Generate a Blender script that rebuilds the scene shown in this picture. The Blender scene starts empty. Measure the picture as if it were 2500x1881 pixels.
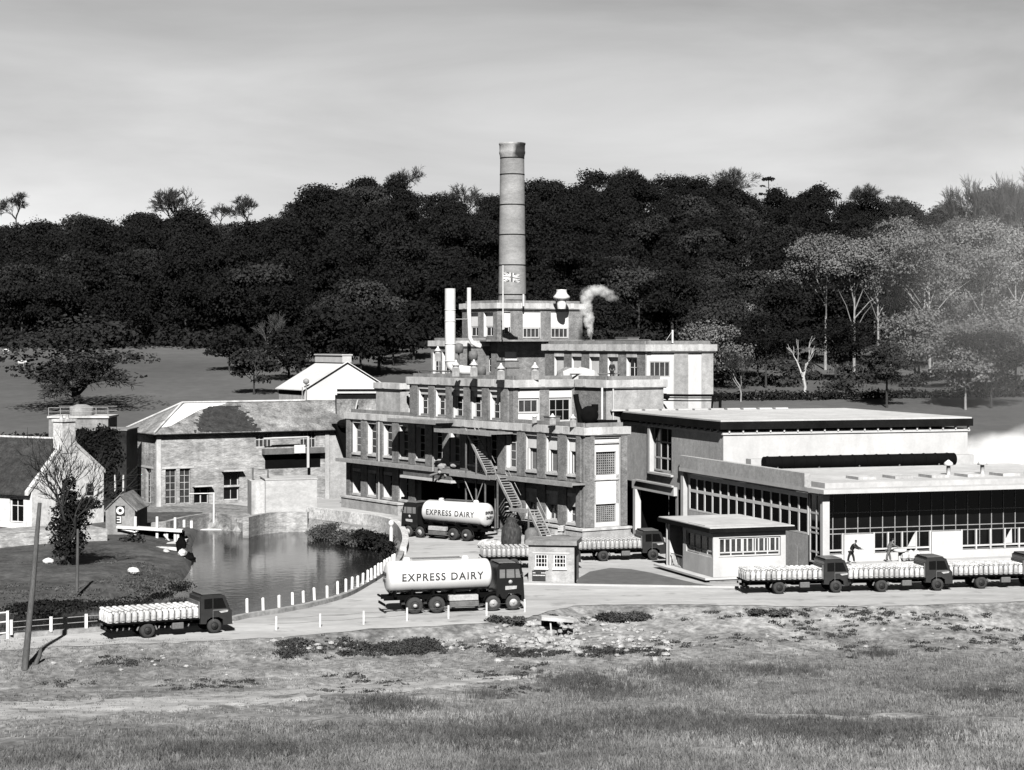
import bpy, bmesh, math, random
import numpy as np
from mathutils import Vector, Matrix
from mathutils.geometry import tessellate_polygon
random.seed(7); RNG=np.random.default_rng(11)
SC=bpy.context.scene; COL=SC.collection
FX=4800.0; HZ=830.0; CH=17.6
def G(px,py,z=0.0):
    Y=FX*(CH-z)/(py-HZ); return ((px-1250)*Y/FX,Y,z)
def D(px,py,Y): return ((px-1250)*Y/FX,Y,CH-(py-HZ)*Y/FX)
# ---------------------------------------------------------------- materials
MATS={}
def mat(name,c,var=.25,scale=1.2,stretch=(1,1,1),rough=.85,bump=0.0,fine=9.0,rand=0.0,spec=.25,metal=0.0,big=.15,bscale=None,streak=0.0):
    if name in MATS: return MATS[name]
    m=bpy.data.materials.new(name); m.use_nodes=True; nt=m.node_tree; N=nt.nodes; L=nt.links
    b=N['Principled BSDF']; b.inputs['Roughness'].default_value=rough; b.inputs['Specular IOR Level'].default_value=spec
    b.inputs['Metallic'].default_value=metal
    tc=N.new('ShaderNodeTexCoord'); mp=N.new('ShaderNodeMapping'); mp.inputs['Scale'].default_value=stretch
    L.new(tc.outputs['Object'],mp.inputs['Vector'])
    def noise(sc,det):
        n=N.new('ShaderNodeTexNoise'); n.inputs['Scale'].default_value=sc; n.inputs['Detail'].default_value=det
        n.inputs['Roughness'].default_value=.65
        L.new(mp.outputs[0],n.inputs['Vector']); return n
    def mr(src,a,b2,lo=.3,hi=.7):
        r=N.new('ShaderNodeMapRange'); r.inputs[1].default_value=lo; r.inputs[2].default_value=hi
        r.inputs[3].default_value=a; r.inputs[4].default_value=b2; L.new(src,r.inputs[0]); return r.outputs[0]
    def mul(a,b2):
        q=N.new('ShaderNodeMath'); q.operation='MULTIPLY'; L.new(a,q.inputs[0])
        if isinstance(b2,float): q.inputs[1].default_value=b2
        else: L.new(b2,q.inputs[1])
        return q.outputs[0]
    n1=noise(scale,6); n2=noise(fine,4)
    v=mul(mr(n1.outputs[0],1-var,1+var),mr(n2.outputs[0],1-var*.8,1+var*.8))
    n3=noise(scale*.12,3); v=mul(v,mr(n3.outputs[0],1-big,1+big))
    v=mul(v,float(c))
    if streak>0:
        m2_=N.new('ShaderNodeMapping'); m2_.inputs['Scale'].default_value=(1.1,1.1,.18); L.new(tc.outputs['Object'],m2_.inputs[0]); ns=N.new('ShaderNodeTexNoise'); ns.inputs['Scale'].default_value=1.0; ns.inputs['Detail'].default_value=5; L.new(m2_.outputs[0],ns.inputs[0]); v=mul(v,mr(ns.outputs[0],1-streak,1+streak*.25,.3,.62))
    if rand>0:
        oi=N.new('ShaderNodeObjectInfo'); v=mul(v,mr(oi.outputs['Random'],1-rand,1+rand,0,1))
    cb=N.new('ShaderNodeCombineColor'); 
    for i in range(3): L.new(v,cb.inputs[i])
    L.new(cb.outputs[0],b.inputs['Base Color'])
    if bump>0:
        bp=N.new('ShaderNodeBump'); bp.inputs['Strength'].default_value=bump; bp.inputs['Distance'].default_value=.05
        nb=noise(bscale or fine,6); L.new(nb.outputs[0],bp.inputs['Height']); L.new(bp.outputs[0],b.inputs['Normal'])
    MATS[name]=m; return m
M={}
M['brick']=mat('brown_brick',.245,.32,1.5,(1,1,1.6),bump=.3,fine=6,streak=.25)
M['brick_pale_lit']=mat('buff_and_sunlit_brick',.45,.2,1.6,(1,1,1.5),bump=.25,fine=7,streak=.2)  # sunlight on the works' fronts put into the colour; elsewhere plain buff brick
M['brick_new']=mat('new_brick',.53,.18,2.5,bump=.2,fine=8,streak=.12)
M['white']=mat('white_render',.80,.06,.8,rough=.8,fine=5,streak=.08)
M['conc']=mat('pale_concrete',.62,.18,.7,(1,1,1),rough=.85,fine=5,bump=.1,streak=.3)
M['concd']=mat('grey_concrete',.29,.25,.8,fine=5,bump=.2,streak=.25)
M['panel']=mat('light_panel',.62,.07,.6,fine=5,streak=.09)
M['roofg']=mat('pale_flat_roof',.6,.14,.35,fine=2)
M['slate']=mat('stone_slate',.24,.55,.9,(1,1,1),bump=.6,fine=5,big=.4)
M['slate_dark']=mat('mossy_slate',.045,.5,1.2,bump=.4,fine=5)
M['stone']=mat('rubble_stone',.40,.42,1.0,(1,1,4.0),bump=.9,fine=3.0,streak=.3,big=.3)
M['stone_shaded']=mat('shaded_ivy_wall',.02,.6,1.2,fine=4,bump=.5)  # ivy building's wall, its shade put into the near-black colour
M['lime']=mat('limewash_stone',.62,.35,2.2,fine=5,bump=.5)
M['black']=mat('black_paint_and_shade',.006,.2,2,rough=.8,spec=.05)  # black paint; in the loading bays it stands for shade
M['fascia']=mat('dark_fascia',.012,.4,.5,rough=.9,spec=.06)
M['iron']=mat('grey_ironwork',.16,.25,2,rough=.6)
M['ironl']=mat('galvanised_iron',.34,.2,2,rough=.55)
M['tyre']=mat('tyre_rubber',.055,.2,4,rough=.9)
M['rim']=mat('wheel_rim',.03,.2,4,rough=.6)
M['riml']=mat('wheel_hub_light',.45,.2,4,rough=.5)
M['cab']=mat('dark_cab_paint',.014,.15,3,rough=.28,spec=.5)
M['cabl']=mat('blue_grey_cab_paint',.032,.15,3,rough=.3,spec=.5)
M['roofcab']=mat('cab_roof_paint',.15,.1,3,rough=.4)
M['tank']=mat('white_tank_enamel',.86,.03,.7,rough=.22,spec=.5,fine=3)
M['tin']=mat('milk_churn_metal',.64,.22,5,rough=.42,spec=.6,rand=.3)
M['ivyl']=mat('lit_ivy_leaf',.075,.5,1.0,fine=3,rand=.2)
M['letter']=mat('sign_letter_dark',.06,.1,4,rough=.6)
M['glass']=mat('window_glass',.006,.3,1,rough=.14,spec=.22)
M['glass2']=mat('dusty_glass',.05,.5,1.5,rough=.3,spec=.5)
M['louvre']=mat('grey_louvre',.2,.15,3,(1,1,12))
M['wood']=mat('weathered_pole',.10,.35,3,(6,6,.6),bump=.3)
M['postw']=mat('white_post_paint',.78,.08,5)
M['bark']=mat('dark_bark',.05,.4,3,(3,3,.7))
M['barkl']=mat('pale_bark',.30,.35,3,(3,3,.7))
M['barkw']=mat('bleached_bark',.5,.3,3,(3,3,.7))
M['road']=mat('dusty_road',.50,.16,.5,(.35,1.3,1),fine=3,bump=.2,big=.2)
nt=M['road'].node_tree; N=nt.nodes; b=N['Principled BSDF']; src=b.inputs['Base Color'].links[0].from_socket
def _spot(sc,st,lo,hi,amt):
    global src
    t=N.new('ShaderNodeTexCoord'); mp=N.new('ShaderNodeMapping'); mp.inputs['Scale'].default_value=st; nt.links.new(t.outputs['Object'],mp.inputs[0]); n=N.new('ShaderNodeTexNoise'); n.inputs['Scale'].default_value=sc; n.inputs['Detail'].default_value=3; nt.links.new(mp.outputs[0],n.inputs[0])
    r=N.new('ShaderNodeMapRange'); r.inputs[1].default_value=lo; r.inputs[2].default_value=hi; r.inputs[3].default_value=1; r.inputs[4].default_value=amt; nt.links.new(n.outputs[0],r.inputs[0]); c=N.new('ShaderNodeCombineColor')
    for i in range(3): nt.links.new(r.outputs[0],c.inputs[i])
    x=N.new('ShaderNodeMix'); x.data_type='RGBA'; x.blend_type='MULTIPLY'; x.inputs[0].default_value=1; nt.links.new(src,x.inputs[6]); nt.links.new(c.outputs[0],x.inputs[7]); src=x.outputs[2]; nt.links.new(src,b.inputs['Base Color'])
_spot(.5,(1,1,1),.6,.68,.72); _spot(1.1,(.1,1.6,1),.56,.7,.9)
M['asph']=mat('dark_asphalt',.15,.2,1,fine=9,bump=.3)
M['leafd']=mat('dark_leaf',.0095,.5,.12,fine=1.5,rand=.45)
M['leafm']=mat('mid_leaf',.030,.4,.35,fine=1.5,rand=.35)
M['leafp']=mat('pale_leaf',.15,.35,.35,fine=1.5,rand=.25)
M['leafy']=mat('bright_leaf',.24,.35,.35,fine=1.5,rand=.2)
M['ivy']=mat('ivy_leaf',.055,.5,1.0,fine=3,rand=.2)
M['twig']=mat('grey_twigs',.10,.3,2,rand=.2)
M['twigd']=mat('dark_twigs',.045,.3,2,rand=.3)
M['rock']=mat('rubble_rock',.5,.3,2,bump=.5,rand=.2)
M['skin']=mat('skin_tone',.25,.05,4)
M['cloth']=mat('dark_overall',.03,.2,5)
M['clothg']=mat('grey_overall',.16,.3,5)
M['clothw']=mat('white_coat',.7,.1,5)
M['hair']=mat('dark_hair',.03,.2,5)
M['corr']=mat('corrugated_sheet',.78,.06,.8,(1,1,1),rough=.5)
M['foam']=mat('white_foam_water',.75,.25,2,bump=.5,fine=6)
M['duct']=mat('white_duct_paint',.8,.1,1.5,rough=.45)

# ---------------------------------------------------------------- mesh builder
ORG={}
SPLIT={'pier','lintel','render_panel','plinth','roof_light','quoin','mullion_fin','bracket','tail_light','mudguard'}
class MB:
    def __init__(s): s.v=[]; s.f=[]; s.m=[]; s.sm=[]; s.g=[]
    def add(s,vs,fs,mi=0,sm=False):
        s.g.append((len(s.v),len(s.v)+len(vs),len(s.f),len(s.f)+len(fs)))
        o=len(s.v); s.v+= [tuple(v) for v in vs]; s.f+=[tuple(i+o for i in f) for f in fs]
        s.m+=[mi]*len(fs); s.sm+=[sm]*len(fs)
    def quad(s,a,b,c,d,mi=0): s.add([a,b,c,d],[(0,1,2,3)],mi)
    def box(s,P,d,n,L,W,z0,z1,mi=0):
        # corner P, along d by L, along n by W
        a=(P[0],P[1]); b=(P[0]+d[0]*L,P[1]+d[1]*L); c=(b[0]+n[0]*W,b[1]+n[1]*W); e=(a[0]+n[0]*W,a[1]+n[1]*W)
        s.prism([a,b,c,e],z0,z1,mi)
    def abox(s,x0,x1,y0,y1,z0,z1,mi=0): s.prism([(x0,y0),(x1,y0),(x1,y1),(x0,y1)],z0,z1,mi)
    def prism(s,pts,z0,z1,mi=0):
        n=len(pts); vs=[(p[0],p[1],z0) for p in pts]+[(p[0],p[1],z1) for p in pts]
        fs=[(i,(i+1)%n,n+(i+1)%n,n+i) for i in range(n)]
        if n==4: fs+=[(3,2,1,0),(4,5,6,7)]
        else:
            t=tessellate_polygon([[Vector((p[0],p[1],0)) for p in pts]])
            fs+=[tuple(x) for x in t]+[tuple(n+i for i in reversed(x)) for x in t]
        s.add(vs,fs,mi)
    def extr(s,prof,A,B,mi=0,sm=False):
        """closed profile of 3D points extruded by vector: prof list, offset A->B vectors"""
        n=len(prof); A=Vector(A); B=Vector(B)
        vs=[tuple(Vector(p)+A) for p in prof]+[tuple(Vector(p)+B) for p in prof]
        fs=[(i,(i+1)%n,n+(i+1)%n,n+i) for i in range(n)]
        s.add(vs,fs,mi,sm); s.add(vs,[tuple(range(n))[::-1],tuple(range(n,2*n))],mi)
    def tube(s,p0,p1,r0,r1=None,k=8,mi=0,cap=True):
        if r1 is None: r1=r0
        p0=Vector(p0);p1=Vector(p1); ax=p1-p0
        if ax.length<1e-6: return
        z=ax.normalized(); x=z.orthogonal().normalized(); y=z.cross(x)
        vs=[];
        for (p,r) in ((p0,r0),(p1,r1)):
            for i in range(k):
                t=2*math.pi*i/k; vs.append(tuple(p+x*(r*math.cos(t))+y*(r*math.sin(t))))
        s.add(vs,[(i,(i+1)%k,k+(i+1)%k,k+i) for i in range(k)],mi,k>5)
        if cap: s.add(vs,[tuple(range(k))[::-1],tuple(range(k,2*k))],mi)
    def path(s,pts,r,k=8,mi=0):
        """tube through points with mitred rings; r may be list"""
        P=[Vector(p) for p in pts]; n=len(P); R=r if isinstance(r,(list,tuple)) else [r]*n
        vs=[]; x=None
        for i in range(n):
            t=((P[min(i+1,n-1)]-P[i]).normalized()+(P[i]-P[max(i-1,0)]).normalized()) if 0<i<n-1 else (P[min(i+1,n-1)]-P[max(i-1,0)])
            t.normalize()
            if x is None: x=t.orthogonal().normalized()
            else:
                x=(x-t*x.dot(t)).normalized()
            y=t.cross(x)
            for j in range(k):
                a=2*math.pi*j/k; vs.append(tuple(P[i]+x*(R[i]*math.cos(a))+y*(R[i]*math.sin(a))))
        fs=[(i*k+j,i*k+(j+1)%k,(i+1)*k+(j+1)%k,(i+1)*k+j) for i in range(n-1) for j in range(k)]
        s.add(vs,fs,mi,True); s.add(vs,[tuple(range(k))[::-1],tuple(range((n-1)*k,n*k))],mi)
    def lathe(s,prof,c=(0,0,0),k=16,mi=0,axis='z',sm=True,cap=True):
        """prof list of (r,h)"""
        n=len(prof); vs=[]
        for (r,h) in prof:
            for j in range(k):
                a=2*math.pi*j/k; u,w=r*math.cos(a),r*math.sin(a)
                if axis=='z': vs.append((c[0]+u,c[1]+w,c[2]+h))
                elif axis=='y': vs.append((c[0]+u,c[1]+h,c[2]+w))
                else: vs.append((c[0]+h,c[1]+u,c[2]+w))
        s.add(vs,[(i*k+j,i*k+(j+1)%k,(i+1)*k+(j+1)%k,(i+1)*k+j) for i in range(n-1) for j in range(k)],mi,sm)
        if cap: s.add(vs,[tuple(range(k))[::-1],tuple(range((n-1)*k,n*k))],mi)
    def ell(s,c,r,k=10,mi=0,jit=0,rnd=random):
        vs=[];m=k//2+1
        for i in range(m+1):
            ph=math.pi*i/m
            for j in range(k):
                a=2*math.pi*j/k; q=1+rnd.uniform(-jit,jit)
                vs.append((c[0]+r[0]*q*math.sin(ph)*math.cos(a),c[1]+r[1]*q*math.sin(ph)*math.sin(a),c[2]+r[2]*q*math.cos(ph)))
        s.add(vs,[(i*k+j,i*k+(j+1)%k,(i+1)*k+(j+1)%k,(i+1)*k+j) for i in range(m) for j in range(k)],mi,jit==0)
    def build(s,name,mats,parent=None,loc=None,bevel=0,label=None):
        if name in SPLIT and parent is not None and len(s.g)>1:
            r=None
            for (v0,v1,f0,f1) in s.g:
                q=MB(); q.v=s.v[v0:v1]; q.f=[tuple(i-v0 for i in f) for f in s.f[f0:f1]]; q.m=s.m[f0:f1]; q.sm=s.sm[f0:f1]; q.g=[0]
                r=q.build(name,mats,parent,loc,bevel,label)
            return r
        if not isinstance(mats,(list,tuple)): mats=[mats]
        o0=Vector((0,0,0))
        if parent is not None: o0=ORG[parent.name]
        elif loc is not None: o0=Vector(loc)
        me=bpy.data.meshes.new(name)
        me.from_pydata([(v[0]-o0[0],v[1]-o0[1],v[2]-o0[2]) for v in s.v],[],s.f)
        for m in mats: me.materials.append(m)
        me.polygons.foreach_set('material_index',s.m); me.polygons.foreach_set('use_smooth',s.sm)
        me.update(); o=bpy.data.objects.new(name,me); COL.objects.link(o)
        if parent is not None: o.parent=parent
        else: o.location=o0
        ORG[o.name]=o0
        if bevel:
            b=o.modifiers.new('b','BEVEL'); b.width=bevel; b.segments=2; b.limit_method='ANGLE'
        if label: o['label']=label
        return o
def tag(o,label,cat,group=None,kind=None):
    o['label']=label; o['category']=cat
    if group: o['group']=group
    if kind: o['kind']=kind
    return o
def struct(o): o['kind']='structure'; return o
def root(name,loc,label,cat,group=None):
    o=bpy.data.objects.new(name,None); COL.objects.link(o); o.location=loc; o.empty_display_size=.3
    ORG[o.name]=Vector(loc); return tag(o,label,cat,group)
CHC={}
def children(o):
    return [c for c in bpy.data.objects if c.parent==o]
def tree_of(o):
    """(object, [subtrees]) snapshot so that copying many times is quick"""
    return (o,[tree_of(c) for c in children(o)])
def copyt(t,parent=None):
    c=t[0].copy(); COL.objects.link(c); c.parent=parent
    for ch in t[1]: copyt(ch,c)
    return c
def place(t,loc,rz=0,label=None,group=None,s=1.0,first=False):
    o=t[0] if first else copyt(t)
    o.location=loc; o.rotation_euler=(0,0,rz); o.scale=(s,s,s)
    if label: o['label']=label
    if group: o['group']=group
    return o
def mesh_np(name,V,F,mats,parent=None,loc=None,mi=None):
    """V (n,3), F (m,4) or (m,3)"""
    o0=Vector((0,0,0))
    if parent is not None: o0=ORG[parent.name]
    elif loc is not None: o0=Vector(loc)
    V=np.asarray(V,dtype=np.float32)-np.array(o0,dtype=np.float32)
    me=bpy.data.meshes.new(name); k=F.shape[1]
    me.vertices.add(len(V)); me.vertices.foreach_set('co',V.ravel())
    me.loops.add(F.size); me.loops.foreach_set('vertex_index',F.astype(np.int32).ravel())
    me.polygons.add(len(F)); me.polygons.foreach_set('loop_start',np.arange(0,F.size,k,dtype=np.int32))
    for m in (mats if isinstance(mats,(list,tuple)) else [mats]): me.materials.append(m)
    if mi is not None: me.polygons.foreach_set('material_index',mi.astype(np.int32))
    me.update(calc_edges=True)
    o=bpy.data.objects.new(name,me); COL.objects.link(o)
    if parent is not None: o.parent=parent
    else: o.location=o0
    ORG[o.name]=o0; return o
def norm2(d): 
    l=math.hypot(*d); return (d[0]/l,d[1]/l)
def off(P,d,t,n=None,w=0):
    q=(P[0]+d[0]*t,P[1]+d[1]*t)
    return q if n is None else (q[0]+n[0]*w,q[1]+n[1]*w)
def p3(P,z): return (P[0],P[1],z)
def wall(mb,P,d,n,L,z0,z1,holes=(),rev=.3,mi=0,mir=1):
    """wall face with openings; n outward; reveals go inward"""
    xs=sorted({0,L}|{h[0] for h in holes}|{h[1] for h in holes}); zs=sorted({z0,z1}|{h[2] for h in holes}|{h[3] for h in holes})
    for i in range(len(xs)-1):
        for j in range(len(zs)-1):
            cx=(xs[i]+xs[i+1])/2; cz=(zs[j]+zs[j+1])/2
            if any(h[0]<cx<h[1] and h[2]<cz<h[3] for h in holes): continue
            a=off(P,d,xs[i]); b=off(P,d,xs[i+1])
            mb.quad(p3(a,zs[j]),p3(b,zs[j]),p3(b,zs[j+1]),p3(a,zs[j+1]),mi)
    for h in holes:
        a=off(P,d,h[0]);b=off(P,d,h[1]);a2=off(a,n,-rev);b2=off(b,n,-rev)
        mb.quad(p3(a,h[2]),p3(a2,h[2]),p3(a2,h[3]),p3(a,h[3]),mir); mb.quad(p3(b,h[2]),p3(b,h[3]),p3(b2,h[3]),p3(b2,h[2]),mir)
        mb.quad(p3(a,h[3]),p3(a2,h[3]),p3(b2,h[3]),p3(b,h[3]),mir); mb.quad(p3(a,h[2]),p3(b,h[2]),p3(b2,h[2]),p3(a2,h[2]),mir)
def window(parent,P,d,n,s0,s1,z0,z1,rev,nx=2,nz=2,fw=.07,bw=.05,mf='white',mp='glass',sill=False,name='window',zb=None):
    """frame with bars; pane as a sub-part"""
    Q=off(P,n,-rev+.10)
    mb=MB(); inn=(-n[0],-n[1])
    mb.box(off(Q,d,s0),d,inn,s1-s0,.1,z1-fw,z1); mb.box(off(Q,d,s0),d,inn,s1-s0,.1,z0,z0+fw)
    mb.box(off(Q,d,s0),d,inn,fw,.1,z0+fw,z1-fw); mb.box(off(Q,d,s1-fw),d,inn,fw,.1,z0+fw,z1-fw)
    Q2=off(P,n,-rev+.08)
    for i in range(1,nx):
        x=s0+(s1-s0)*i/nx; mb.box(off(Q2,d,x-bw/2),d,inn,bw,.07,z0+fw,z1-fw)
    zz=zb if zb is not None else [z0+(z1-z0)*j/nz for j in range(1,nz)]
    Q3=off(P,n,-rev+.075)
    for z in zz: mb.box(off(Q3,d,s0+fw),d,inn,s1-s0-2*fw,.06,z-bw/2,z+bw/2)
    if sill: mb.box(off(P,d,s0-.08,n,.10),d,inn,s1-s0+.16,rev+.1,z0-.14,z0-.002)
    f=mb.build(name,M[mf],parent)
    m2=MB(); Q4=off(P,n,-rev+.03); m2.box(off(Q4,d,s0+.02),d,inn,s1-s0-.04,.02,z0+.02,z1-.02)
    m2.build('pane',M[mp],f); return f
# ---------------------------------------------------------------- camera, sun, sky
cd=bpy.data.cameras.new('camera'); cam=bpy.data.objects.new('camera',cd); COL.objects.link(cam); SC.camera=cam
cam.location=(0,0,CH); cam.rotation_euler=(math.pi/2,0,0); cd.sensor_width=36; cd.lens=FX/2500*36; cd.shift_y=-(940.5-HZ)/2500
cd.clip_end=6000; cd.clip_start=.5
SEL=math.radians(38); SAZ=(.02,-.9998)   # direction towards the sun in plan
sl=bpy.data.lights.new('sun','SUN'); sl.energy=5.0; sl.angle=math.radians(.5); sl.color=(1,.985,.96)
so=bpy.data.objects.new('sun',sl); COL.objects.link(so)
sd=Vector((SAZ[0]*math.cos(SEL),SAZ[1]*math.cos(SEL),math.sin(SEL))); so.rotation_euler=sd.to_track_quat('Z','Y').to_euler(); so.location=(0,0,200)
w=bpy.data.worlds.new('World'); SC.world=w; w.use_nodes=True; nt=w.node_tree; N=nt.nodes; L=nt.links
bg=N['Background']; sky=N.new('ShaderNodeTexSky'); sky.sky_type='NISHITA'; sky.sun_disc=False
sky.sun_elevation=SEL; sky.sun_rotation=math.atan2(SAZ[0],SAZ[1]); sky.dust_density=2.5
bw=N.new('ShaderNodeRGBToBW'); L.new(sky.outputs[0],bw.inputs[0])
tc=N.new('ShaderNodeTexCoord'); mp=N.new('ShaderNodeMapping'); mp.inputs['Scale'].default_value=(1.6,1.6,7); L.new(tc.outputs['Generated'],mp.inputs[0])
nz=N.new('ShaderNodeTexNoise'); nz.inputs['Scale'].default_value=1.7; nz.inputs['Detail'].default_value=7; nz.inputs['Roughness'].default_value=.55; nz.inputs['Distortion'].default_value=.4
L.new(mp.outputs[0],nz.inputs[0])
cr=N.new('ShaderNodeMapRange'); cr.inputs[1].default_value=.3; cr.inputs[2].default_value=.72; cr.inputs[3].default_value=.0; cr.inputs[4].default_value=1; L.new(nz.outputs[0],cr.inputs[0])
sp=N.new('ShaderNodeSeparateXYZ'); L.new(tc.outputs['Generated'],sp.inputs[0])
# cloud brightness: thin bright overcast low down, deep sky overhead
el=N.new('ShaderNodeMapRange'); el.inputs[1].default_value=.02; el.inputs[2].default_value=.22; el.inputs[3].default_value=8.8; el.inputs[4].default_value=3.5; L.new(sp.outputs[2],el.inputs[0])
el2=N.new('ShaderNodeMapRange'); el2.inputs[1].default_value=.185; el2.inputs[2].default_value=.42; el2.inputs[3].default_value=1; el2.inputs[4].default_value=.07; L.new(sp.outputs[2],el2.inputs[0])
m1=N.new('ShaderNodeMath'); m1.operation='MULTIPLY'; L.new(el.outputs[0],m1.inputs[0]); L.new(el2.outputs[0],m1.inputs[1])
cl=N.new('ShaderNodeMapRange'); cl.inputs[3].default_value=.7; cl.inputs[4].default_value=1.3; L.new(cr.outputs[0],cl.inputs[0])
m2=N.new('ShaderNodeMath'); m2.operation='MULTIPLY'; L.new(m1.outputs[0],m2.inputs[0]); L.new(cl.outputs[0],m2.inputs[1])
# brighter break in the cloud towards the right of the hill
bx=N.new('ShaderNodeMapRange'); bx.inputs[1].default_value=.10; bx.inputs[2].default_value=.27; bx.inputs[3].default_value=0; bx.inputs[4].default_value=1; L.new(sp.outputs[0],bx.inputs[0])
bz=N.new('ShaderNodeMapRange'); bz.inputs[1].default_value=.10; bz.inputs[2].default_value=.055; bz.inputs[3].default_value=0; bz.inputs[4].default_value=2.6; L.new(sp.outputs[2],bz.inputs[0])
m3=N.new('ShaderNodeMath'); m3.operation='MULTIPLY'; L.new(bx.outputs[0],m3.inputs[0]); L.new(bz.outputs[0],m3.inputs[1])
m4=N.new('ShaderNodeMath'); m4.operation='ADD'; L.new(m2.outputs[0],m4.inputs[0]); L.new(m3.outputs[0],m4.inputs[1])
mx=N.new('ShaderNodeMix'); mx.inputs[0].default_value=.86; L.new(bw.outputs[0],mx.inputs[2]); L.new(m4.outputs[0],mx.inputs[3])
# the bright cloud bank lies over the hill, away from the sun
dy=N.new('ShaderNodeMapRange'); dy.inputs[1].default_value=-.1; dy.inputs[2].default_value=.75; dy.inputs[3].default_value=.32; dy.inputs[4].default_value=1; L.new(sp.outputs[1],dy.inputs[0])
m5=N.new('ShaderNodeMath'); m5.operation='MULTIPLY'; L.new(mx.outputs[0],m5.inputs[0]); L.new(dy.outputs[0],m5.inputs[1])
cc=N.new('ShaderNodeCombineColor')
for i in range(3): L.new(m5.outputs[0],cc.inputs[i])
L.new(cc.outputs[0],bg.inputs[0]); bg.inputs[1].default_value=.078
SC.view_settings.view_transform='Standard'; SC.view_settings.look='None'; SC.view_settings.exposure=.42; SC.view_settings.gamma=1
SC.cycles.diffuse_bounces=0; SC.cycles.max_bounces=6; SC.cycles.transparent_max_bounces=8; SC.cycles.volume_bounces=4

# ---------------------------------------------------------------- terrain
WZ=-1.2
near_px=[(-150,1556),(0,1550),(220,1534),(400,1522),(540,1511),(603,1499),(682,1487),(768,1470),(844,1448),(900,1418),(932,1398),(957,1380),(975,1360),(982,1340)]
far_px=[(965,1326),(930,1322),(850,1318),(755,1299),(690,1296),(620,1299),(500,1290),(470,1292)]
left_px=[(455,1330),(448,1390),(410,1436),(330,1464),(230,1480),(120,1490),(0,1498),(-150,1506)]
KERB=[G(x,y,.25)[:2] for x,y in near_px]; FARP=[G(x,y,WZ)[:2] for x,y in far_px]; LEFTP=[G(x,y,WZ)[:2] for x,y in left_px]
POND=np.array(KERB+FARP+LEFTP)
def pond_sd(X,Y):
    """signed distance, positive inside; natural shores get a slope"""
    ins=np.zeros(X.shape,bool); dm=np.full(X.shape,1e9); n=len(POND)
    for i in range(n):
        x0,y0=POND[i]; x1,y1=POND[(i+1)%n]
        c=((y0>Y)!=(y1>Y)); xi=(x1-x0)*(Y-y0)/((y1-y0) if abs(y1-y0)>1e-9 else 1e-9)+x0
        ins^=c&(X<xi)
        dx,dy=x1-x0,y1-y0; t=np.clip(((X-x0)*dx+(Y-y0)*dy)/(dx*dx+dy*dy+1e-9),0,1)
        dm=np.minimum(dm,np.hypot(X-x0-t*dx,Y-y0-t*dy))
    return np.where(ins,dm,-dm)
edge_px=[(-300,1600),(0,1588),(120,1580),(300,1574),(430,1570),(560,1562),(700,1556),(800,1546),(900,1536),(1000,1532),(1100,1527),(1200,1520),(1290,1508),(1350,1490),(1400,1480),(1500,1477),(1700,1477),(1950,1481),(2200,1479),(2500,1470),(2900,1462)]
EDGE=[G(x,y,0)[:2] for x,y in edge_px]; EX=np.array([e[0] for e in EDGE]); EY=np.array([e[1] for e in EDGE])
def vnoise(X,Y,s,seed=0):
    def h(i,j): 
        q=np.sin(i*127.1+j*311.7+seed*74.7)*43758.5453; return q-np.floor(q)
    x=X/s;y=Y/s;i=np.floor(x);j=np.floor(y);u=x-i;v=y-j;u=u*u*(3-2*u);v=v*v*(3-2*v)
    return (h(i,j)*(1-u)+h(i+1,j)*u)*(1-v)+(h(i,j+1)*(1-u)+h(i+1,j+1)*u)*v
SKY=[(-400,575),(0,558),(150,535),(300,527),(420,522),(560,545),(640,538),(700,520),(800,478),(900,445),(1000,440),(1080,468),(1200,485),(1300,465),(1450,450),(1600,445),(1720,440),(1780,485),(1900,500),(2000,470),(2100,480),(2250,500),(2350,495),(2500,515),(2900,530)]
SKX=[a for a,b in SKY]; SKYY=[b-(8 if a<560 or a>780 else 0) for a,b in SKY]
def zt(X,Y,fine=True):
    X=np.asarray(X,float);Y=np.asarray(Y,float)
    ye=np.interp(X,EX,EY); s=ye-Y-.45
    dep=1.1+.25*np.tanh(X/12)
    bank=-dep*np.clip(s/4.5,0,1)**.8
    rise=.13*np.clip(104-Y,0,None)+.012*np.clip(X,0,40)*np.clip((104-Y)/40,0,1)
    z=np.where(s>0,bank+rise,0.0)
    if fine:
        amp=np.clip(s/3,0,1)
        z=z+amp*((vnoise(X,Y,7)-.5)*.7+(vnoise(X,Y,2.2,3)-.5)*.35+(vnoise(X,Y,.9,5)-.5)*.18)
    # behind the works
    z=z+np.clip((Y-226)/14,0,1)*2+np.clip(Y-240,0,180)*.079
    px=1250+FX*X/np.maximum(Y,1); ys=np.interp(px,SKX,SKYY)
    zc=CH+(HZ-ys)*600/FX-12
    t=np.clip((Y-420)/180,0,1); z=np.where(Y>420,16.22+(zc-16.22)*t**.85-np.clip(Y-640,0,900)*.03,z)
    if fine: z=z+np.clip((Y-430)/60,0,1)*(vnoise(X,Y,30,9)-.5)*5+np.clip((Y-245)/30,0,1)*(vnoise(X,Y,40,4)-.5)*1.2
    return z
def zg(x,y): return float(zt(np.array([x]),np.array([y]))[0])
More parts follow.
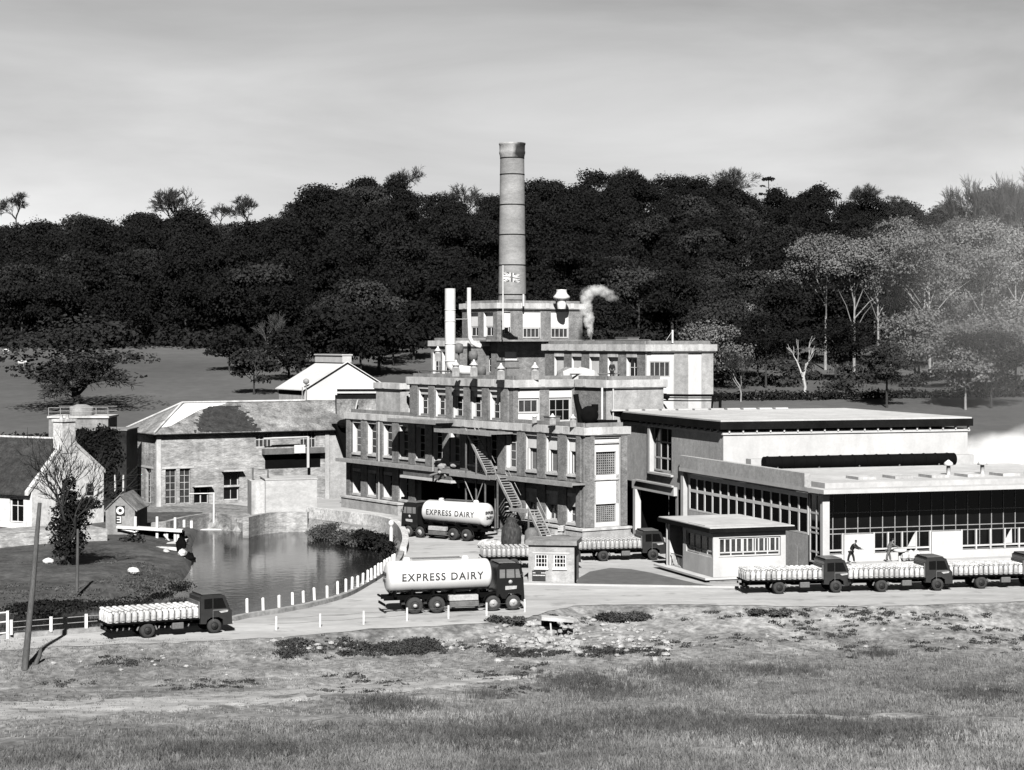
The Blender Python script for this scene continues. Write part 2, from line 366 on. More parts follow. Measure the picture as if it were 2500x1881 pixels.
def build_terrain():
    ys=np.concatenate([np.arange(-40,48,8),np.arange(48,196,.7),np.arange(196,250,2.5),np.arange(250,420,8),np.arange(420,660,10),np.array([700,800,1000,1500,2500,4000])])
    nc=331; t=np.linspace(-1,1,nc)
    hw=58+.36*np.maximum(ys,0); hw=np.where(ys>700,hw*1.6,hw)
    X=t[None,:]*hw[:,None]; Y=np.repeat(ys[:,None],nc,1)
    Z=zt(X,Y)-.02
    near=(ys>100)&(ys<205); 
    sd=pond_sd(X[near],Y[near]); 
    zz=Z[near]; zz=np.where(sd>-.1,np.minimum(zz,-.25-np.clip(sd*1.6,-.1,2.4)),zz)
    # low natural shore on the island side
    px=1250+FX*X[near]/Y[near]; py=HZ+FX*CH/Y[near]
    shore=(sd<=0)&(sd>-4)&(px<470)&(py<1512); zz=np.where(shore,zz-.75*(1+sd/4),zz)
    isl=(sd<=0)&(px<470)&(py<1512)&(Y[near]<186); zz=np.where(isl,zz+(vnoise(X[near],Y[near],4,2)-.5)*.35,zz)
    Z[near]=zz
    fx_=1250+FX*((X[:-1,:-1]+X[1:,1:])/2)/np.maximum((Y[:-1,:-1]+Y[1:,1:])/2,1); fy_=HZ+FX*CH/np.maximum((Y[:-1,:-1]+Y[1:,1:])/2,1)
    DK=((fx_<500)&(fy_<1514)&(fy_>1250)&((Y[:-1,:-1])>100)).astype(int)
    def part(name,r0,r1,m):
        R=np.arange(r0,r1+1); V=np.stack([X[R],Y[R],Z[R]],-1).reshape(-1,3); nr=len(R)
        i=(np.arange(nr-1)[:,None]*nc+np.arange(nc-1)[None,:]).ravel(); F=np.stack([i,i+1,i+nc+1,i+nc],1)
        o=mesh_np(name,V,F,m,mi=DK[r0:r1].ravel() if name=='ground' else None); o.data.polygons.foreach_set('use_smooth',[True]*len(F)); return struct(o)
    iA=int(np.argmin(abs(ys-230))); iB=int(np.argmin(abs(ys-420)))
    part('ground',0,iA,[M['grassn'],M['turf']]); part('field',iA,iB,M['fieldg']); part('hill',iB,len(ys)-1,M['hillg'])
def grass_mat():
    m=mat('rough_grass_ground',.26,.5,.55,(1,1.0,1),fine=2.2,bump=.7,big=.35,bscale=4)
    return m
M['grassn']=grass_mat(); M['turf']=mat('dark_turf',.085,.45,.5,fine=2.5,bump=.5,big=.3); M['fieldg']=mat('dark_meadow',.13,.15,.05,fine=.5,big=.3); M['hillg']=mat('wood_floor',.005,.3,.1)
build_terrain()
tag(struct(bpy.data.objects['ground']),'rough pale grassland sloping down towards the road and works','ground')
tag(struct(bpy.data.objects['field']),'darker meadow rising behind the works to the foot of the wood','field')
tag(struct(bpy.data.objects['hill']),'steep wooded hillside along the skyline','hill')
# pond water
mw=bpy.data.materials.new('pond_water'); mw.use_nodes=True; b=mw.node_tree.nodes['Principled BSDF']
b.inputs['Base Color'].default_value=(.02,.02,.02,1); b.inputs['Roughness'].default_value=.09; b.inputs['IOR'].default_value=1.33; b.inputs['Specular IOR Level'].default_value=.5; b.inputs['Specular Tint'].default_value=(.13,.13,.13,1)
n=mw.node_tree.nodes.new('ShaderNodeTexNoise'); n.inputs['Scale'].default_value=1.2; n.inputs['Detail'].default_value=3
tcx=mw.node_tree.nodes.new('ShaderNodeTexCoord'); mw.node_tree.links.new(tcx.outputs['Object'],n.inputs[0])
bp=mw.node_tree.nodes.new('ShaderNodeBump'); bp.inputs['Strength'].default_value=.5; bp.inputs['Distance'].default_value=.03
mw.node_tree.links.new(n.outputs[0],bp.inputs['Height']); mw.node_tree.links.new(bp.outputs[0],b.inputs['Normal'])
mb=MB(); mb.add([(-75,104,WZ),(-3,104,WZ),(-3,200,WZ),(-75,200,WZ)],[(0,1,2,3)])
tag(struct(mb.build('pond_water',mw)),'dark still mill pond reflecting the works','water')
def sheet(name,pts,z,m,label,cat,fn=None):
    """flat polygon sheet"""
    t=tessellate_polygon([[Vector((p[0],p[1],0)) for p in pts]])
    mb=MB(); mb.add([(p[0],p[1],z) for p in pts],[tuple(x) for x in t]); o=mb.build(name,m); return tag(struct(o),label,cat)
# ragged verge
ev=[]
for i in range(len(EDGE)-1):
    (x0,y0),(x1,y1)=EDGE[i],EDGE[i+1]; k=max(2,int(math.hypot(x1-x0,y1-y0)/.7))
    for j in range(k): 
        t=j/k; ev.append((x0+(x1-x0)*t,y0+(y1-y0)*t+random.uniform(-.25,.35)))
kin=[off(p,(0,-1),.05) for p in KERB]
kend=[G(x,y,0)[:2] for x,y in [(992,1345),(990,1320),(972,1292),(940,1276),(890,1268),(845,1262)]]
yard=ev+[(60,131),(75,180),(40,205),(-5,215),(-30,230),(-44,226)]+[G(760,1254)[:2]]+kend[::-1]+kin[::-1]
sheet('road',yard,.004,M['road'],'pale dusty road and yard sweeping between pond and works','road')
lawn=[G(x,y)[:2] for x,y in [(1406,1426),(1412,1412),(1440,1396),(1490,1387),(1540,1390),(1590,1399),(1700,1425),(1745,1431)]]
sheet('dark_verge',lawn,.008,M['asph'],'dark asphalt triangle behind the gatehouse kerb','pavement')
mb=MB(); kp=[G(x,y,0) for x,y in [(1180,1426),(1290,1428),(1500,1432),(1830,1437)]]
for a,b_ in zip(kp[:-1],kp[1:]):
    d=norm2((b_[0]-a[0],b_[1]-a[1])); mb.box(a,d,(-d[1],d[0]),math.hypot(b_[0]-a[0],b_[1]-a[1])-.003,.22,-.05,.12)
tag(struct(mb.build('road_kerb',M['panel'])),'low pale kerb stone along the works road','kerb')
# worn track sweeping over the lower left field
tp_=[(-120,1736,44),(150,1732,44),(420,1718,40),(700,1698,32),(950,1680,24),(1150,1662,14),(1320,1648,6)]
def gpx(px,py):
    z=-.6
    for _ in range(25): X_,Y_,_q=G(px,py,z); z=.5*z+.5*zg(X_,Y_)
    return X_,Y_
TV=[];
for i in range(121):
    t=i/120*(len(tp_)-1); j=min(int(t),len(tp_)-2); f=t-j; px=tp_[j][0]*(1-f)+tp_[j+1][0]*f; py=tp_[j][1]*(1-f)+tp_[j+1][1]*f; hwp=(tp_[j][2]*(1-f)+tp_[j+1][2]*f)/2
    for k in range(9):
        u=k/8*2-1; jit=random.uniform(-1.6,1.6) if abs(u)==1 else 0; X_,Y_=gpx(px,py+u*hwp+jit); TV.append((X_,Y_,zg(X_,Y_)+(.035 if abs(u)<1 else -.02)))
mb=MB(); mb.add(TV,[(i*9+k,(i+1)*9+k,(i+1)*9+k+1,i*9+k+1) for i in range(120) for k in range(8)],0,True)
tag(struct(mb.build('dirt_track',mat('pale_track',.42,.3,.6,(.5,1.5,1),fine=3,bump=.5,big=.25))),'pale worn dirt track sweeping across the lower left of the field','track')
# kerb wall with posts
mb=MB()
def strip(mb,pts,wd,z0,z1,mi=0):
    P=[Vector(p[:2]) for p in pts]; nL=[];nR=[]
    for i in range(len(P)):
        t=(P[min(i+1,len(P)-1)]-P[max(i-1,0)]).normalized(); q=Vector((-t.y,t.x)); nL.append(P[i]+q*wd/2); nR.append(P[i]-q*wd/2)
    n=len(P); zz0=z0 if isinstance(z0,list) else [z0]*n; zz1=z1 if isinstance(z1,list) else [z1]*n
    vs=[(p.x,p.y,zz0[i]) for i,p in enumerate(nL)]+[(p.x,p.y,zz0[i]) for i,p in enumerate(nR)]+[(p.x,p.y,zz1[i]) for i,p in enumerate(nL)]+[(p.x,p.y,zz1[i]) for i,p in enumerate(nR)]
    fs=[]
    for i in range(n-1):
        fs+=[(2*n+i,2*n+i+1,3*n+i+1,3*n+i),(i,i+1,2*n+i+1,2*n+i),(n+i,3*n+i,3*n+i+1,n+i+1)]
    fs+=[(0,2*n,3*n,n),(n-1,2*n-1,4*n-1,3*n-1)]
    mb.add(vs,fs,mi)
def smooth_pts(P,k=4):
    out=[];n=len(P)
    for i in range(n-1):
        p0,p1,p2,p3_=[Vector(P[max(0,min(n-1,j))][:2]) for j in (i-1,i,i+1,i+2)]
        for q in range(k):
            t=q/k; out.append(.5*((2*p1)+(-p0+p2)*t+(2*p0-5*p1+4*p2-p3_)*t*t+(-p0+3*p1-3*p2+p3_)*t**3))
    out.append(Vector(P[-1][:2])); return [(v.x,v.y) for v in out]
mb=MB(); ks=smooth_pts(KERB); strip(mb,ks,.42,-2.2,.28)
mb2=mb.build('kerb_wall',mat('kerb_stone',.36,.25,1,fine=4,bump=.4)); tag(mb2,'low curved kerb wall between pond and road, under the white posts','wall')
# ---------------------------------------------------------------- pond edge, posts, fences
FW=[G(x,y,.3)[:2] for x,y in [(984,1345),(990,1326),(982,1304),(960,1288),(915,1277),(860,1270),(800,1262),(752,1257)]]
mb=MB(); s=smooth_pts(FW); n=len(s); strip(mb,s,.55,-2.2,[.55+.5*min(1,i/(n*.4)) for i in range(n)])
tag(mb.build('pond_wall',M['lime']),'curved pale stone wall round the far right bank of the pond','wall')
mb=MB(); qs=[G(x,y,.3)[:2] for x,y in [(752,1262),(690,1262),(640,1266),(600,1275)]]; strip(mb,smooth_pts(qs),.6,-2.2,.75)
tag(mb.build('quay_wall',M['stone']),'smooth pale quay wall below the block wheelhouse','wall')
mb=MB(); q=[G(x,y,WZ)[:2] for x,y in [(568,1283),(572,1295),(600,1301),(655,1297),(680,1290)]]
mb.prism(q,-2.2,-.35); q2=[(p[0]*.99+.2,p[1]*1.001) for p in q]
tag(mb.build('stone_plinth',M['stone']),'low stone pier with rounded nose standing in the pond','pier')
mb=MB(); qs=[G(x,y,.2)[:2] for x,y in [(572,1262),(520,1256),(470,1262),(430,1270),(400,1278),(340,1282)]]; strip(mb,smooth_pts(qs),.5,-2.2,.35)
tag(mb.build('mill_quay',M['stone']),'rubble quay wall in front of the old stone mill','wall')
def post_mesh(h,w_):
    mb=MB(); mb.abox(-w_/2,w_/2,-w_/2,w_/2,0,h); mb.add([(-w_/2,-w_/2,h),(w_/2,-w_/2,h),(w_/2,w_/2,h),(-w_/2,w_/2,h),(0,0,h+.06)],[(0,1,4),(1,2,4),(2,3,4),(3,0,4)]); return mb
pp=[(750,1455),(895,1435),(1040,1410),(1158,1385),(1258,1365),(1355,1345),(1468,1320),(1565,1290),(1638,1270),(1693,1245),(1748,1225),(1793,1200),(1833,1180),(1870,1160),(1903,1145),(1933,1120),(1960,1105),(1988,1080),(2013,1065),(2036,1050),(2057,1035),(2075,1020)]
po=post_mesh(.8,.17).build('bollard',M['postw'],loc=(0,0,0)); tag(po,'short white post on the kerb wall beside the pond','bollard','white posts along the pond kerb')
for i,(x,y) in enumerate(pp):
    g=G(400+x/3.687,1100+y/3.687+1,.28); o=po if i==0 else po.copy()
    if i: COL.objects.link(o)
    o.location=(g[0],g[1],.28); o.rotation_euler=(random.uniform(-.04,.04),random.uniform(-.04,.04),random.uniform(-.3,.3)); sc_=random.uniform(.92,1.08); o.scale=(1,1,sc_)
# wire fence along the verge
wp=[(675,1541),(782,1534),(888,1527),(994,1519),(1095,1513),(1188,1506),(1281,1497)]
wr=root('wire_fence',G(900,1530),'low two strand wire fence on white posts along the road verge','fence')
W=[G(x,y,-.05) for x,y in wp]
for i,g in enumerate(W):
    m=MB(); m.abox(g[0]-.055,g[0]+.055,g[1]-.055,g[1]+.055,-.6,.84); m.build('post',M['postw'],wr)
m=MB()
for a,b_ in zip(W[:-1],W[1:]):
    for h in (.72,.4): m.path([(a[0],a[1],h),((a[0]+b_[0])/2,(a[1]+b_[1])/2,h-.05),(b_[0],b_[1],h)],.012,4)
m.build('wire',M['iron'],wr)
# post and rail fence at lower left by the pond
fr=root('rail_fence',G(120,1541),'white post fence with two thin rails at the pond corner','fence')
FP=[G(x,y,.28) for x,y in [(28,1549),(125,1541),(211,1534),(300,1527),(390,1519)]]
for g in FP:
    m=MB(); m.abox(g[0]-.09,g[0]+.09,g[1]-.07,g[1]+.07,.25,1.13); m.build('post',M['postw'],fr)
m=MB()
for a,b_ in zip(FP[:-1],FP[1:]):
    for h in (1.0,.66): m.tube((a[0],a[1],h),(b_[0],b_[1],h),.025,k=6)
m.build('rail',M['ironl'],fr)
gr=root('field_gate',G(8,1556,.1),'white timber gate frame at the far left road edge','gate')
a=G(19,1556,.1);b_=G(-40,1562,.1)
m=MB(); m.abox(a[0]-.08,a[0]+.08,a[1]-.08,a[1]+.08,-.1,1.65); m.build('post',M['postw'],gr)
m=MB(); m.abox(b_[0]-.08,b_[0]+.08,b_[1]-.08,b_[1]+.08,-.1,1.65); m.build('post',M['postw'],gr)
m=MB()
for h in (1.55,1.0,.35): m.tube((a[0]-.08,a[1],h),(b_[0]+.08,b_[1],h),.06,k=6)
m.build('rail',M['postw'],gr)
# telegraph pole and broken stay
g=G(60,1648,-.9); g=(g[0],g[1],zg(g[0],g[1])-.1)
t=D(97,1228,g[1]+1.5)
m=MB(); m.path([g,((g[0]*.5+t[0]*.5)+.03,(g[1]+t[1])/2,(g[2]+t[2])/2),t],[.19,.155,.11],10)
tag(m.build('telegraph_pole',M['wood'],loc=g),'tall weathered telegraph pole leaning right at the lower left','pole')
g2=G(86,1642,-.9); g2=(g2[0],g2[1],zg(g2[0],g2[1])-.1)
m=MB(); m.path([g2,D(97,1600,g2[1]),D(100,1583,g2[1])],[.15,.12,.09],8); m.path([D(100,1583,g2[1]),D(118,1570,g2[1]),D(136,1560,g2[1])],[.06,.04,.02],6)
tag(m.build('broken_stump',M['wood'],loc=g2),'dark bent stump with a thin broken branch beside the pole','stump')
g=G(188,1446,-.2); m=MB(); m.path([g,D(189,1370,g[1]),D(190,1292,g[1])],[.14,.11,.09],8)
m.path([D(190,1437,g[1]),D(205,1430,g[1]),D(218,1422,g[1])],[.05,.035,.02],5)
tag(m.build('garden_post',M['wood'],loc=g),'dark slender pole on the grass bank left of the pond','pole')
# concrete bollard with round top at the bend
g=G(955,1322,0); m=MB(); m.lathe([(.16,0),(.15,1.1),(.12,1.2),(.12,1.3),(.2,1.4),(.26,1.55),(.2,1.75),(.05,1.84)],(g[0],g[1],0),12)
tag(m.build('lamp_pillar',M['postw'],loc=(g[0],g[1],0)),'white pillar with a round ball top at the bend of the pond wall','pillar')
# ---------------------------------------------------------------- vegetation helpers
def leaf_cloud(cent,rad,n,size,rng,shell=.55,up=.3):
    """random small quads in ellipsoids; cent (k,3) rad (k,3)"""
    cent=np.asarray(cent,float); rad=np.asarray(rad,float); k=len(cent)
    w_=(rad[:,0]*rad[:,1])+(rad[:,0]*rad[:,2]); idx=rng.choice(k,n,p=w_/w_.sum())
    d=rng.normal(size=(n,3)); d/=np.linalg.norm(d,axis=1)[:,None]
    d[:,2]=np.where(d[:,2]<-.35,-d[:,2],d[:,2])
    r=1-shell*rng.random(n)**1.6
    P=cent[idx]+d*rad[idx]*r[:,None]*(1+.12*rng.normal(size=(n,1)))
    nn=d+rng.normal(size=(n,3))*.7; nn[:,2]+=up; nn/=np.linalg.norm(nn,axis=1)[:,None]
    t=np.cross(nn,rng.normal(size=(n,3))); t/=np.linalg.norm(t,axis=1)[:,None]+1e-9; b=np.cross(nn,t)
    s=size*(.6+.8*rng.random(n))[:,None]; t*=s; b*=s*(.6+.5*rng.random(n))[:,None]
    V=np.stack([P-t-b*.3,P+b,P+t-b*.2,P-b],1).reshape(-1,3)
    F=np.arange(4*n).reshape(n,4); return V,F
def crown_blobs(R,H,rng,k=14,z0=.35,flat=1.0):
    """blob centres filling a dome crown of radius R, total tree height H, crown from z0*H"""
    c=[];r=[]
    cz=H*(z0+1)/2; hz=H*(1-z0)/2
    for i in range(k):
        d=rng.normal(size=3); d/=np.linalg.norm(d); q=rng.uniform(.35,.8)
        rr=R*rng.uniform(.28,.46)
        c.append((d[0]*R*q,d[1]*R*q,cz+d[2]*hz*q)); r.append((rr,rr,rr*.75*flat))
    c.append((0,0,cz+hz*.45)); r.append((R*.5,R*.5,hz*.5)); return c,r
def limb_mb(H,R,rng,trunk_r,n=6,zs=.3,lean=0,k=7):
    m=MB(); top=(lean*.6,0,H*.72); m.path([(0,0,-.6),(lean*.1,.05,H*.25),(lean*.35,-.1,H*.5),top],[trunk_r*1.15,trunk_r*.85,trunk_r*.55,trunk_r*.2],k)
    for i in range(n):
        a=rng.uniform(0,2*math.pi); t=rng.uniform(zs,.65); q=rng.uniform(.45,.85)
        b=(lean*t*.6,0,H*t*.9); e=(b[0]+math.cos(a)*R*q,math.sin(a)*R*q,H*min(.93,t+rng.uniform(.15,.3)))
        md=((b[0]+e[0])/2,(b[1]+e[1])/2,b[2]*.35+e[2]*.65-.2); m.path([b,md,e],[trunk_r*.45,trunk_r*.28,trunk_r*.08],5)
    return m
def bare_mb(H,R,rng,tr,depth=5,split=3,spread=.55,base=.3,k=5,minr=.02,up=.25,mt=None,mtw=None):
    """returns (trunk MB, twigs MB)"""
    T=MB();W_=MB()
    def grow(p,d,l,r,lev):
        e=p+d*l; md=p+d*l*.5+Vector(rng.normal(size=3))*l*.05
        (T if lev<2 else W_).path([p,md,e],[r,r*.85,r*.68],k if lev<2 else 3)
        if lev>=depth: return
        for i in range(split+(1 if rng.random()<.4 else 0)):
            ax=d.orthogonal().normalized(); ax.rotate(Matrix.Rotation(rng.uniform(0,6.283),3,d)); nd=(d+ax*spread*rng.uniform(.6,1.5)+Vector((0,0,up))).normalized()
            grow(p+(e-p)*rng.uniform(.6,1),nd,l*rng.uniform(.6,.85),max(minr,r*rng.uniform(.45,.62)),lev+1)
    L0=H*base; grow(Vector((0,0,-.4)),Vector((rng.normal()*.04,rng.normal()*.04,1)).normalized(),L0+.4,tr,0); return T,W_
def leafy_tree(name,H,R,seed,nl,ls,mleaf,mbark,label,cat='tree',group=None,tr=None,z0=.3,k=14,flat=1.0,limbs=6,lean=0):
    rng=np.random.default_rng(seed); r=root(name,(0,0,0),label,cat,group)
    limb_mb(H,R,rng,tr or H*.022,limbs,lean=lean).build('trunk',M[mbark],r)
    c,rad=crown_blobs(R,H,rng,k,z0,flat); c=[(x+lean*.5,y,z) for x,y,z in c]; V,F=leaf_cloud(c,rad,nl,ls,rng)
    mesh_np('crown',V,F,M[mleaf],parent=r); return r
def bare_tree(name,H,R,seed,label,mb_='bark',mt='twigd',group=None,tr=None,**kw):
    rng=np.random.default_rng(seed); r=root(name,(0,0,0),label,'tree',group)
    T,W_=bare_mb(H,R,rng,tr or H*.02,**kw); T.build('trunk',M[mb_],r); W_.build('crown',M[mt],r); return r
def veg(name,ells,n,size,m,label,cat,kind=None,seed=1,loc=None,group=None,shell=.8):
    rng=np.random.default_rng(seed); V,F=leaf_cloud([e[:3] for e in ells],[e[3:] for e in ells],n,size,rng,shell=shell)
    l=loc or (float(np.mean([e[0] for e in ells])),float(np.mean([e[1] for e in ells])),float(min(e[2] for e in ells)))
    o=mesh_np(name,V,F,M[m],loc=l); return tag(o,label,cat,group,kind)
# ---------------------------------------------------------------- the wood on the hill
protos=[]; GW='trees of the dense wood on the hill'; LW='dark leafy tree in the dense wood covering the hillside'
for i in range(8):
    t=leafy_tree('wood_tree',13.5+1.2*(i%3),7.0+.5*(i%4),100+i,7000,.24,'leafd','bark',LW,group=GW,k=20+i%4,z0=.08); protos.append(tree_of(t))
rw=random.Random(5); used=set(); cnt=0
rows=[424,441,459,478,498,519,541,563,584,603]
for ri,Yr in enumerate(rows):
    sp=9.4+Yr*.0065; x=-.262*Yr-4+rw.uniform(0,sp)
    while x<.268*Yr+5:
        X=x+rw.uniform(-2,2); Y=Yr+rw.uniform(-6,6); px=1250+FX*X/Y
        if not(1225<px<1275 and Yr<590) and cnt<284:
            i=rw.randrange(8); f=i not in used; used.add(i)
            s=rw.uniform(.85,1.2)*(1.0 if Yr<580 else rw.uniform(.75,1.0))
            place(protos[i],(X,Y,zg(X,Y)-.3),rw.uniform(0,6.28),s=s,first=f); cnt+=1
        x+=sp*rw.uniform(.85,1.15)
print('wood trees',cnt)
# mid tone crowns that stand out of the wood
mids=[leafy_tree('wood_tree',14,7.5,140+i,7000,.24,'leafm','bark','mid grey leafy tree standing out of the dark wood on the hill',group='lighter trees in the wood') for i in range(3)]
mt=[tree_of(t) for t in mids]; mu=set()
for j,(px,py,Y) in enumerate([(120,760,428),(215,720,445),(60,690,450),(330,640,480),(560,560,560),(730,520,585),(860,520,580),(480,540,590),(900,545,560),(620,700,430),(100,620,520),(200,590,540),(1480,720,450),(1600,640,500),(1720,690,470),(1560,760,430),(1780,560,560),(1690,600,520),(1860,700,430),(820,870,400),(900,880,395)]):
    X=(px-1250)*Y/FX; i=j%3; place(mt[i],(X,Y,zg(X,Y)-.3),rw.uniform(0,6.28),s=rw.uniform(.9,1.2),first=i not in mu); mu.add(i)
# bare trees on the skyline
sky_t=[(40,470,14,'first bare spreading tree on the left skyline'),(430,455,17,'tall bare tree rising from the left skyline'),(540,497,12,'small bare tree in the dip of the skyline, left one'),(605,478,14,'rounded bare tree in the skyline dip before the ridge rises'),(985,405,15,'bare topped tree on the left ridge summit'),(1130,450,14,'ragged bare tree on the skyline just left of the chimney'),(1520,408,12,'bare twiggy tree on the ridge right of the chimney'),(1790,408,19,'large open crowned bare tree above the right ridge'),(1960,470,13,'small bare tree in the gap of the right skyline'),(2110,448,17,'wispy bare tree on the right skyline hump'),(2185,478,14,'bare forked tree further along the right skyline'),(2365,425,26,'tall feathery bare tree at the right skyline'),(2450,420,28,'tallest pale bare tree near the right edge of the skyline'),(2500,400,24,'bare tree cut by the right edge of the photo')]
for j,(px,ty,H,lab) in enumerate(sky_t):
    Y=606 if px<2300 else 520; X=(px-1250)*Y/FX; top=CH+(HZ-ty+4)*Y/FX; 
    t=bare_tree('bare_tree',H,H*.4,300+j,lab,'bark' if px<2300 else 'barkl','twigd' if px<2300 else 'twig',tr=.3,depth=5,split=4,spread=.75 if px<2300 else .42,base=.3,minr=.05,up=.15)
    zz=max(v.co.z for c_ in children(t) for v in c_.data.vertices); g0=zg(X,Y); sc_=(top-g0)/zz; t.location=(X,Y,g0); mr0=max(math.hypot(v.co.x,v.co.y) for c_ in children(t) for v in c_.data.vertices); sx_=[34,48,22,30,40,40,38,52,18,34,24,50,52,50][j]*Y/FX/mr0; sx_=sx_*1.75 if px<2300 else sc_
    if px<2300:
        t.scale=(sx_,sx_,sx_); dz=top-zz*sx_-g0; t.location.z=top-zz*sx_; tk_=[c_ for c_ in children(t) if c_.name.startswith('trunk')][0]
        m=MB(); m.tube((0,0,-dz/sx_-.5),(0,0,.2),.4,.3,6); ext=bmesh.new(); ext.from_mesh(tk_.data); tmp=bpy.data.meshes.new('t'); tmp.from_pydata(m.v,[],m.f); ext.from_mesh(tmp); ext.to_mesh(tk_.data); ext.free(); bpy.data.meshes.remove(tmp)
    else: t.scale=(sc_*.9,sc_*.9,sc_)
# flat topped pine on the skyline
Y=604; X=(1876-1250)*Y/FX; top=CH+(HZ-435)*Y/FX; r=root('pine_tree',(X,Y,top-11),'thin flat topped pine standing alone on the right skyline','tree')
m=MB(); m.path([(X,Y,top-12),(X+.2,Y,top-5),(X,Y,top-.6)],[.3,.2,.1],6)
for h,l in ((4,2),(3,-1.7),(5.5,-2.2)): m.path([(X,Y,top-h),(X+l,Y,top-h+.5)],[.08,.03],4)
m.build('trunk',M['bark'],r); rng=np.random.default_rng(3)
V,F=leaf_cloud([(X,Y,top-.5),(X+2,Y,top-3.6),(X-1.8,Y,top-2.6),(X-2.2,Y,top-5)],[(2.1,2.1,.8),(.9,.9,.4),(.8,.8,.4),(.9,.9,.4)],420,.28,rng); mesh_np('crown',V,F,M['leafd'],parent=r)
# field trees on the left
def put(t,px,py,Y=None,s=1,rz=0):
    """stand tree with its foot seen at pixel (px,py) on the terrain"""
    if Y is None:
        lo,hi=232,640
        for _ in range(40):
            Y=(lo+hi)/2; X=(px-1250)*Y/FX; yy=HZ+FX*(CH-float(zt(np.array([X]),np.array([Y]),False)[0]))/Y
            if yy>py: lo=Y
            else: hi=Y
    X=(px-1250)*Y/FX; t.location=(X,Y,zg(X,Y)-.1); t.scale=(s,s,s); t.rotation_euler=(0,0,rz); return t
rng=np.random.default_rng(77)
r=root('field_oak',(0,0,0),'big spreading open crowned oak standing alone in the meadow','tree')
T,W_=bare_mb(15,9,rng,.55,depth=5,split=4,spread=.95,base=.2,minr=.04,up=.06); T.build('trunk',M['bark'],r); W_.build('crown',M['twigd'],r)
c,rad=crown_blobs(8.3,14.5,rng,26,.12,.5); V,F=leaf_cloud(c,rad,3600,.2,rng); mesh_np('foliage',V,F,M['leafm'],parent=r); put(r,182,1002); r.scale=(1.7,1.4,1.12)
put(bare_tree('bare_tree',11,5,401,'bare forked tree at the meadow edge left of the white gabled shed','barkl','twig',tr=.22,depth=5,split=3,spread=.5,base=.35),668,900)
put(leafy_tree('hedgerow_tree',8,5,402,1800,.25,'leafm','bark','leafy tree behind the ridge end of the white gabled shed',z0=.1),620,965)
for j,(px,py,s,lb) in enumerate([(800,860,1,'bushy tree behind the right end of the white gabled shed'),(880,880,1.1,'twiggy tree between white shed and brick works'),(960,850,1.0,'dark bushy tree behind the left parapet of the brick works'),(740,850,.9,'dark bushy tree directly above the white shed ridge')]):
    put(leafy_tree('hedgerow_tree',10,5.5,410+j,2000,.26,'leafd','bark',lb,z0=.1),px,py+40,s=s)
# trees on the right slope
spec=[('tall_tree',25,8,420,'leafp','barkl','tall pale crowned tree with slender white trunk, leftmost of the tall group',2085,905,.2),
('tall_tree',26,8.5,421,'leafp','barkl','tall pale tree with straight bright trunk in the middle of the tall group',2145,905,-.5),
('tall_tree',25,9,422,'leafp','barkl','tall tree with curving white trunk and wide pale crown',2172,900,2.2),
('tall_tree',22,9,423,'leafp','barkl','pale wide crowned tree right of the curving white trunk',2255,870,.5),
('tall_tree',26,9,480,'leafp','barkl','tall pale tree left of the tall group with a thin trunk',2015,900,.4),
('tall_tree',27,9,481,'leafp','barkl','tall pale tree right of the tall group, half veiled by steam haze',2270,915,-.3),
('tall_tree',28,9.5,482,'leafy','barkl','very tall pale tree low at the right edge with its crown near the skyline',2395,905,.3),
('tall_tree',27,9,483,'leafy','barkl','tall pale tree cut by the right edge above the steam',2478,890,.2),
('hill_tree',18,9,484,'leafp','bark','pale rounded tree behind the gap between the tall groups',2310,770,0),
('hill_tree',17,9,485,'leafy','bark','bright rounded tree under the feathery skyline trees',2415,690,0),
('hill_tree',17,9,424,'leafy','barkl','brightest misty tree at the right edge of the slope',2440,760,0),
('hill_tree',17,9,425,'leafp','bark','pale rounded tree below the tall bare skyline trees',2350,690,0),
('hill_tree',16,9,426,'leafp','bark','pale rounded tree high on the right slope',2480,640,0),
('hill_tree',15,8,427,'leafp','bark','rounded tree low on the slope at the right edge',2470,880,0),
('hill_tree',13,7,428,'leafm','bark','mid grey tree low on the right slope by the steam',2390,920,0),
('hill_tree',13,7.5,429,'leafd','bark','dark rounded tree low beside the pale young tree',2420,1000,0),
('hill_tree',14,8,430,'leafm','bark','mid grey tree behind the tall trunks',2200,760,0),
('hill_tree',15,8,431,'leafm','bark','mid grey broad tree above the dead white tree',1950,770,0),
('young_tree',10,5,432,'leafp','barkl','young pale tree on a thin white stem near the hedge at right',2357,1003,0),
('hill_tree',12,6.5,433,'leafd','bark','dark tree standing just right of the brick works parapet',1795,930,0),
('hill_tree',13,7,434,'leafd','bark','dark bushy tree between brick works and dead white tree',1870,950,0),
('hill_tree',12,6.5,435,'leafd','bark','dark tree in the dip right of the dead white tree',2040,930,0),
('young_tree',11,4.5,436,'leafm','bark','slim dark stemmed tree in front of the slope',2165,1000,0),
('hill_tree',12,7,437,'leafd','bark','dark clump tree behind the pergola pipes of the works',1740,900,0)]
for (nm,H,R,sd_,lf,bk,lb,px,py,ln) in spec:
    tall=nm=='tall_tree'
    put(leafy_tree(nm,H,R,sd_,9000 if tall else 6500,.17,lf,bk,lb,z0=.55 if tall else .18,tr=.28 if tall else .2,flat=.8,limbs=7,lean=ln,k=18),px,py,rz=0)
put(bare_tree('dead_tree',13,5,440,'bleached dead tree with forked white limbs right of the brick works','barkw','barkw',tr=.28,depth=3,split=2,spread=.55,base=.32,minr=.06),1962,975)
put(bare_tree('bare_tree',9,4,441,'bare twiggy tree with pale stem beside the right parapet of the works','barkl','twigd',tr=.16,depth=5,split=3,base=.3),1808,985)
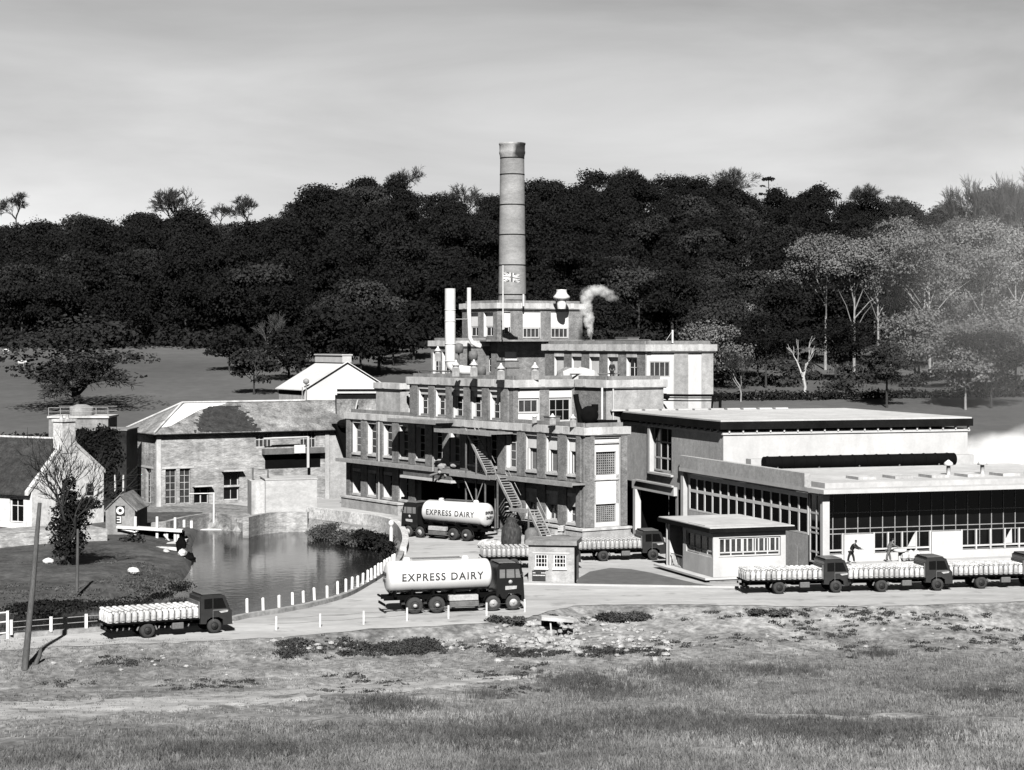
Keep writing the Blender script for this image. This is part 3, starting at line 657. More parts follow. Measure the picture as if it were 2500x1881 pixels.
# more grey trees filling the right slope
GR='grey leafy trees on the right slope'; rf=[leafy_tree('slope_tree',13,6.8,470+i,6500,.18,'leafm' if i<2 else 'leafp','bark','grey leafy tree in the broken wood of the right slope',group=GR,z0=.08,k=20,tr=.2) for i in range(4)]
rt=[tree_of(t) for t in rf]; k_=0
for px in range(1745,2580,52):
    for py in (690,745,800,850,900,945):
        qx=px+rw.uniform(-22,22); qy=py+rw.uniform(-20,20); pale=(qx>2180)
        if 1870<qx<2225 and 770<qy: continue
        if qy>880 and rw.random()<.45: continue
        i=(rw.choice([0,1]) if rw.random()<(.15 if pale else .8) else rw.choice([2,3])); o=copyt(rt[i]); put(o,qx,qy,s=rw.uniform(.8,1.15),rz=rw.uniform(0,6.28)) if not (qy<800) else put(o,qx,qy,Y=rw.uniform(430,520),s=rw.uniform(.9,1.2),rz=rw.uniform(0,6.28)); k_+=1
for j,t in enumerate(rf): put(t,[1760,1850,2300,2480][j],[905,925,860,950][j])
print('slope',k_)
# hedges
hd=[];
for px in range(1740,2540,22):
    Y=312+ (px-1740)*.004; X=(px-1250)*Y/FX; hd.append((X,Y+rw.uniform(-1,1),zg(X,Y)+.4,1.5,1.2,rw.uniform(.8,1.5)))
veg('hedge',hd,5200,.2,'leafd','dark field hedge running behind the new works block at right','hedge',seed=5)
hd=[]
for px in range(-30,760,22):
    Y=262; X=(px-1250)*Y/FX; hd.append((X,Y+rw.uniform(-1,1),zg(X,Y)+.4,1.4,1.1,rw.uniform(.9,1.5)))
veg('hedge',hd,4200,.2,'leafd','dark low hedge at the foot of the meadow behind the mill','hedge',seed=6)
ug=[]
for j in range(70):
    px=rw.uniform(1720,2520); Y=rw.uniform(325,425); X=(px-1250)*Y/FX; ug.append((X,Y,zg(X,Y)+.3,3.0,2.5,1.6))
veg('undergrowth',ug,9000,.3,'leafm','low scrub under the trees on the right slope','undergrowth','stuff',seed=8)
ug=[]
for j in range(150):
    px=rw.uniform(-60,2560); Y=rw.uniform(414,424); X=(px-1250)*Y/FX; ug.append((X,Y,zg(X,Y)+1,4,3,3.0))
veg('woodland_edge',ug,20000,.4,'leafd','dark scrub along the foot of the wood','undergrowth','stuff',seed=9)
ug=[]
for j in range(1900):
    Y=rw.uniform(425,606); X=rw.uniform(-.36,.38)*Y; ug.append((X,Y,zg(X,Y)+1.5,6,5,4.0))
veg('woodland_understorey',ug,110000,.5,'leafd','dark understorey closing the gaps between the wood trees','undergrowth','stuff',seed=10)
for j,(px,py,s,lb) in enumerate([(560,905,.8,'low dark tree in the meadow left of the bare forked tree'),(705,930,.9,'dark tree close behind the left eave of the white shed'),(850,905,1.2,'dark tree behind the right eave of the white shed'),(925,915,1.2,'dark tree just left of the brick works top storeys'),(1010,880,1.1,'dark tree behind the thick white flue'),(780,900,1.1,'dark tree behind the middle of the white shed')]):
    put(leafy_tree('hedgerow_tree',11,6.5,460+j,2400,.3,'leafd','bark',lb,z0=.05,k=18),px,py,s=s)
# sheep in the meadow
for j,(px,py) in enumerate([(15,845),(52,858)]):
    Y=405-30*j; X=(px-1250)*Y/FX; z=zg(X,Y); m=MB(); m.ell((X,Y,z+.75),(.75,.35,.4),10); m.ell((X+.85,Y,z+.85),(.22,.15,.2),8)
    for a in (-.45,.45):
        for b_ in (-.18,.18): m.tube((X+a,Y+b_,z),(X+a,Y+b_,z+.5),.06,k=5)
    tag(m.build('sheep',M['clothw'],loc=(X,Y,z)),['white sheep at the top left corner of the meadow','second white sheep lower in the meadow at left'][j],'sheep')
# ---------------------------------------------------------------- brick dairy works
C0=(6.25,171.0); U=(.545,-.838); VV=(.838,.545); UN=(-U[0],-U[1]); VN=(-VV[0],-VV[1])
def PA(a,b): return (C0[0]-a*U[0]+b*VV[0],C0[1]-a*U[1]+b*VV[1])
dairy=root('dairy_works',(*PA(11,4),0),'large stepped brown brick dairy works with pale cornices and outside galleries','factory')
BW=[M['brick'],M['white'],M['conc'],M['concd'],M['fascia'],M['brick_pale_lit']]
bays=[1.52+3.3*k for k in range(13)]
# ---- storeys 0 and 1, left facade (b=0), d = increasing a
mb=MB(); H0=[];H1=[]
for k,a in enumerate(bays):
    if 4<=k<=8: continue
    H0.append((a-.98,a+.98,1.5,4.15))
H0.append((bays[4]-1.2,bays[8]+1.35,.0,4.0))  # opening stretched over bays that only lie in shade
for k,a in enumerate(bays): H1.append((a-.98,a+.98,5.75,9.25))
wall(mb,PA(0,0),UN,VN,43.3,-.6,4.95,H0,.8,0,1)
wall(mb,PA(0,0),UN,VN,43.3,5.15,9.3,H1,.5,0,1)
# end wall, back, roof
wall(mb,PA(43.3,0),VV,UN,16,-.6,9.9,[],.3,0,1)
wall(mb,PA(43.3,16),U,VV,43.3-11.5,-.6,9.9,[],.3,0,1)
# tower front a=0, its brick coloured lighter to read as sunlit
wall(mb,PA(0,0),VV,U,4.62,-.6,9.3,[(1.16,3.86,1.25,9.0)],.16,5,1)
wall(mb,PA(0,4.62),UN,VV,6.4,-.6,9.3,[],.3,0,1)
mb.build('wall',BW,dairy)
# white mullion panels of the tower front
mb=MB(); Pf=off(PA(0,0),U,-.15)
mb.box(off(Pf,VV,1.16),VV,UN,2.7,.3,7.78,9.0,0); mb.box(off(Pf,VV,1.16),VV,UN,2.7,.3,3.2,5.75,0); mb.box(off(Pf,VV,1.16),VV,UN,2.7,.3,1.25,1.6,0)
mb.box(off(off(Pf,VV,1.16),U,.0),VV,UN,.22,.3,1.602,7.778,0)
mb.box(off(Pf,VV,3.56),VV,UN,.3,.3,1.602,7.778,0)
mb.box(off(off(Pf,VV,1.06),U,.14),VV,UN,2.9,.15,8.5,8.62,1); mb.box(off(off(Pf,VV,1.1),U,.12),VV,UN,2.8,.12,5.3,5.4,1)
mb.build('render_panel',[M['white'],M['conc']],dairy)
for (z0,z1) in ((5.78,7.75),(1.63,3.17)): window(dairy,PA(0,0),VV,U,1.4,3.54,z0,z1,.4,10,9,.06,.075,mf='concd',mp='glass')
# lintels and sills in the left facade bays
ml=MB()
def bay_trim(mb,a,zs,zl,lz=.32):
    P=off(PA(a-.975,0),VN,.03); mb.box(P,UN,VV,1.95,.35,zl-lz,zl-.003)
    P=off(PA(a-1.02,0),VN,.14); mb.box(P,UN,VV,2.04,.66,zs-.16,zs+.06)
for k,a in enumerate(bays):
    bay_trim(ml,a,5.75,9.25)
    if not 4<=k<=8: bay_trim(ml,a,1.5,4.15)
ml.build('lintel',M['conc'],dairy)
for k,a in enumerate(bays):
    if k<3:
        m=MB(); m.box(off(PA(a-.97,0),VV,.2),UN,VV,1.94,.1,7.8,8.92); m.build('render_panel',M['white'],dairy)
        window(dairy,PA(0,0),UN,VN,a-.95,a+.72,5.83,7.78,.5,1,1,.07,.05,mp='louvre')
        m=MB(); m.box(off(PA(a+.74,0),VV,.12),UN,VV,.23,.2,5.83,7.78); m.build('jamb',M['white'],dairy)
        m=MB(); m.box(off(PA(a-.97,0),VV,.2),UN,VV,1.94,.1,2.95,3.8); m.build('render_panel',M['conc'],dairy)
        window(dairy,PA(0,0),UN,VN,a-.95,a+.95,1.58,2.93,.5,3,2,.07,.05,mp='glass2')
    else:
        window(dairy,PA(0,0),UN,VN,a-.95,a+.95,5.83,8.9,.5,2,4,.08,.05,mp='glass' if k%3 else 'glass2')
        if not 4<=k<=8: window(dairy,PA(0,0),UN,VN,a-.95,a+.95,1.58,3.8,.8,2,3,.08,.05)
# loading bay lined black to paint its shade, reaching under the stairs; lintel beam
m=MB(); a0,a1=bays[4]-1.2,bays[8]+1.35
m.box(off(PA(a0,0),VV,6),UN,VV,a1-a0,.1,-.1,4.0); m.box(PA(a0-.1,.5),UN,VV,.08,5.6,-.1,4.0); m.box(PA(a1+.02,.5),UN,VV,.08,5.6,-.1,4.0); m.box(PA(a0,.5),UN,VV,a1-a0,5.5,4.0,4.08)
m.build('bay_shade_lining',M['black'],dairy)
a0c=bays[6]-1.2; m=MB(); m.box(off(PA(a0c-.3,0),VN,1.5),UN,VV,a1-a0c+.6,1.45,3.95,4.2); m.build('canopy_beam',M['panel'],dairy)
m=MB(); m.box(off(PA(a0c,0),VN,1.3),UN,VV,a1-a0c,1.28,4.21,4.98); m.build('canopy_panel',M['iron'],dairy)
# plinth
m=MB(); m.box(off(PA(31.3,0),VN,.75),UN,VV,12.0,.73,-.6,1.05,0); m.box(off(PA(31.2,0),VN,.85),UN,VV,12.2,.83,1.053,1.25,1)
m.box(off(PA(-.5,0),VN,.5),UN,VV,11,.48,-.6,1.0,0); m.box(off(PA(-.6,0),VN,.6),UN,VV,11.2,.58,1.003,1.2,1)
m.box(PA(-.5,0),VV,UN,4.7,.48,-.6,1.0,0); m.box(PA(-.6,0),VV,UN,4.8,.58,1.003,1.2,1)
m.build('plinth',[M['brick_pale_lit'],M['conc']],dairy)
# cornices
def cornice(parent,segs,z0,z1,out=.24,name='cornice',mf='conc',cop=.35):
    m=MB()
    for (P,d,n,L,e0,e1) in segs:
        m.box(off(off(P,d,-e0),n,out),d,(-n[0],-n[1]),L+e0+e1,out+.5,z0,z1,0)
        m.box(off(off(P,d,-e0+.1),n,out-.07),d,(-n[0],-n[1]),L+e0+e1-.2,.2,z0-.1,z0-.003,1)
        if cop: m.box(off(off(P,d,.15),n,-.35),d,(-n[0],-n[1]),L-.3,.35,z1+.003,z1+cop,1)
        q=2.9
        while q<L-1:
            m.box(off(off(P,d,q),n,out+.03),d,(-n[0],-n[1]),.45,.1,z0+.06,z1+.03,2); q+=3.3
    return m.build(name,[M[mf],M['concd'],M['panel']],parent)
cornice(dairy,[(PA(0,0),UN,VN,43.3,.32,.35),(off(PA(0,0),VV,.02),VV,U,4.6,-.17,.3)],9.3,9.95)
# piers proud of the wall, each storey
m=MB()
for k in range(-1,13):
    a=bays[0]+3.3*k+1.65
    for (z0,z1) in ((1.27,4.94),(5.2,9.28)):
        if z0<2 and 4<=k<=7: continue
        a_=a; wd=1.3
        if k==-1: a_=.35; wd=.64
        if k==12: a_=42.9; wd=.8
        m.box(off(PA(a_-wd/2+(.32 if k==-1 else 0),0),VN,.16),UN,VV,wd,.157,z0,z1)
m.box(PA(-.12,.05),VV,UN,1.0,.118,1.25,9.28); m.box(PA(-.12,3.95),VV,UN,.65,.118,1.25,9.28)
m.build('pier',M['brick'],dairy)
# flat roofs
m=MB()
m.prism([PA(.3,.3),PA(.3,4.3),PA(11.5,4.3),PA(11.5,15.7),PA(43,15.7),PA(43,.3)],9.5,9.7)
m.prism([PA(11.8,.6),PA(11.8,14),PA(30.2,14),PA(30.2,.6)],13.5,13.75); m.prism([PA(6.7,7.3),PA(6.7,13.3),PA(11.9,13.3),PA(11.9,7.3)],13.5,13.72)
m.build('flat_roof',M['concd'],dairy)
# ---- storey 2
mb=MB(); H2=[(a-.98-11.5-.25,a+.98-11.5-.25,10.1,13.15) for a in bays[4:9]]
wall(mb,PA(11.5,.15),UN,VN,19,9.7,13.2,H2,.5,0,1)
wall(mb,PA(30.5,.15),VV,UN,14,9.7,13.2)
wall(mb,PA(11.5,.15),VV,U,7,9.7,13.2,[(.55,2.95,9.9,12.95),(4.0,6.6,9.9,12.95)],.3,0,1)
wall(mb,PA(11.5,7),U,VN,5.1,4,13.2,[],.3,0,1)
wall(mb,PA(6.4,7),VV,U,6.6,4,13.2,[(3.0,5.2,10.6,11.1)],.2,2,1)  # front face in the sunlit brick colour
wall(mb,PA(6.4,13.6),UN,VV,12,4,13.2); 
mb.build('wall',[M['brick'],M['white'],M['brick_pale_lit']],dairy)
m=MB()
for a in bays[4:9]:
    a-=.25; m.box(off(PA(a-.975,.15),VN,.03),UN,VV,1.95,.3,12.75,13.14); m.box(off(PA(a-.9,.15),VV,.2),UN,VV,1.9,.12,12.2,12.74)
m.build('lintel',M['panel'],dairy)
for k,a in enumerate(bays[4:9]):
    a-=.25; window(dairy,PA(0,.15),UN,VN,a-.95,a+.95,10.15,12.3,.5,2,3,.09,.05)
m=MB()
for k in range(4,10):
    a=bays[k]-1.65-.25; m.box(off(PA(a-.6,.15),VN,.14),UN,VV,1.2,.138,9.96,13.18)
m.build('pier',M['brick'],dairy)
# two big front windows
m=MB()
for (b0,b1) in ((.55,2.95),(4.0,6.6)):
    m.box(off(PA(11.5,.15+b0),U,-.1),VV,UN,b1-b0,.2,12.2,12.95)
m.box(off(PA(11.5,.15+.55),U,-.1),VV,UN,2.4,.2,9.9,10.75); m.build('render_panel',M['white'],dairy)
window(dairy,PA(11.5,.15),VV,U,.6,2.9,10.8,12.15,.3,3,1,.16,.05,mf='panel',mp='glass2'); window(dairy,PA(11.5,.15),VV,U,4.05,6.55,9.95,12.15,.3,3,2,.16,.04,mf='panel',mp='glass')
cornice(dairy,[(PA(11.5,.15),UN,VN,19,.33,.35),(off(PA(11.5,.15),VV,.02),VV,U,6.98,-.17,-.35),(PA(6.4,7),UN,VN,5.08,.33,-.35),(off(PA(6.4,7),VV,.02),VV,U,6.6,-.17,.3)],13.2,13.9)
# ---- storey 3 front right block
mb=MB(); LB=17.2; H3=[]
bs=[2.2,5.3,8.4,11.5,14.6]
for a in bs: H3.append((a-.85,a+.85,13.9,16.35))
wall(mb,PA(10.8,14.8),UN,VN,LB,9.7,16.5,H3,.4,0,1)
wall(mb,PA(10.8,14.8),VV,U,8.3,8,16.5,[(.15,3.5,8.6,16.3),(5.2,6.9,8.6,16.3)],.12,2,1)  # sun painted into the paler brick of this front
wall(mb,PA(10.8,23.1),UN,VV,LB,8,16.5); wall(mb,PA(10.8+LB,14.8),VV,UN,8.3,9.7,16.5)
mb.build('wall',[M['brick'],M['white'],M['brick_pale_lit']],dairy)
m=MB()
for a in bs: m.box(off(PA(10.8+a-.84,14.8),VN,.03),UN,VV,1.68,.3,15.9,16.34)
m.build('lintel',M['conc'],dairy)
for k,a in enumerate(bs):
    aa=10.8+a
    if k==0: window(dairy,PA(0,14.8),UN,VN,aa-.8,aa+.8,14.0,15.85,.4,2,2,.1,.05)
    else:
        m=MB(); m.box(off(PA(aa-.84,14.8),VV,.25),UN,VV,1.68,.1,13.9,15.88); m.build('blocked_window',M['panel'],dairy)
m=MB()
P=off(PA(10.8,14.8),U,-.1)
m.box(off(P,VV,.16),VV,UN,3.33,.2,15.55,16.28); m.box(off(P,VV,.16),VV,UN,3.33,.2,8.6,14.0); m.box(off(P,VV,.16),VV,UN,.4,.2,14.003,15.547); m.box(off(P,VV,3.05),VV,UN,.44,.2,14.003,15.547)
m.box(off(P,VV,5.21),VV,UN,1.68,.2,8.6,16.28); m.build('render_panel',M['white'],dairy)
window(dairy,PA(10.8,14.8),VV,U,.57,3.04,14.02,15.53,.2,4,1,.1,.06,mf='panel',mp='glass2')
cornice(dairy,[(PA(10.8,14.8),UN,VN,LB,.33,.3),(off(PA(10.8,14.8),VV,.02),VV,U,8.3,-.17,.3)],16.5,17.15)
m=MB(); m.prism([PA(11.1,15.2),PA(11.1,22.8),PA(27.7,22.8),PA(27.7,15.2)],16.9,17.1); m.prism([PA(28,14.5),PA(28,27.6),PA(39.4,27.6),PA(39.4,14.5)],13.4,13.7); m.build('flat_roof',M['concd'],dairy)
# ---- rear block, storeys 3 and 4
mb=MB()
wf=[(.9,1.75,18.15,20.6),(3.35,5.7,17.75,20.7),(7.05,9.45,17.75,20.7)]
wall(mb,PA(39.5,16.3),VV,U,11.3,17.6,21.0,wf,.15,0,1)
wl=[(.8,2.7,17.95,20.6),(3.9,5.8,17.95,20.6)]
wall(mb,PA(39.5,16.3),UN,VN,7.2,17.6,21.0,wl,.4,0,1)
wall(mb,PA(46.7,16.3),VV,UN,11.3,9,21.0); wall(mb,PA(39.5,27.6),UN,VV,7.2,9,21.0)
wall(mb,PA(39.5,16.3),VV,U,11.3,9.7,17.4,[(1.0,2.6,13.8,16.3)],.2,0,1); wall(mb,PA(39.5,16.3),UN,VN,7.2,9.7,17.4,[(1.2,3.0,14.0,16.3),(4.4,6.2,14,16.3)],.4,0,1)
mb.build('wall',[M['brick'],M['white']],dairy)
m=MB(); P=off(PA(39.5,16.3),U,-.12)
for (b0,b1,z0,z1) in wf: m.box(off(P,VV,b0),VV,UN,b1-b0,.2,18.95 if b1-b0>1 else 19.0,z1)
P2=off(PA(39.5,16.3),VN,-.3)
for (s0,s1,z0,z1) in wl: m.box(off(P2,UN,s0),UN,VV,s1-s0,.2,19.1,z1)
m.box(off(P,VV,1.0),VV,UN,1.6,.2,15.2,16.3); m.build('render_panel',M['white'],dairy)
window(dairy,PA(39.5,16.3),VV,U,1.0,1.6,18.2,18.98,.2,1,1,.05); window(dairy,PA(39.5,16.3),VV,U,3.4,5.6,17.8,18.93,.2,4,1,.12,.07,mf='panel',mp='glass2')
window(dairy,PA(39.5,16.3),VV,U,7.1,9.4,17.8,18.93,.2,4,1,.12,.07,mf='panel',mp='glass2'); window(dairy,PA(39.5,16.3),VV,U,1.2,2.4,13.85,15.15,.25,1,1,.08)
for s0,s1,_,_ in wl: window(dairy,PA(39.5,16.3),UN,VN,s0+.05,s1-.05,18.0,19.05,.42,2,1,.08)
for s0,s1 in ((1.2,3.0),(4.4,6.2)): window(dairy,PA(39.5,16.3),UN,VN,s0+.05,s1-.05,14.05,16.25,.42,2,3,.08)
cornice(dairy,[(PA(39.5,16.3),UN,VN,7.2,.33,.3),(off(PA(39.5,16.3),VV,.02),VV,U,11.3,-.17,.3)],21.0,21.6,cop=.3)
m=MB(); m.prism([PA(39.8,16.6),PA(39.8,27.3),PA(46.4,27.3),PA(46.4,16.6)],21.2,21.4)
m.build('flat_roof',M['concd'],dairy)
# left chunk of the rear block with its parapet
mb=MB(); wall(mb,PA(41.1,11.9),UN,VN,5,9.7,16.9,[(.9,2.6,13.9,16.3),(3.1,4.6,13.9,16.3)],.35,0,1); wall(mb,PA(41.1,11.9),VV,U,4.4,9.7,16.9); wall(mb,PA(46.1,11.9),VV,UN,4.4,9.7,16.9)
mb.prism([PA(41.3,12.2),PA(41.3,16.2),PA(45.9,16.2),PA(45.9,12.2)],16.8,17.0,2); mb.build('wall',[M['brick'],M['white'],M['concd']],dairy)
for s0 in (.95,3.15): window(dairy,PA(41.1,11.9),UN,VN,s0,s0+1.4,13.95,16.2,.37,2,3,.08)
cornice(dairy,[(PA(41.1,11.9),UN,VN,5,.33,.3),(off(PA(41.1,11.9),VV,.02),VV,U,4.3,-.17,0)],16.9,17.5,cop=.3)
# small penthouse left of storey two
mb=MB(); wall(mb,PA(33,.5),VV,U,4,9.7,12.6,[(1.0,3.1,10.1,12.2)],.25,0,1); wall(mb,PA(33,.5),UN,VN,5,9.7,12.6); wall(mb,PA(38,.5),VV,UN,4,9.7,12.6); wall(mb,PA(33,4.5),UN,VV,5,9.7,12.6)
mb.prism([PA(33.1,.6),PA(33.1,4.4),PA(37.9,4.4),PA(37.9,.6)],12.5,12.7,2); mb.build('wall',[M['brick_pale_lit'],M['white'],M['concd']],dairy)
window(dairy,PA(33,.5),VV,U,1.05,3.05,10.15,12.15,.25,1,1,.22,.05,mf='white')
cornice(dairy,[(PA(33,.5),UN,VN,5,.3,.2),(off(PA(33,.5),VV,.02),VV,U,4,-.15,.2)],12.6,13.2,cop=.0)
# galleries (walkways)
def gallery(P,d,n,L,W,z,rail=True,parent=None,name='gallery'):
    m=MB(); m.box(off(P,n,W),d,(-n[0],-n[1]),L,W-.01,z,z+.16,0); m.box(off(P,n,W+.05),d,(-n[0],-n[1]),L,.045,z-.14,z+.22,1)
    o=m.build(name,[M['concd'],M['ironl']],parent)
    if rail:
        m=MB(); k=int(L/1.6)
        for i in range(k+1): q=off(off(P,d,L*i/k),n,W-.06); m.tube(p3(q,z+.16),p3(q,z+1.15),.022,k=4)
        for h in (.65,1.13): m.tube(p3(off(P,n,W-.06),z+h),p3(off(off(P,d,L),n,W-.06),z+h),.02,k=4)
        m.build('railing',M['iron'],o)
    return o
gallery(PA(21.4,.15),UN,VN,9.3,2.4,9.62,False,dairy); gallery(PA(11.2,.15),UN,VN,10.1,2.6,8.95,False,dairy); gallery(PA(-.2,0),UN,VN,11.4,1.35,4.97,False,dairy); gallery(PA(11.3,0),UN,VN,7.1,2.5,4.95,False,dairy)
gallery(PA(18.5,0),UN,VN,24.7,1.45,5.0,False,dairy)
m=MB(); m.box(PA(39.48,15.4),VV,U,12.5,1.9,17.42,17.6); m.box(PA(39.4,16.28),UN,VN,7.3,1.4,17.42,17.6); m.build('gallery',M['concd'],dairy)
# outside staircase: three flights along the facade with landings
st=root('fire_staircase',(*PA(12,-2),0),'long zigzag iron fire staircase in three flights down the brick facade','staircase')
def flight(a0,z0,a1,z1,b,W=1.0,name='flight'):
    m=MB(); P0=PA(a0,b);P1=PA(a1,b)
    for w_ in (0,W):
        A=off(P0,VV,w_);B=off(P1,VV,w_); m.extr([(A[0],A[1],z0),(A[0],A[1],z0+.38),(B[0],B[1],z1+.38),(B[0],B[1],z1)],(0,0,0),(VV[0]*.09,VV[1]*.09,0),0)
        if w_>0: m.tube((A[0],A[1],z0+1.15),(B[0],B[1],z1+1.15),.025,k=4)
    f=m.build(name,M['ironl'],st)
    m=MB(); n=int(abs(z0-z1)/.2)
    for i in range(n):
        t=(i+.5)/n; a=a0+(a1-a0)*t; q=PA(a+.13,b+.06); m.box(q,U,VV,.28,W-.06,z0+(z1-z0)*t+.14,z0+(z1-z0)*t+.21)
    m.build('treads',M['ironl'],f)
flight(16.6,8.95,12.9,5.1,-1.9); flight(10.5,5.0,8.0,2.45,-2.3); flight(5.4,2.4,3.2,.0,-2.3)
for (a,b,L,W,z) in ((10.4,-2.4,3.2,1.3,4.98),(5.3,-2.4,2.9,1.2,2.35)):
    m=MB(); m.box(PA(a,b),UN,VV,L,W,z-.02,z+.1); m.box(off(PA(a,b),VN,.05),UN,VV,L,.045,z-.12,z+.2); m.build('landing',M['ironl'],st)
for (a,b,z) in ((12.6,-2.3,5.0),(10.5,-2.3,5.0),(12.6,-1.2,5.0),(8.1,-2.3,2.4),(5.4,-2.3,2.4),(16.6,-1.9,8.95),(14.8,-1.9,7.0)):
    m=MB(); q=PA(a,b); m.box(q,U,VV,.12,.12,-.1,z); m.build('post',M['iron'],st)
m=MB()
for (a0,z0,a1,z1) in ((16.5,5.0,12.7,.4),(12.7,4.8,15,1.2)): m.tube(p3(PA(a0,-2.25),z0),p3(PA(a1,-2.25),z1),.05,k=5)
m.build('brace',M['ironl'],st)
# drain pipe(s)
for (a,z0,z1) in ((36.1,1.2,9.2),(6.45,10,13.1)):
    m=MB(); P=off(PA(a,0) if a>10 else PA(6.35,7.6),VN if a>10 else U,.22); m.tube(p3(P,z0),p3(P,z1),.07,k=6); m.build('drain_pipe',M['panel'],dairy)
# ---------------------------------------------------------------- chimney
cy=230.; cx=(1250.5-1250)*cy/FX; s_=FX/cy
def cz(py): return CH+(HZ-py)/s_
ch=root('factory_chimney',(cx,cy,0),'tall tapering round brick chimney with iron bands','chimney')
def rad(z): return 1.90-(1.90-1.40)*(z/cz(376))*1.0
m=MB(); m.lathe([(rad(0),0),(rad(cz(388)),cz(388))],(cx,cy,0),40); m.build('shaft',mat('chimney_brick',.31,.16,1.5,(1,1,2.5),fine=6,bump=.3,big=.25),ch)
m=MB(); m.lathe([(1.40,cz(388)),(1.46,cz(380)),(1.53,cz(375)),(1.53,cz(371)),(1.49,cz(369)),(1.5,cz(356)),(1.56,cz(354)),(1.56,cz(350)),(1.2,cz(350)),(1.2,cz(356))],(cx,cy,0),40)
mt_=mat('sooty_chimney_top',.36,.2,1.2,(1,1,1),fine=5,bump=.3); 
nt=mt_.node_tree; N=nt.nodes; b=N['Principled BSDF']; src=b.inputs['Base Color'].links[0].from_socket
tcn=N.new('ShaderNodeTexCoord'); nn=N.new('ShaderNodeTexNoise'); nn.inputs['Scale'].default_value=.8; nt.links.new(tcn.outputs['Object'],nn.inputs[0])
sx=N.new('ShaderNodeSeparateXYZ'); nt.links.new(tcn.outputs['Object'],sx.inputs[0]); ad=N.new('ShaderNodeMath'); ad.operation='MULTIPLY_ADD'; ad.inputs[1].default_value=2.5; nt.links.new(nn.outputs[0],ad.inputs[0]); nt.links.new(sx.outputs[0],ad.inputs[2])
mr_=N.new('ShaderNodeMapRange'); mr_.inputs[1].default_value=1.3; mr_.inputs[2].default_value=2.1; mr_.inputs[3].default_value=1; mr_.inputs[4].default_value=.1; nt.links.new(ad.outputs[0],mr_.inputs[0])
mx_=N.new('ShaderNodeMix'); mx_.data_type='RGBA'; mx_.blend_type='MULTIPLY'; mx_.inputs[0].default_value=1; nt.links.new(src,mx_.inputs[6]); cc_=N.new('ShaderNodeCombineColor')
for i in range(3): nt.links.new(mr_.outputs[0],cc_.inputs[i])
nt.links.new(cc_.outputs[0],mx_.inputs[7]); nt.links.new(mx_.outputs[2],b.inputs['Base Color'])
m.build('crown',mt_,ch)
for py in (387,427,501,574,648,720):
    z=cz(py); m=MB(); m.lathe([(rad(z)-.02,z-.06),(rad(z)+.03,z-.06),(rad(z)+.03,z+.06),(rad(z)-.02,z+.06)],(cx,cy,0),40); m.build('band',M['fascia'],ch)
# ---------------------------------------------------------------- roof furniture
def at_roof(px,Y): return ((px-1250)*Y/FX,Y)
def z_of(py,Y): return CH-(py-HZ)*Y/FX
Y=192; x,y=at_roof(1099,Y); m=MB(); zt_=z_of(705,Y); m.path([(x,y,zt_),(x,y,zt_-4),(x,y,z_of(880,Y)),(x+.1,y,z_of(892,Y)),(x+.45,y,z_of(901,Y)),(x+1.3,y,z_of(905,Y)),(x+2.2,y,z_of(906,Y))],[.52,.52,.5,.5,.5,.48,.45],16)
for pz in (757,785,840,882): m.lathe([(.51,-.04),(.55,-.04),(.55,.04),(.51,.04)],(x,y,z_of(pz,Y)),16)
m.tube((x,y-.0,z_of(780,Y)),(x+1.6,y+6,z_of(778,Y)),.05,k=5)
tag(m.build('flue_duct',M['duct'],loc=(x,y,13.75)),'thick white flue pipe standing on the second roof with an elbow at its foot','duct')
Y=205; x,y=at_roof(1145,Y); m=MB(); m.path([(x,y,z_of(703,Y)),(x,y,z_of(760,Y)),(x+.1,y,z_of(825,Y)),(x+.35,y,z_of(838,Y)),(x+.8,y,z_of(844,Y)),(x+1.25,y,z_of(846,Y))],[.22,.22,.22,.22,.24,.26],12)
tag(m.build('vent_pipe',M['duct'],loc=(x,y,15)),'thin white vent pipe with a bend at the bottom beside the flue duct','pipe')
Y=206; x,y=at_roof(1228,Y); fz=z_of(805,Y)
m=MB(); m.tube((x,y,fz),(x,y,z_of(652,Y)),.085,.05,8); m.lathe([(.05,0),(.11,.06),(.05,.14)],(x,y,z_of(652,Y)),8); m.box((x-.05,y+.05),(1,0),(0,1),.1,1.2,fz+.2,fz+.32); m.box((x-.05,y+.05),(1,0),(0,1),.1,1.2,fz+1.4,fz+1.52)
tag(m.build('flagpole',M['postw'],loc=(x,y,fz)),'white flagpole in front of the chimney on the top storey','flagpole')
# flag with draped folds
nu,nv=30,16; W_,H_=1.75,1.05; V=[];F=[];mi=[]; zt2=z_of(664,Y)
for j in range(nv+1):
    for i in range(nu+1):
        u=i/nu;v=j/nv; V.append((x+.07+u*W_*.96,y+.16*math.sin(u*7)*u+.05*math.sin(v*5+u*4),zt2-v*H_*(1-.18*u)-.22*u*(1-.3*math.sin(u*6))))
for j in range(nv):
    for i in range(nu):
        u=(i+.5)/nu-.5; v=(j+.5)/nv-.5; U2=u*2;V2=v
        col=0
        dg=abs(abs(v)-abs(u)); 
        if dg<.11: col=1
        if dg<.035: col=2
        if abs(u)<.13 or abs(v)<.17: col=1
        if abs(u)<.07 or abs(v)<.09: col=2
        a=j*(nu+1)+i; F.append((a,a+1,a+nu+2,a+nu+1)); mi.append(col)
m=MB(); m.add(V,F); m.m=mi; fl=m.build('flag',[mat('flag_mid',.12,.1,3),M['white'],mat('flag_red',.16,.1,3)],loc=(x,y,zt2)); tag(fl,'flag of crossed white and dark bars flying from the white flagpole','flag')
so_=fl.modifiers.new('s','SOLIDIFY'); so_.thickness=.01
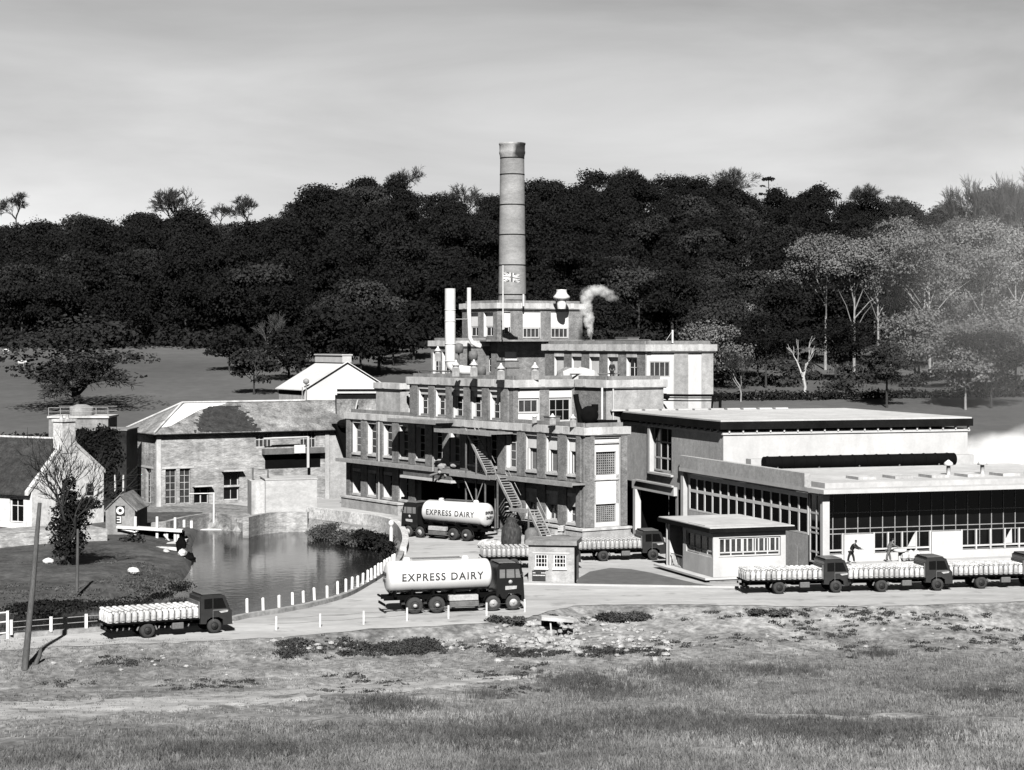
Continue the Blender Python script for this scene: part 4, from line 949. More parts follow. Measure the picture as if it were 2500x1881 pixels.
for (px,p0,p1,Y,r,lb) in ((1278,719,748,214,.11,'short white stub mast on the top parapet right of the flagpole'),(1642,806,838,190,.1,'short white mast with thin stay on the right parapet'),(1470,947,1024,176,.1,'slim white standpipe against the recessed brick wall')):
    x,y=at_roof(px,Y); m=MB(); m.tube((x,y,z_of(p1,Y)),(x,y,z_of(p0,Y)),r,k=8)
    if px==1642: m.tube((x-.8,y,z_of(p1,Y)),(x-.1,y,z_of(p0+6,Y)),.02,k=4)
    tag(m.build('mast',M['postw'],loc=(x,y,z_of(p1,Y))),lb,'mast')
Y=216; x,y=at_roof(1371,Y); z=z_of(748,Y); m=MB(); m.lathe([(.45,0),(.5,.25),(.52,.6),(.5,.75),(.62,1.0),(.9,1.15),(.92,1.35),(.6,1.7),(.55,2.0),(.6,2.1),(.0,2.15)],(x,y,z-.3),18)
tag(m.build('roof_ventilator',M['duct'],loc=(x,y,z)),'white mushroom shaped roof ventilator on the topmost roof','ventilator')
def turret(px,py0,py1,Y,lb,sc=1,mm='iron'):
    x,y=at_roof(px,Y); z0=z_of(py1,Y); h=z_of(py0,Y)-z0
    m=MB(); m.abox(x-.34*sc,x+.34*sc,y-.34*sc,y+.34*sc,z0-.1,z0+h*.5); r=root('roof_cowl',(x,y,z0),lb,'roof vent','small cowls on the flat roofs')
    m.build('base',M['concd'],r); m=MB(); m.lathe([(.3*sc,h*.5),(.3*sc,h*.62),(.46*sc,h*.66),(.12*sc,h*.86),(.12*sc,h*.92),(.05,h)],(x,y,z0),10); m.build('cap',M['duct'],r)
turret(1113,879,917,186,'pointed white roof cowl at the foot of the thick flue'); turret(1157,878,917,184,'pointed white roof cowl second from the thick flue')
turret(1223,887,925,181,'grey box cowl near the middle of the second roof'); turret(1306,885,925,182,'grey box cowl right of the middle on the second roof')
turret(1349,1010,1034,174,'left of two cowls on the low tower roof',.8); turret(1399,1012,1040,172,'right of two cowls on the low tower roof',.8); turret(1305,1012,1030,177,'small box vent on the low tower roof left corner',.6)
turret(1069,845,880,200,'lantern shaped cowl left of the thick flue',.9)
# fan unit on the tower roof
Y=173.5; x,y=at_roof(1436,Y); z=9.7; r=root('extractor_fan',(x,y,z),'black centrifugal fan with upright duct on the tower roof','fan unit')
m=MB(); m.lathe([(.25,-.3),(.8,-.28),(.82,.28),(.25,.3)],(x+.1,y,z+1.25),18,axis='y'); m.build('housing',M['black'],r)
m=MB(); m.path([(x-.6,y,z),(x-.75,y,z+1.5),(x-1.0,y,z+2.4),(x-1.1,y,z+3.1)],[.28,.3,.24,.25],10); m.lathe([(.3,0),(.3,.6)],(x+.6,y+.2,z+1.6),10); m.build('duct',M['black'],r)
m=MB(); m.abox(x-.1,x+2.6,y+.3,y+1.0,z+.25,z+.8); m.build('trunking',M['black'],r); m=MB(); m.abox(x-.05,x+.35,y-.5,y-.1,z,z+.3); m.build('motor',M['panel'],r)
# dark looped pipework at right
Y=187; m=MB(); r0=[(1590,1003),(1588,975),(1600,967),(1625,968),(1633,972)]
m.path([D(px,py,Y) for px,py in r0],.28,10); m.path([D(px,py,Y) for px,py in [(1598,1000),(1606,990),(1620,988),(1628,1000)]],.1,6)
for py in (965,971,978): m.path([D(1605,py,Y),D(1680,py+1,Y),D(1762,py+1,Y)],.06 if py!=965 else .12,6)
m.path([D(1740,966,Y),D(1738,1000,Y)],.1,6); m.path([D(1758,966,Y),D(1758,1004,Y)],.14,6)
tag(m.build('pipework',M['black'],loc=D(1600,1003,Y)),'dark looping insulated pipework crossing behind the new block','pipework')
# black sheeted heaps on the storey two roof
for (px,py,Y,rx,lb,mm) in ((1415,905,190,1.9,'pale canvas sheeting draped on the second roof','panel'),(1384,900,192,1.1,'pointed grey tarpaulin heap on the second roof','concd')):
    x,y=at_roof(px,Y); m=MB(); m.ell((x,y,13.9),(rx,1.0,1.0),12,jit=.12); tag(m.build('tarpaulin',M[mm],loc=(x,y,13.7)),lb,'tarpaulin')
# barrels / tank clutter in the dark recess between blocks
for j,(px,py,Y) in enumerate([(1120,850,205),(1155,868,205),(1175,905,200),(1135,905,200)]):
    x,y=at_roof(px,Y); z=z_of(py,Y); m=MB(); m.lathe([(.1,-.6),(.45,-.5),(.5,0),(.42,.4),(.1,.5)],(x,y,max(z,14.3)),10)
    m.tube((x,y,13.7),(x,y,max(z,14.3)),.1,k=6); tag(m.build('cyclone_hopper',M['iron'],loc=(x,y,13.7)),['small grey hopper behind the thin vent pipe','grey hopper in the dark recess behind the parapet','low grey hopper on the second roof near the cowls','low grey hopper just right of the thick flue foot'][j],'hopper')

for j,(a,b,L_,ang,h,lb) in enumerate([(13,2.5,9,0,.35,'long dark pipe lying across the second roof'),(15,9,7,1,.5,'short dark pipe running back over the second roof'),(2.5,2.6,5,0,.3,'grey pipe lying on the low tower roof'),(33,8,9,0,.5,'dark pipe in the recess below the topmost storey'),(13,17,9,0,.4,'dark pipe along the right upper roof')]):
    z=13.8 if a in(13,15,33) and b<14 else (17.15 if b>14 else 9.75); d_=(UN if ang==0 else VV); P_=PA(a,b); m=MB(); m.path([p3(P_,z),p3(P_,z+h),p3(off(P_,d_,L_),z+h),p3(off(P_,d_,L_),z)],.11,7)
    for t in (.25,.5,.75): q_=off(P_,d_,L_*t); m.tube(p3(q_,z),p3(q_,z+h),.04,k=5)
    tag(m.build('roof_pipe',M['iron'],loc=p3(P_,z)),lb,'pipe')
for j,(a,b,z,sx,sy,sz,lb) in enumerate([(20,5,13.75,2.2,1.4,1.1,'low grey plant box in the middle of the second roof'),(25,8,13.75,1.6,1.6,1.7,'taller plant box on the second roof towards the flue'),(18,18,17.1,2,1.4,.7,'low box on the right upper roof'),(42,20,21.4,1.5,1.2,.6,'small box on the topmost roof'),(9.5,3,9.7,1.2,1,.8,'small box on the tower roof by the big windows')]):
    P_=PA(a,b); r_=root('plant_box',p3(P_,z),lb,'plant box'); m=MB(); m.box(P_,UN,VV,sx,sy,z-.05,z+sz); m.build('casing',M['concd'],r_); m=MB(); m.box(off(off(P_,UN,-.06),VV,-.06),UN,VV,sx+.12,sy+.12,z+sz,z+sz+.08); m.build('lid',M['iron'],r_)
dr=MB(); dr.lathe([(.29,0),(.29,.28),(.31,.3),(.29,.32),(.29,.58),(.31,.6),(.29,.62),(.29,.88),(.26,.88),(.26,.85)],(0,0,0),14); dr0=dr.build('oil_drum',M['iron'],loc=(0,0,0)); tag(dr0,'steel drum standing among others in the shade under the staircase','drum','steel drums under the staircase')
for j,(a,b) in enumerate([(15.5,-1.0),(15.0,-1.7),(14.2,-1.1),(13.4,-1.6),(9.2,-1.3),(8.5,-1.0),(7.9,-1.6)]):
    o=dr0 if j==0 else dr0.copy(); 
    if j: COL.objects.link(o)
    q_=PA(a,b); o.location=(q_[0],q_[1],.01); o.rotation_euler=(0,0,j)
cr_=MB(); 
for z_ in (0,.16,.32): cr_.abox(-.35,.35,-.25,-.22,z_,z_+.13); cr_.abox(-.35,.35,.22,.25,z_,z_+.13); cr_.abox(-.35,-.32,-.219,.219,z_,z_+.13); cr_.abox(.32,.35,-.219,.219,z_,z_+.13)
cr_.abox(-.319,.319,-.219,.219,0,.03); cr0=cr_.build('crate',M['conc'],loc=(0,0,0)); tag(cr0,'slatted wooden crate stacked by the tower plinth','crate','wooden crates by the tower plinth')
for j,(a,b,z_) in enumerate([(2.5,-1.2,0),(2.5,-1.2,.46),(1.6,-1.3,0),(1.7,-1.2,.46),(1.6,-1.25,.92),(3.3,-1.4,0)]):
    o=cr0 if j==0 else cr0.copy()
    if j: COL.objects.link(o)
    q_=PA(a,b); o.location=(q_[0],q_[1],z_+.01); o.rotation_euler=(0,0,.5+j*.2)
# ---------------------------------------------------------------- new block (upper) at right
E=(.951,.309); Gv=(-.309,.951); EN=(-E[0],-E[1]); GN=(.309,-.951)
K=(17.2,160.0)
nb=root('brick_block',(K[0]+8,K[1]+8,0),'new pale brick block with dark overhanging flat roof and tall corner window','building')
mb=MB()
# left wall runs back from the corner
wall(mb,K,Gv,(-E[0],-E[1]),8.9,6.8,10.0,[],.35,0,1); wall(mb,off(K,Gv,8.9),Gv,(-E[0],-E[1]),14.7,4.75,10.0,[(2.0,6.7,5.9,10.0)],.35,0,1)
wall(mb,K,E,GN,22.6,6.0,10.0,[],.3,1,1); wall(mb,off(K,E,22.6),Gv,E,22,0,10.0)
wall(mb,off(K,Gv,9.4),Gv,(-E[0],-E[1]),.6,-.3,4.75)
mb.prism([off(K,Gv,.3),off(off(K,E,22.4),Gv,.3),off(off(K,E,22.4),Gv,22),off(K,Gv,22)],9.95,10.1,0)
mb.build('wall',[M['brick_new'],M['panel']],nb)
window(nb,K,Gv,EN,10.95,15.55,6.0,9.95,.35,3,3,.16,.13,mf='panel',zb=[7.2,8.6])
m=MB(); m.box(off(off(K,Gv,10.5),EN,.25),Gv,E,5.4,.3,5.72,5.9); m.box(off(off(K,Gv,15.5),EN,.2),Gv,E,.5,.25,5.9,9.95); m.build('window_surround',M['panel'],nb)
m=MB(); m.box(off(off(K,EN,.42),GN,.36),E,Gv,23.35,23.2,10.3,10.93,0); m.build('roof_fascia',M['fascia'],nb)
m=MB(); m.box(off(off(K,EN,.36),GN,.3),E,Gv,23.2,23.05,10.933,11.05); m.build('roof_sheet',M['roofg'],nb)
m=MB(); m.box(off(off(K,EN,.12),GN,.12),E,Gv,22.9,.3,9.85,10.02); m.box(off(off(K,EN,.12),Gv,.19),Gv,E,23,.3,9.85,10.02)
for i in range(19): m.box(off(off(K,E,.4+i*1.23),GN,.2),E,Gv,.12,.2,10.021,10.32)
for i in range(14): m.box(off(off(K,Gv,.8+i*1.3),EN,.2),Gv,E,.1,.2,10.021,10.3)
m.build('eaves_bracket',M['panel'],nb)
m=MB(); 
for i in range(11): m.box(off(off(K,E,-1.5+i*1.65),Gv,21.5),E,Gv,1.3,.6,11.06,11.2)
m.build('roof_light',M['panel'],nb)
m=MB(); m.box(off(K,E,2.0),E,GN,20.6,1.0,5.2,7.9); m.build('lean_to',M['roofg'],nb)
# long dark ribbed duct
dk=root('ribbed_duct',off(off(K,E,3.0),GN,1.6)+(7.4,),'long black ribbed duct lying along the foot of the pale wall','duct')
A=off(off(K,E,2.9),GN,1.5); B=off(A,E,17.5); m=MB(); m.tube(p3(A,7.6),p3(B,7.6),.52,k=16)
for i in range(16): q=off(A,E,.3+i*1.1); m.tube(p3(q,7.6),p3(off(q,E,.07),7.6),.56,k=16)
m.build('sleeve',M['black'],dk); m=MB()
for i in range(5): q=off(A,E,1+i*3.7); m.box(off(q,GN,.4),E,Gv,.12,.8,6.5,7.3)
m.build('bracket',M['iron'],dk)
# loading portal
m=MB(); q=off(K,Gv,9.6); m.box(off(q,EN,.35),Gv,E,9.8,.33,4.15,4.9); m.box(off(q,EN,.55),Gv,E,8.6,.2,4.9,5.05); m.build('portal_beam',M['panel'],nb)
m=MB(); q=off(K,Gv,18.2); m.box(off(q,EN,.5),Gv,E,.55,.55,-.2,4.13); m.build('portal_column',M['panel'],nb)
m=MB(); q=off(off(K,Gv,9.7),E,3); m.box(q,Gv,E,9,.1,-.1,4.7); m.box(off(off(K,Gv,9.7),E,0),E,Gv,3,.1,-.1,4.7); m.box(off(off(K,Gv,18.8),E,0),E,Gv,3,.1,-.1,4.7); m.build('bay_shade_lining',M['black'],nb)  # black lining paints the shade inside the portal

# ---------------------------------------------------------------- glazed hall
Q0=(22.7,143.2)
gh=root('glazed_hall',(Q0[0]+8,Q0[1]+8,0),'low glazed bottling hall with thin white canopy roof and tall mullions','building')
LW_=26.0; FW_=27.0
m=MB() # canopy slab
m.box(off(off(Q0,EN,.45),GN,.9),E,Gv,FW_,LW_+.9,6.42,6.72,0); m.build('canopy',M['panel'],gh)
m=MB(); m.box(off(off(Q0,E,.3),Gv,.4),E,Gv,FW_-1.3,LW_-10,6.723,7.12,0); 
m.prism([off(off(Q0,E,-.45),Gv,-.45+26.3),off(off(Q0,E,-.45),Gv,2.2),off(off(Q0,E,0.1),Gv,2.2),off(off(Q0,E,.1),Gv,25.85)],6.723,7.75,1)
m.build('roof_upstand',[M['roofg'],M['brick_new']],gh)
m=MB()
for i in range(9): m.box(off(off(Q0,E,4.2+i*3.1),Gv,2.6),E,Gv,1.5,2.0,7.123,7.33)
m.build('roof_light',M['conc'],gh)
for j,(s,t) in enumerate(((13.6,5.6),(16.6,5.6))):
    q=off(off(Q0,E,s),Gv,t); m=MB(); m.lathe([(.16,0),(.16,.7),(.4,.72),(.32,.95),(.05,1.15)],(q[0],q[1],7.12),12); tag(m.build('roof_ventilator',M['duct'],loc=(q[0],q[1],7.12)),['conical white roof vent on the glazed hall, the left of two','conical white roof vent on the glazed hall, the right of two'][j],'ventilator')
# left wall: glazing
def glazed(parent,P,d,n,L,z0,z1,step,zb,fw=.12,bw=.13,depth=.3,name='window'):
    nx=max(1,int(round(L/step))); return window(parent,P,d,n,0,L,z0,z1,.12,nx,1,fw,bw,mf='panel',mp='glass',zb=zb,name=name)
m=MB(); wall(m,off(off(Q0,Gv,2.4),EN,.03),Gv,EN,22.6,-.2,6.4,[(0.02,22.4,3.15,6.25)],.3,0,1); m.box(off(off(Q0,Gv,25.4),EN,.3),Gv,E,.55,.5,-.2,6.4,1)
m.build('wall',[M['brick_new'],M['panel']],gh)
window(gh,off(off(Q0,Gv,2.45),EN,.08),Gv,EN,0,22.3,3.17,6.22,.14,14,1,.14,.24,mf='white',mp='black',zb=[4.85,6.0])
m=MB(); m.box(off(off(Q0,Gv,4.2),EN,.04),Gv,E,1.0,.06,-.1,2.2); m.build('door',M['conc'],gh)
glazed(gh,off(Q0,Gv,.25),Gv,EN,2.1,1.2,6.3,1.0,[2.0,3.4,3.75,4.85])
m=MB(); m.box(off(off(Q0,EN,.15),GN,.15),E,Gv,.55,.4,-.2,6.4); m.build('corner_column',M['panel'],gh)
# front wall
gz=[2.0,3.25,3.62,4.8]
sol=[(2.3,4.7),(9.6,12.1),(18.5,21)]
Qf=off(Q0,Gv,1.3); m=MB(); wall(m,off(Qf,E,.4),E,GN,FW_-2,-.2,6.4,[(.05,FW_-2.05,1.75,6.3)],.3,0,0); 
for s0,s1 in sol: m.box(off(off(Qf,E,s0),GN,.1),E,Gv,s1-s0,.3,-.2,3.2,0)
m.build('wall',[M['panel']],gh)
nxs=24; window(gh,off(Qf,E,.5),E,GN,0,FW_-2.3,1.8,6.28,.3,nxs,1,.1,.06,mf='ironl',mp='glass',zb=gz)
m=MB()
for (s0,s1) in ((4.75,9.55),(12.15,18.45),(21.05,24.5),(.6,2.25)):
    nn_=max(1,int((s1-s0)/1.05))
    for i in range(nn_+1): m.box(off(off(Qf,E,s0+(s1-s0-.1)*i/nn_),GN,.02),E,Gv,.12,.14,1.76,3.3)
    m.box(off(off(Qf,E,s0),GN,.0),E,Gv,s1-s0,.1,2.0,2.12)
m.build('mullion_fin',M['panel'],gh)
for j,s in enumerate((7.6,15.8)): # pale sail shaped panels painted as light seen through the glass
    P=off(off(Qf,E,s),GN,.0); m=MB(); m.add([p3(P,2.15),p3(off(P,E,.75),2.15),p3(off(P,E,.72),3.3),p3(off(P,E,.5),3.0)],[(0,1,2,3)]); m.build('light_patch',M['panel'],gh)
# ---------------------------------------------------------------- waiting hut
Hc=(14.6,142.7)
hut=root('weighbridge_office',(Hc[0]+1.5,Hc[1]+4,0),'small flat roofed white panelled office with windows round its corner','office')
m=MB(); wall(m,Hc,E,GN,5.8,.35,3.6,[(.45,5.4,1.75,3.2)],.2,0,0); wall(m,Hc,Gv,EN,5.6,.35,3.6,[(.15,5.0,1.75,3.3)],.2,0,0); wall(m,off(Hc,E,5.8),Gv,E,9,.0,3.6); m.box(off(off(Hc,Gv,8.2),EN,0),Gv,E,.8,1.0,.35,3.6,1)
m.box(off(off(Hc,Gv,5.6),E,1.2),Gv,E,3.4,.1,.35,3.6,1); m.build('wall',[M['panel'],M['conc']],hut)
window(hut,Hc,E,GN,.48,5.37,1.8,3.17,.2,5,2,.1,.09,mf='panel',mp='glass2',zb=[2.1]); window(hut,Hc,Gv,EN,.18,4.97,1.8,3.27,.2,4,2,.1,.1,mf='panel',mp='glass',zb=[2.15])
m=MB()
for i in range(10): m.box(off(off(Hc,E,.9+i*.45),Gv,.1),E,Gv,.12,.02,2.15,3.1)
m.build('net_curtain',M['panel'],hut)
m=MB(); m.box(off(off(Hc,EN,.5),GN,.45),E,Gv,6.9,9.9,3.62,3.92); m.build('roof_fascia',M['fascia'],hut)
m=MB(); m.box(off(off(Hc,EN,.42),GN,.38),E,Gv,6.75,9.75,3.923,3.99,0); m.box(off(off(Hc,EN,.2),Gv,1.0),E,Gv,5.4,3.2,3.993,4.03,0); m.build('roof_sheet',M['roofg'],hut)
m=MB(); m.box(off(off(Hc,EN,.35),GN,.2),E,Gv,6.0,9.6,-.1,.2,0); m.box(off(off(Hc,EN,.75),GN,.3),E,Gv,6.4,9.9,.2,.34,1); m.build('plinth',[M['concd'],M['panel']],hut)
m=MB(); q=off(off(Hc,Gv,8.0),EN,.3); m.tube(p3(q,.3),p3(q,3.6),.05,k=6); m.build('porch_post',M['panel'],hut)
m=MB(); m.box(off(off(Hc,Gv,5.62),E,.9),Gv,E,.9,.05,.35,2.4); m.build('door',M['black'],hut)
m=MB(); 
for i in range(9): q=off(off(Hc,Gv,5.8+i*.26),EN,-.05); m.tube(p3(q,.35),p3(q,1.3),.02,k=4)
m.tube(p3(off(Hc,Gv,5.8),1.3),p3(off(Hc,Gv,8.0),1.3),.03,k=5); m.build('railing',M['iron'],hut)
# ---------------------------------------------------------------- gatehouse
ga=G(1290,1422);gb=G(1402,1424); d=norm2((gb[0]-ga[0],gb[1]-ga[1])); n=(d[1],-d[0]); Lg=math.hypot(gb[0]-ga[0],gb[1]-ga[1]); nin=(-n[0],-n[1])
gt=root('gatehouse',((ga[0]+gb[0])/2,ga[1]+1.5,0),'tiny square brick gatehouse with two small paned windows','gatehouse')
m=MB(); wall(m,ga,d,n,Lg,-.1,2.72,[(.5,1.4,1.08,2.05),(1.85,2.75,1.08,2.05)],.12,0,1); wall(m,ga,nin,(-d[0],-d[1]),3,-.1,2.72); wall(m,off(ga,d,Lg),nin,d,3,-.1,2.72); wall(m,off(ga,nin,3),d,nin,Lg,-.1,2.72); m.build('wall',[M['brick_pale_lit'],M['white']],gt)
for s0 in (.5,1.85): window(gt,ga,d,n,s0,s0+.9,1.08,2.05,.13,4,3,.075,.045,sill=True)
m=MB(); m.box(off(off(ga,d,.3),n,.02),d,nin,2.7,.05,2.1,2.2); m.build('lintel',M['panel'],gt)
m=MB(); m.box(off(off(ga,d,-.2),n,.2),d,nin,Lg+.4,3.4,2.72,3.05); m.build('roof_slab',M['concd'],gt)
m=MB(); q=off(off(ga,d,Lg+.12),n,.1); m.tube(p3(q,0),p3(q,2.7),.06,k=6); m.build('drain_pipe',M['black'],gt)
sb=MB(); P=off(off(ga,d,.28),n,.02); sb.box(off(P,n,.0),d,n,.98,.03,.12,.86); so2=sb.build('notice_board',mat('board_paint',.05,.15,5),loc=(ga[0],ga[1],.1)); tag(so2,'dark notice board with two rows of white lettering below the gatehouse window','notice board')
sb=MB(); P=off(P,n,.032)
rr=random.Random(3)
for (z,segs) in ((.70,((.05,.2),(.66,.92))),(.52,((.05,.28),(.32,.62),(.66,.9)))):
    for s0,s1 in segs:
        q=s0
        while q<s1: 
            w_=rr.uniform(.04,.07); sb.box(off(P,d,q),d,n,w_,.004,z-.035,z+.035); q+=w_+.015
sb.build('lettering',M['white'],so2)

# ---------------------------------------------------------------- old stone mill
ml0=(-37.5,207.4); MD=norm2((.857,.515)); MNo=(MD[1],-MD[0]); MI=(-MNo[0],-MNo[1])
mill=root('stone_mill',(ml0[0]+8,ml0[1]+6,0),'long old rubble stone mill with hipped stone slate roof beside the pond','mill')
m=MB(); LM=20.2; DM=8.8
mh=[(1.0,2.2,.2,3.9),(2.6,3.8,.2,3.9),(11.3,13.2,5.9,7.6),(16.6,18.5,5.7,7.7)]
wall(m,ml0,MD,MNo,LM,-1.0,7.7,mh+[(7.6,9.4,.3,3.4),(4.2,5.9,.1,1.9)],.4,0,1)
lh=[(1.6,3.2,.2,3.9),(4.6,6.2,.2,3.9)]
wall(m,ml0,MI,(-MD[0],-MD[1]),DM,-1.0,7.7,lh,.4,0,1); wall(m,off(ml0,MI,DM),MD,MI,LM+4,-1,7.7); m.build('wall',[M['stone'],M['stone']],mill)
m=MB(); m.box(off(ml0,MD,LM),MD,MI,4.6,DM,-1,7.7); m.build('brick_annex',M['brick_pale_lit'],mill)
for h in mh[:2]: window(mill,ml0,MD,MNo,*h,.3,2,5,.06,.05,mf='conc',mp='glass2')
for h in mh[2:]: window(mill,ml0,MD,MNo,*h,.2,4,2,.09,.07,mf='panel',mp='glass2')
for h in lh: window(mill,ml0,MI,(-MD[0],-MD[1]),*h,.3,2,6,.06,.05,mf='conc',mp='glass2')
window(mill,ml0,MD,MNo,7.62,9.38,.32,3.38,.35,2,2,.12,.05,mf='panel'); window(mill,ml0,MD,MNo,4.22,5.88,.12,1.88,.38,2,1,.06,.12,mf='panel')
m=MB(); m.box(off(off(ml0,MD,7.3),MNo,.75),MD,MI,2.4,.74,3.45,3.6); m.box(off(off(ml0,MD,4.0),MNo,.75),MD,MI,2.1,.74,1.93,2.06); m.box(off(off(ml0,MD,7.6),MNo,.1),MD,MI,1.8,.2,1.75,1.95)
m.box(off(off(ml0,MD,.6),MNo,.06),MD,MI,3.6,.3,3.93,4.15); m.box(off(off(ml0,MI,1.0),(-MD[0],-MD[1]),.06),MI,MD,5.8,.3,3.93,4.15)
m.build('lintel',M['conc'],mill)
m=MB(); 
for s in (-.02,19.6): m.box(off(off(ml0,MD,s),MNo,.09),MD,MI,.5,.3,-1,7.6)
m.build('quoin',M['conc'],mill)
# roof: hip at left
eo=.45; A=off(off(ml0,MD,-eo),MNo,eo); B=off(off(ml0,MD,LM+5.0),MNo,eo); Cb=off(B,MI,DM+2*eo); Db=off(A,MI,DM+2*eo)
R1=off(off(ml0,MD,4.6),MI,DM/2); R2=off(off(ml0,MD,LM-1.0),MI,DM/2); ez,rz_=7.7,10.7
def roof_face(vs,th=.14,name='roof_slope',mm='slate'):
    m=MB(); n=len(vs); m.add(list(vs)+[(v[0],v[1],v[2]-th) for v in vs],[tuple(range(n)),tuple(range(n,2*n))[::-1]]+[(i,n+i,n+(i+1)%n,(i+1)%n) for i in range(n)]); return m.build(name,M[mm],mill)
roof_face([p3(A,ez),p3(B,ez),p3(R2,rz_),p3(R1,rz_)]); roof_face([p3(Db,ez),p3(A,ez),p3(R1,rz_)]); roof_face([p3(Cb,ez),p3(Db,ez),p3(R1,rz_),p3(R2,rz_)]); roof_face([p3(B,ez),p3(Cb,ez),p3(R2,rz_)])
m=MB(); m.path([p3(A,ez+.08),p3(R1,rz_+.08),p3(R2,rz_+.08)],.13,6); m.path([p3(Db,ez+.08),p3(R1,rz_+.08)],.12,6); m.build('ridge_tiles',M['conc'],mill)
m=MB(); m.box(off(A,MNo,.1),MD,MI,LM+5.2,.14,7.48,7.62); m.box(off(A,(-MD[0],-MD[1]),.1),MI,MD,DM+.8,.14,7.48,7.62); m.build('gutter',M['black'],mill)
# pale repaired strip and dark mossy patch of slates
def on_front(s,t,lift=.03):
    """s along, t 0..1 eave->ridge"""
    a=off(A,MD,s); b_=R1 if False else off(off(ml0,MD,s-eo),MI,DM/2); return (a[0]+(b_[0]-a[0])*t,a[1]+(b_[1]-a[1])*t,ez+(rz_-ez)*t+lift)
rg=random.Random(2)
def patch(pts,mm,name,lab):
    m=MB(); n=len(pts); m.add([on_front(*p) for p in pts]+[on_front(p[0],p[1],0) for p in pts],[tuple(range(n))]+[(i,n+i,n+(i+1)%n,(i+1)%n) for i in range(n)]); m.build(name,M[mm],mill,label=lab)
patch([(1.2,.20),(2.3,.24),(4.6,.52),(6.6,.76),(9.6,.93),(10.2,.985),(5.3,.985),(3.6,.68)],'white','new_slates','white patch of new slates beside the left hip')
ms=MB()
for i in range(5200):
    s_=rg.gauss(8.7,1.75); t_=rg.uniform(.02,.86); 
    if abs(s_-8.7+(t_-.3)*-1.2)>3.7-2.6*t_+rg.gauss(0,.35): continue
    w2=rg.uniform(.08,.2); h2=.024; l_=.02+rg.random()*.012
    ms.add([on_front(s_-w2,t_-h2,l_),on_front(s_+w2,t_-h2,l_),on_front(s_+w2,t_+h2,l_),on_front(s_-w2,t_+h2,l_)],[(0,1,2,3)])
ms.build('mossy_slates',M['slate_dark'],mill,label='dark mossy patch of roof slates')
ph=MB(); 
# wheelhouse of blocks
wh0=G(648,1258,0); 
wh=root('wheelhouse',(wh0[0]+3,wh0[1]+2,0),'plain square wheelhouse of pale blocks in front of the mill','building')
WD=norm2((.97,.24)); WNo=(WD[1],-WD[0]); WI=(-WNo[0],-WNo[1]); 
m=MB(); P=wh0[:2]; m.box(P,WD,WI,5.2,4.6,-1.0,3.5); m.box(off(off(P,WD,-.05),WNo,.06),WD,WI,5.3,4.7,3.503,3.62); m.build('wall',mat('pale_block',.5,.14,1.2,(1,1,2),fine=4,bump=.3),wh)
m=MB(); m.box(off(P,WD,-1.4),WD,WI,1.35,3.6,-1,3.4); m.build('side_wall',M['conc'],wh)
# dark opening with canopy above on the mill wall
m=MB(); q=off(off(ml0,MD,12.4),MNo,.03); m.box(off(q,MNo,.0),MD,MNo,6.6,.05,3.6,5.1); m.build('opening',M['black'],mill)
m=MB(); q=off(off(ml0,MD,12.0),MNo,.1); m.box(q,MD,MNo,7.2,.7,5.15,5.75); m.build('hoist_beam',M['iron'],mill)
m=MB(); q=off(off(ml0,MD,15.5),MNo,.85); m.box(q,MD,MNo,1.3,.06,5.2,6.1); m.build('sign_plate',M['white'],mill)
m=MB(); q=off(off(ml0,MD,17.1),MNo,1.0); m.tube(p3(q,3.6),p3(q,7.0),.16,k=8); m.tube(p3(q,6.95),p3(off(q,MD,-5.3),6.9),.1,k=6); m.build('jib_post',M['panel'],mill)
for (x0,y0,x1,y1) in ((617,1143,617,1272),(654,1147,654,1272),(617,1145,654,1147),(617,1240,654,1242),(445,1200,505,1201),(522,1205,522,1290),(467,1201,467,1262)):
    pass
m=MB(); Yp=199
for (x0,y0,x1,y1,r) in ((617,1143,617,1276,.1),(654,1147,654,1276,.1),(617,1145,654,1147,.05),(617,1240,654,1242,.05)): m.tube(D(x0,y0,Yp),D(x1,y1,Yp),r,k=6)
g=D(635,1276,Yp); tag(m.build('pipe_frame',M['iron'],loc=g),'upright pipe frame with a cross bar beside the wheelhouse','frame')
g=G(522,1292,-1.2); m=MB(); m.tube((g[0],g[1],-2),(g[0],g[1],2.4),.11,k=8); m.tube((g[0]-2.4,g[1],2.3),(g[0],g[1],2.35),.05,k=6); m.tube((g[0],g[1],-.9),(g[0]+2.8,g[1]+1,-.5),.04,k=5)
tag(m.build('depth_post',M['postw'],loc=(g[0],g[1],-1.2)),'white depth post standing in the pond before the mill','post')
g=G(521,1294,-1.2); m=MB(); m.ell((g[0],g[1],WZ+.03),(1.6,.5,.07),14); tag(m.build('float',M['white'],loc=(g[0],g[1],WZ)),'flat white float on the water round the depth post','float')
# black hoist hood
q0=off(off(ml0,MD,20.4),MNo,1.0); m=MB()
t0=[off(q0,MD,0),off(q0,MD,4.3),off(off(q0,MD,4.3),MI,1.0),off(q0,MI,1.0)]; b0=[off(q0,MD,1.4),off(q0,MD,4.0),off(off(q0,MD,4.0),MI,1.0),off(off(q0,MD,1.4),MI,1.0)]
vs=[p3(p,8.3) for p in t0]+[p3(p,4.6) for p in b0]; m.add(vs,[(0,1,2,3),(7,6,5,4),(0,4,5,1),(1,5,6,2),(2,6,7,3),(3,7,4,0)]); m.ell((q0[0]+1.0,q0[1],8.3),(.8,.5,.5),8,jit=.1)
tag(m.build('hoist_hood',M['black'],loc=p3(q0,4.6)),'black tapering hoist hood hanging between mill and brick works','hoist')
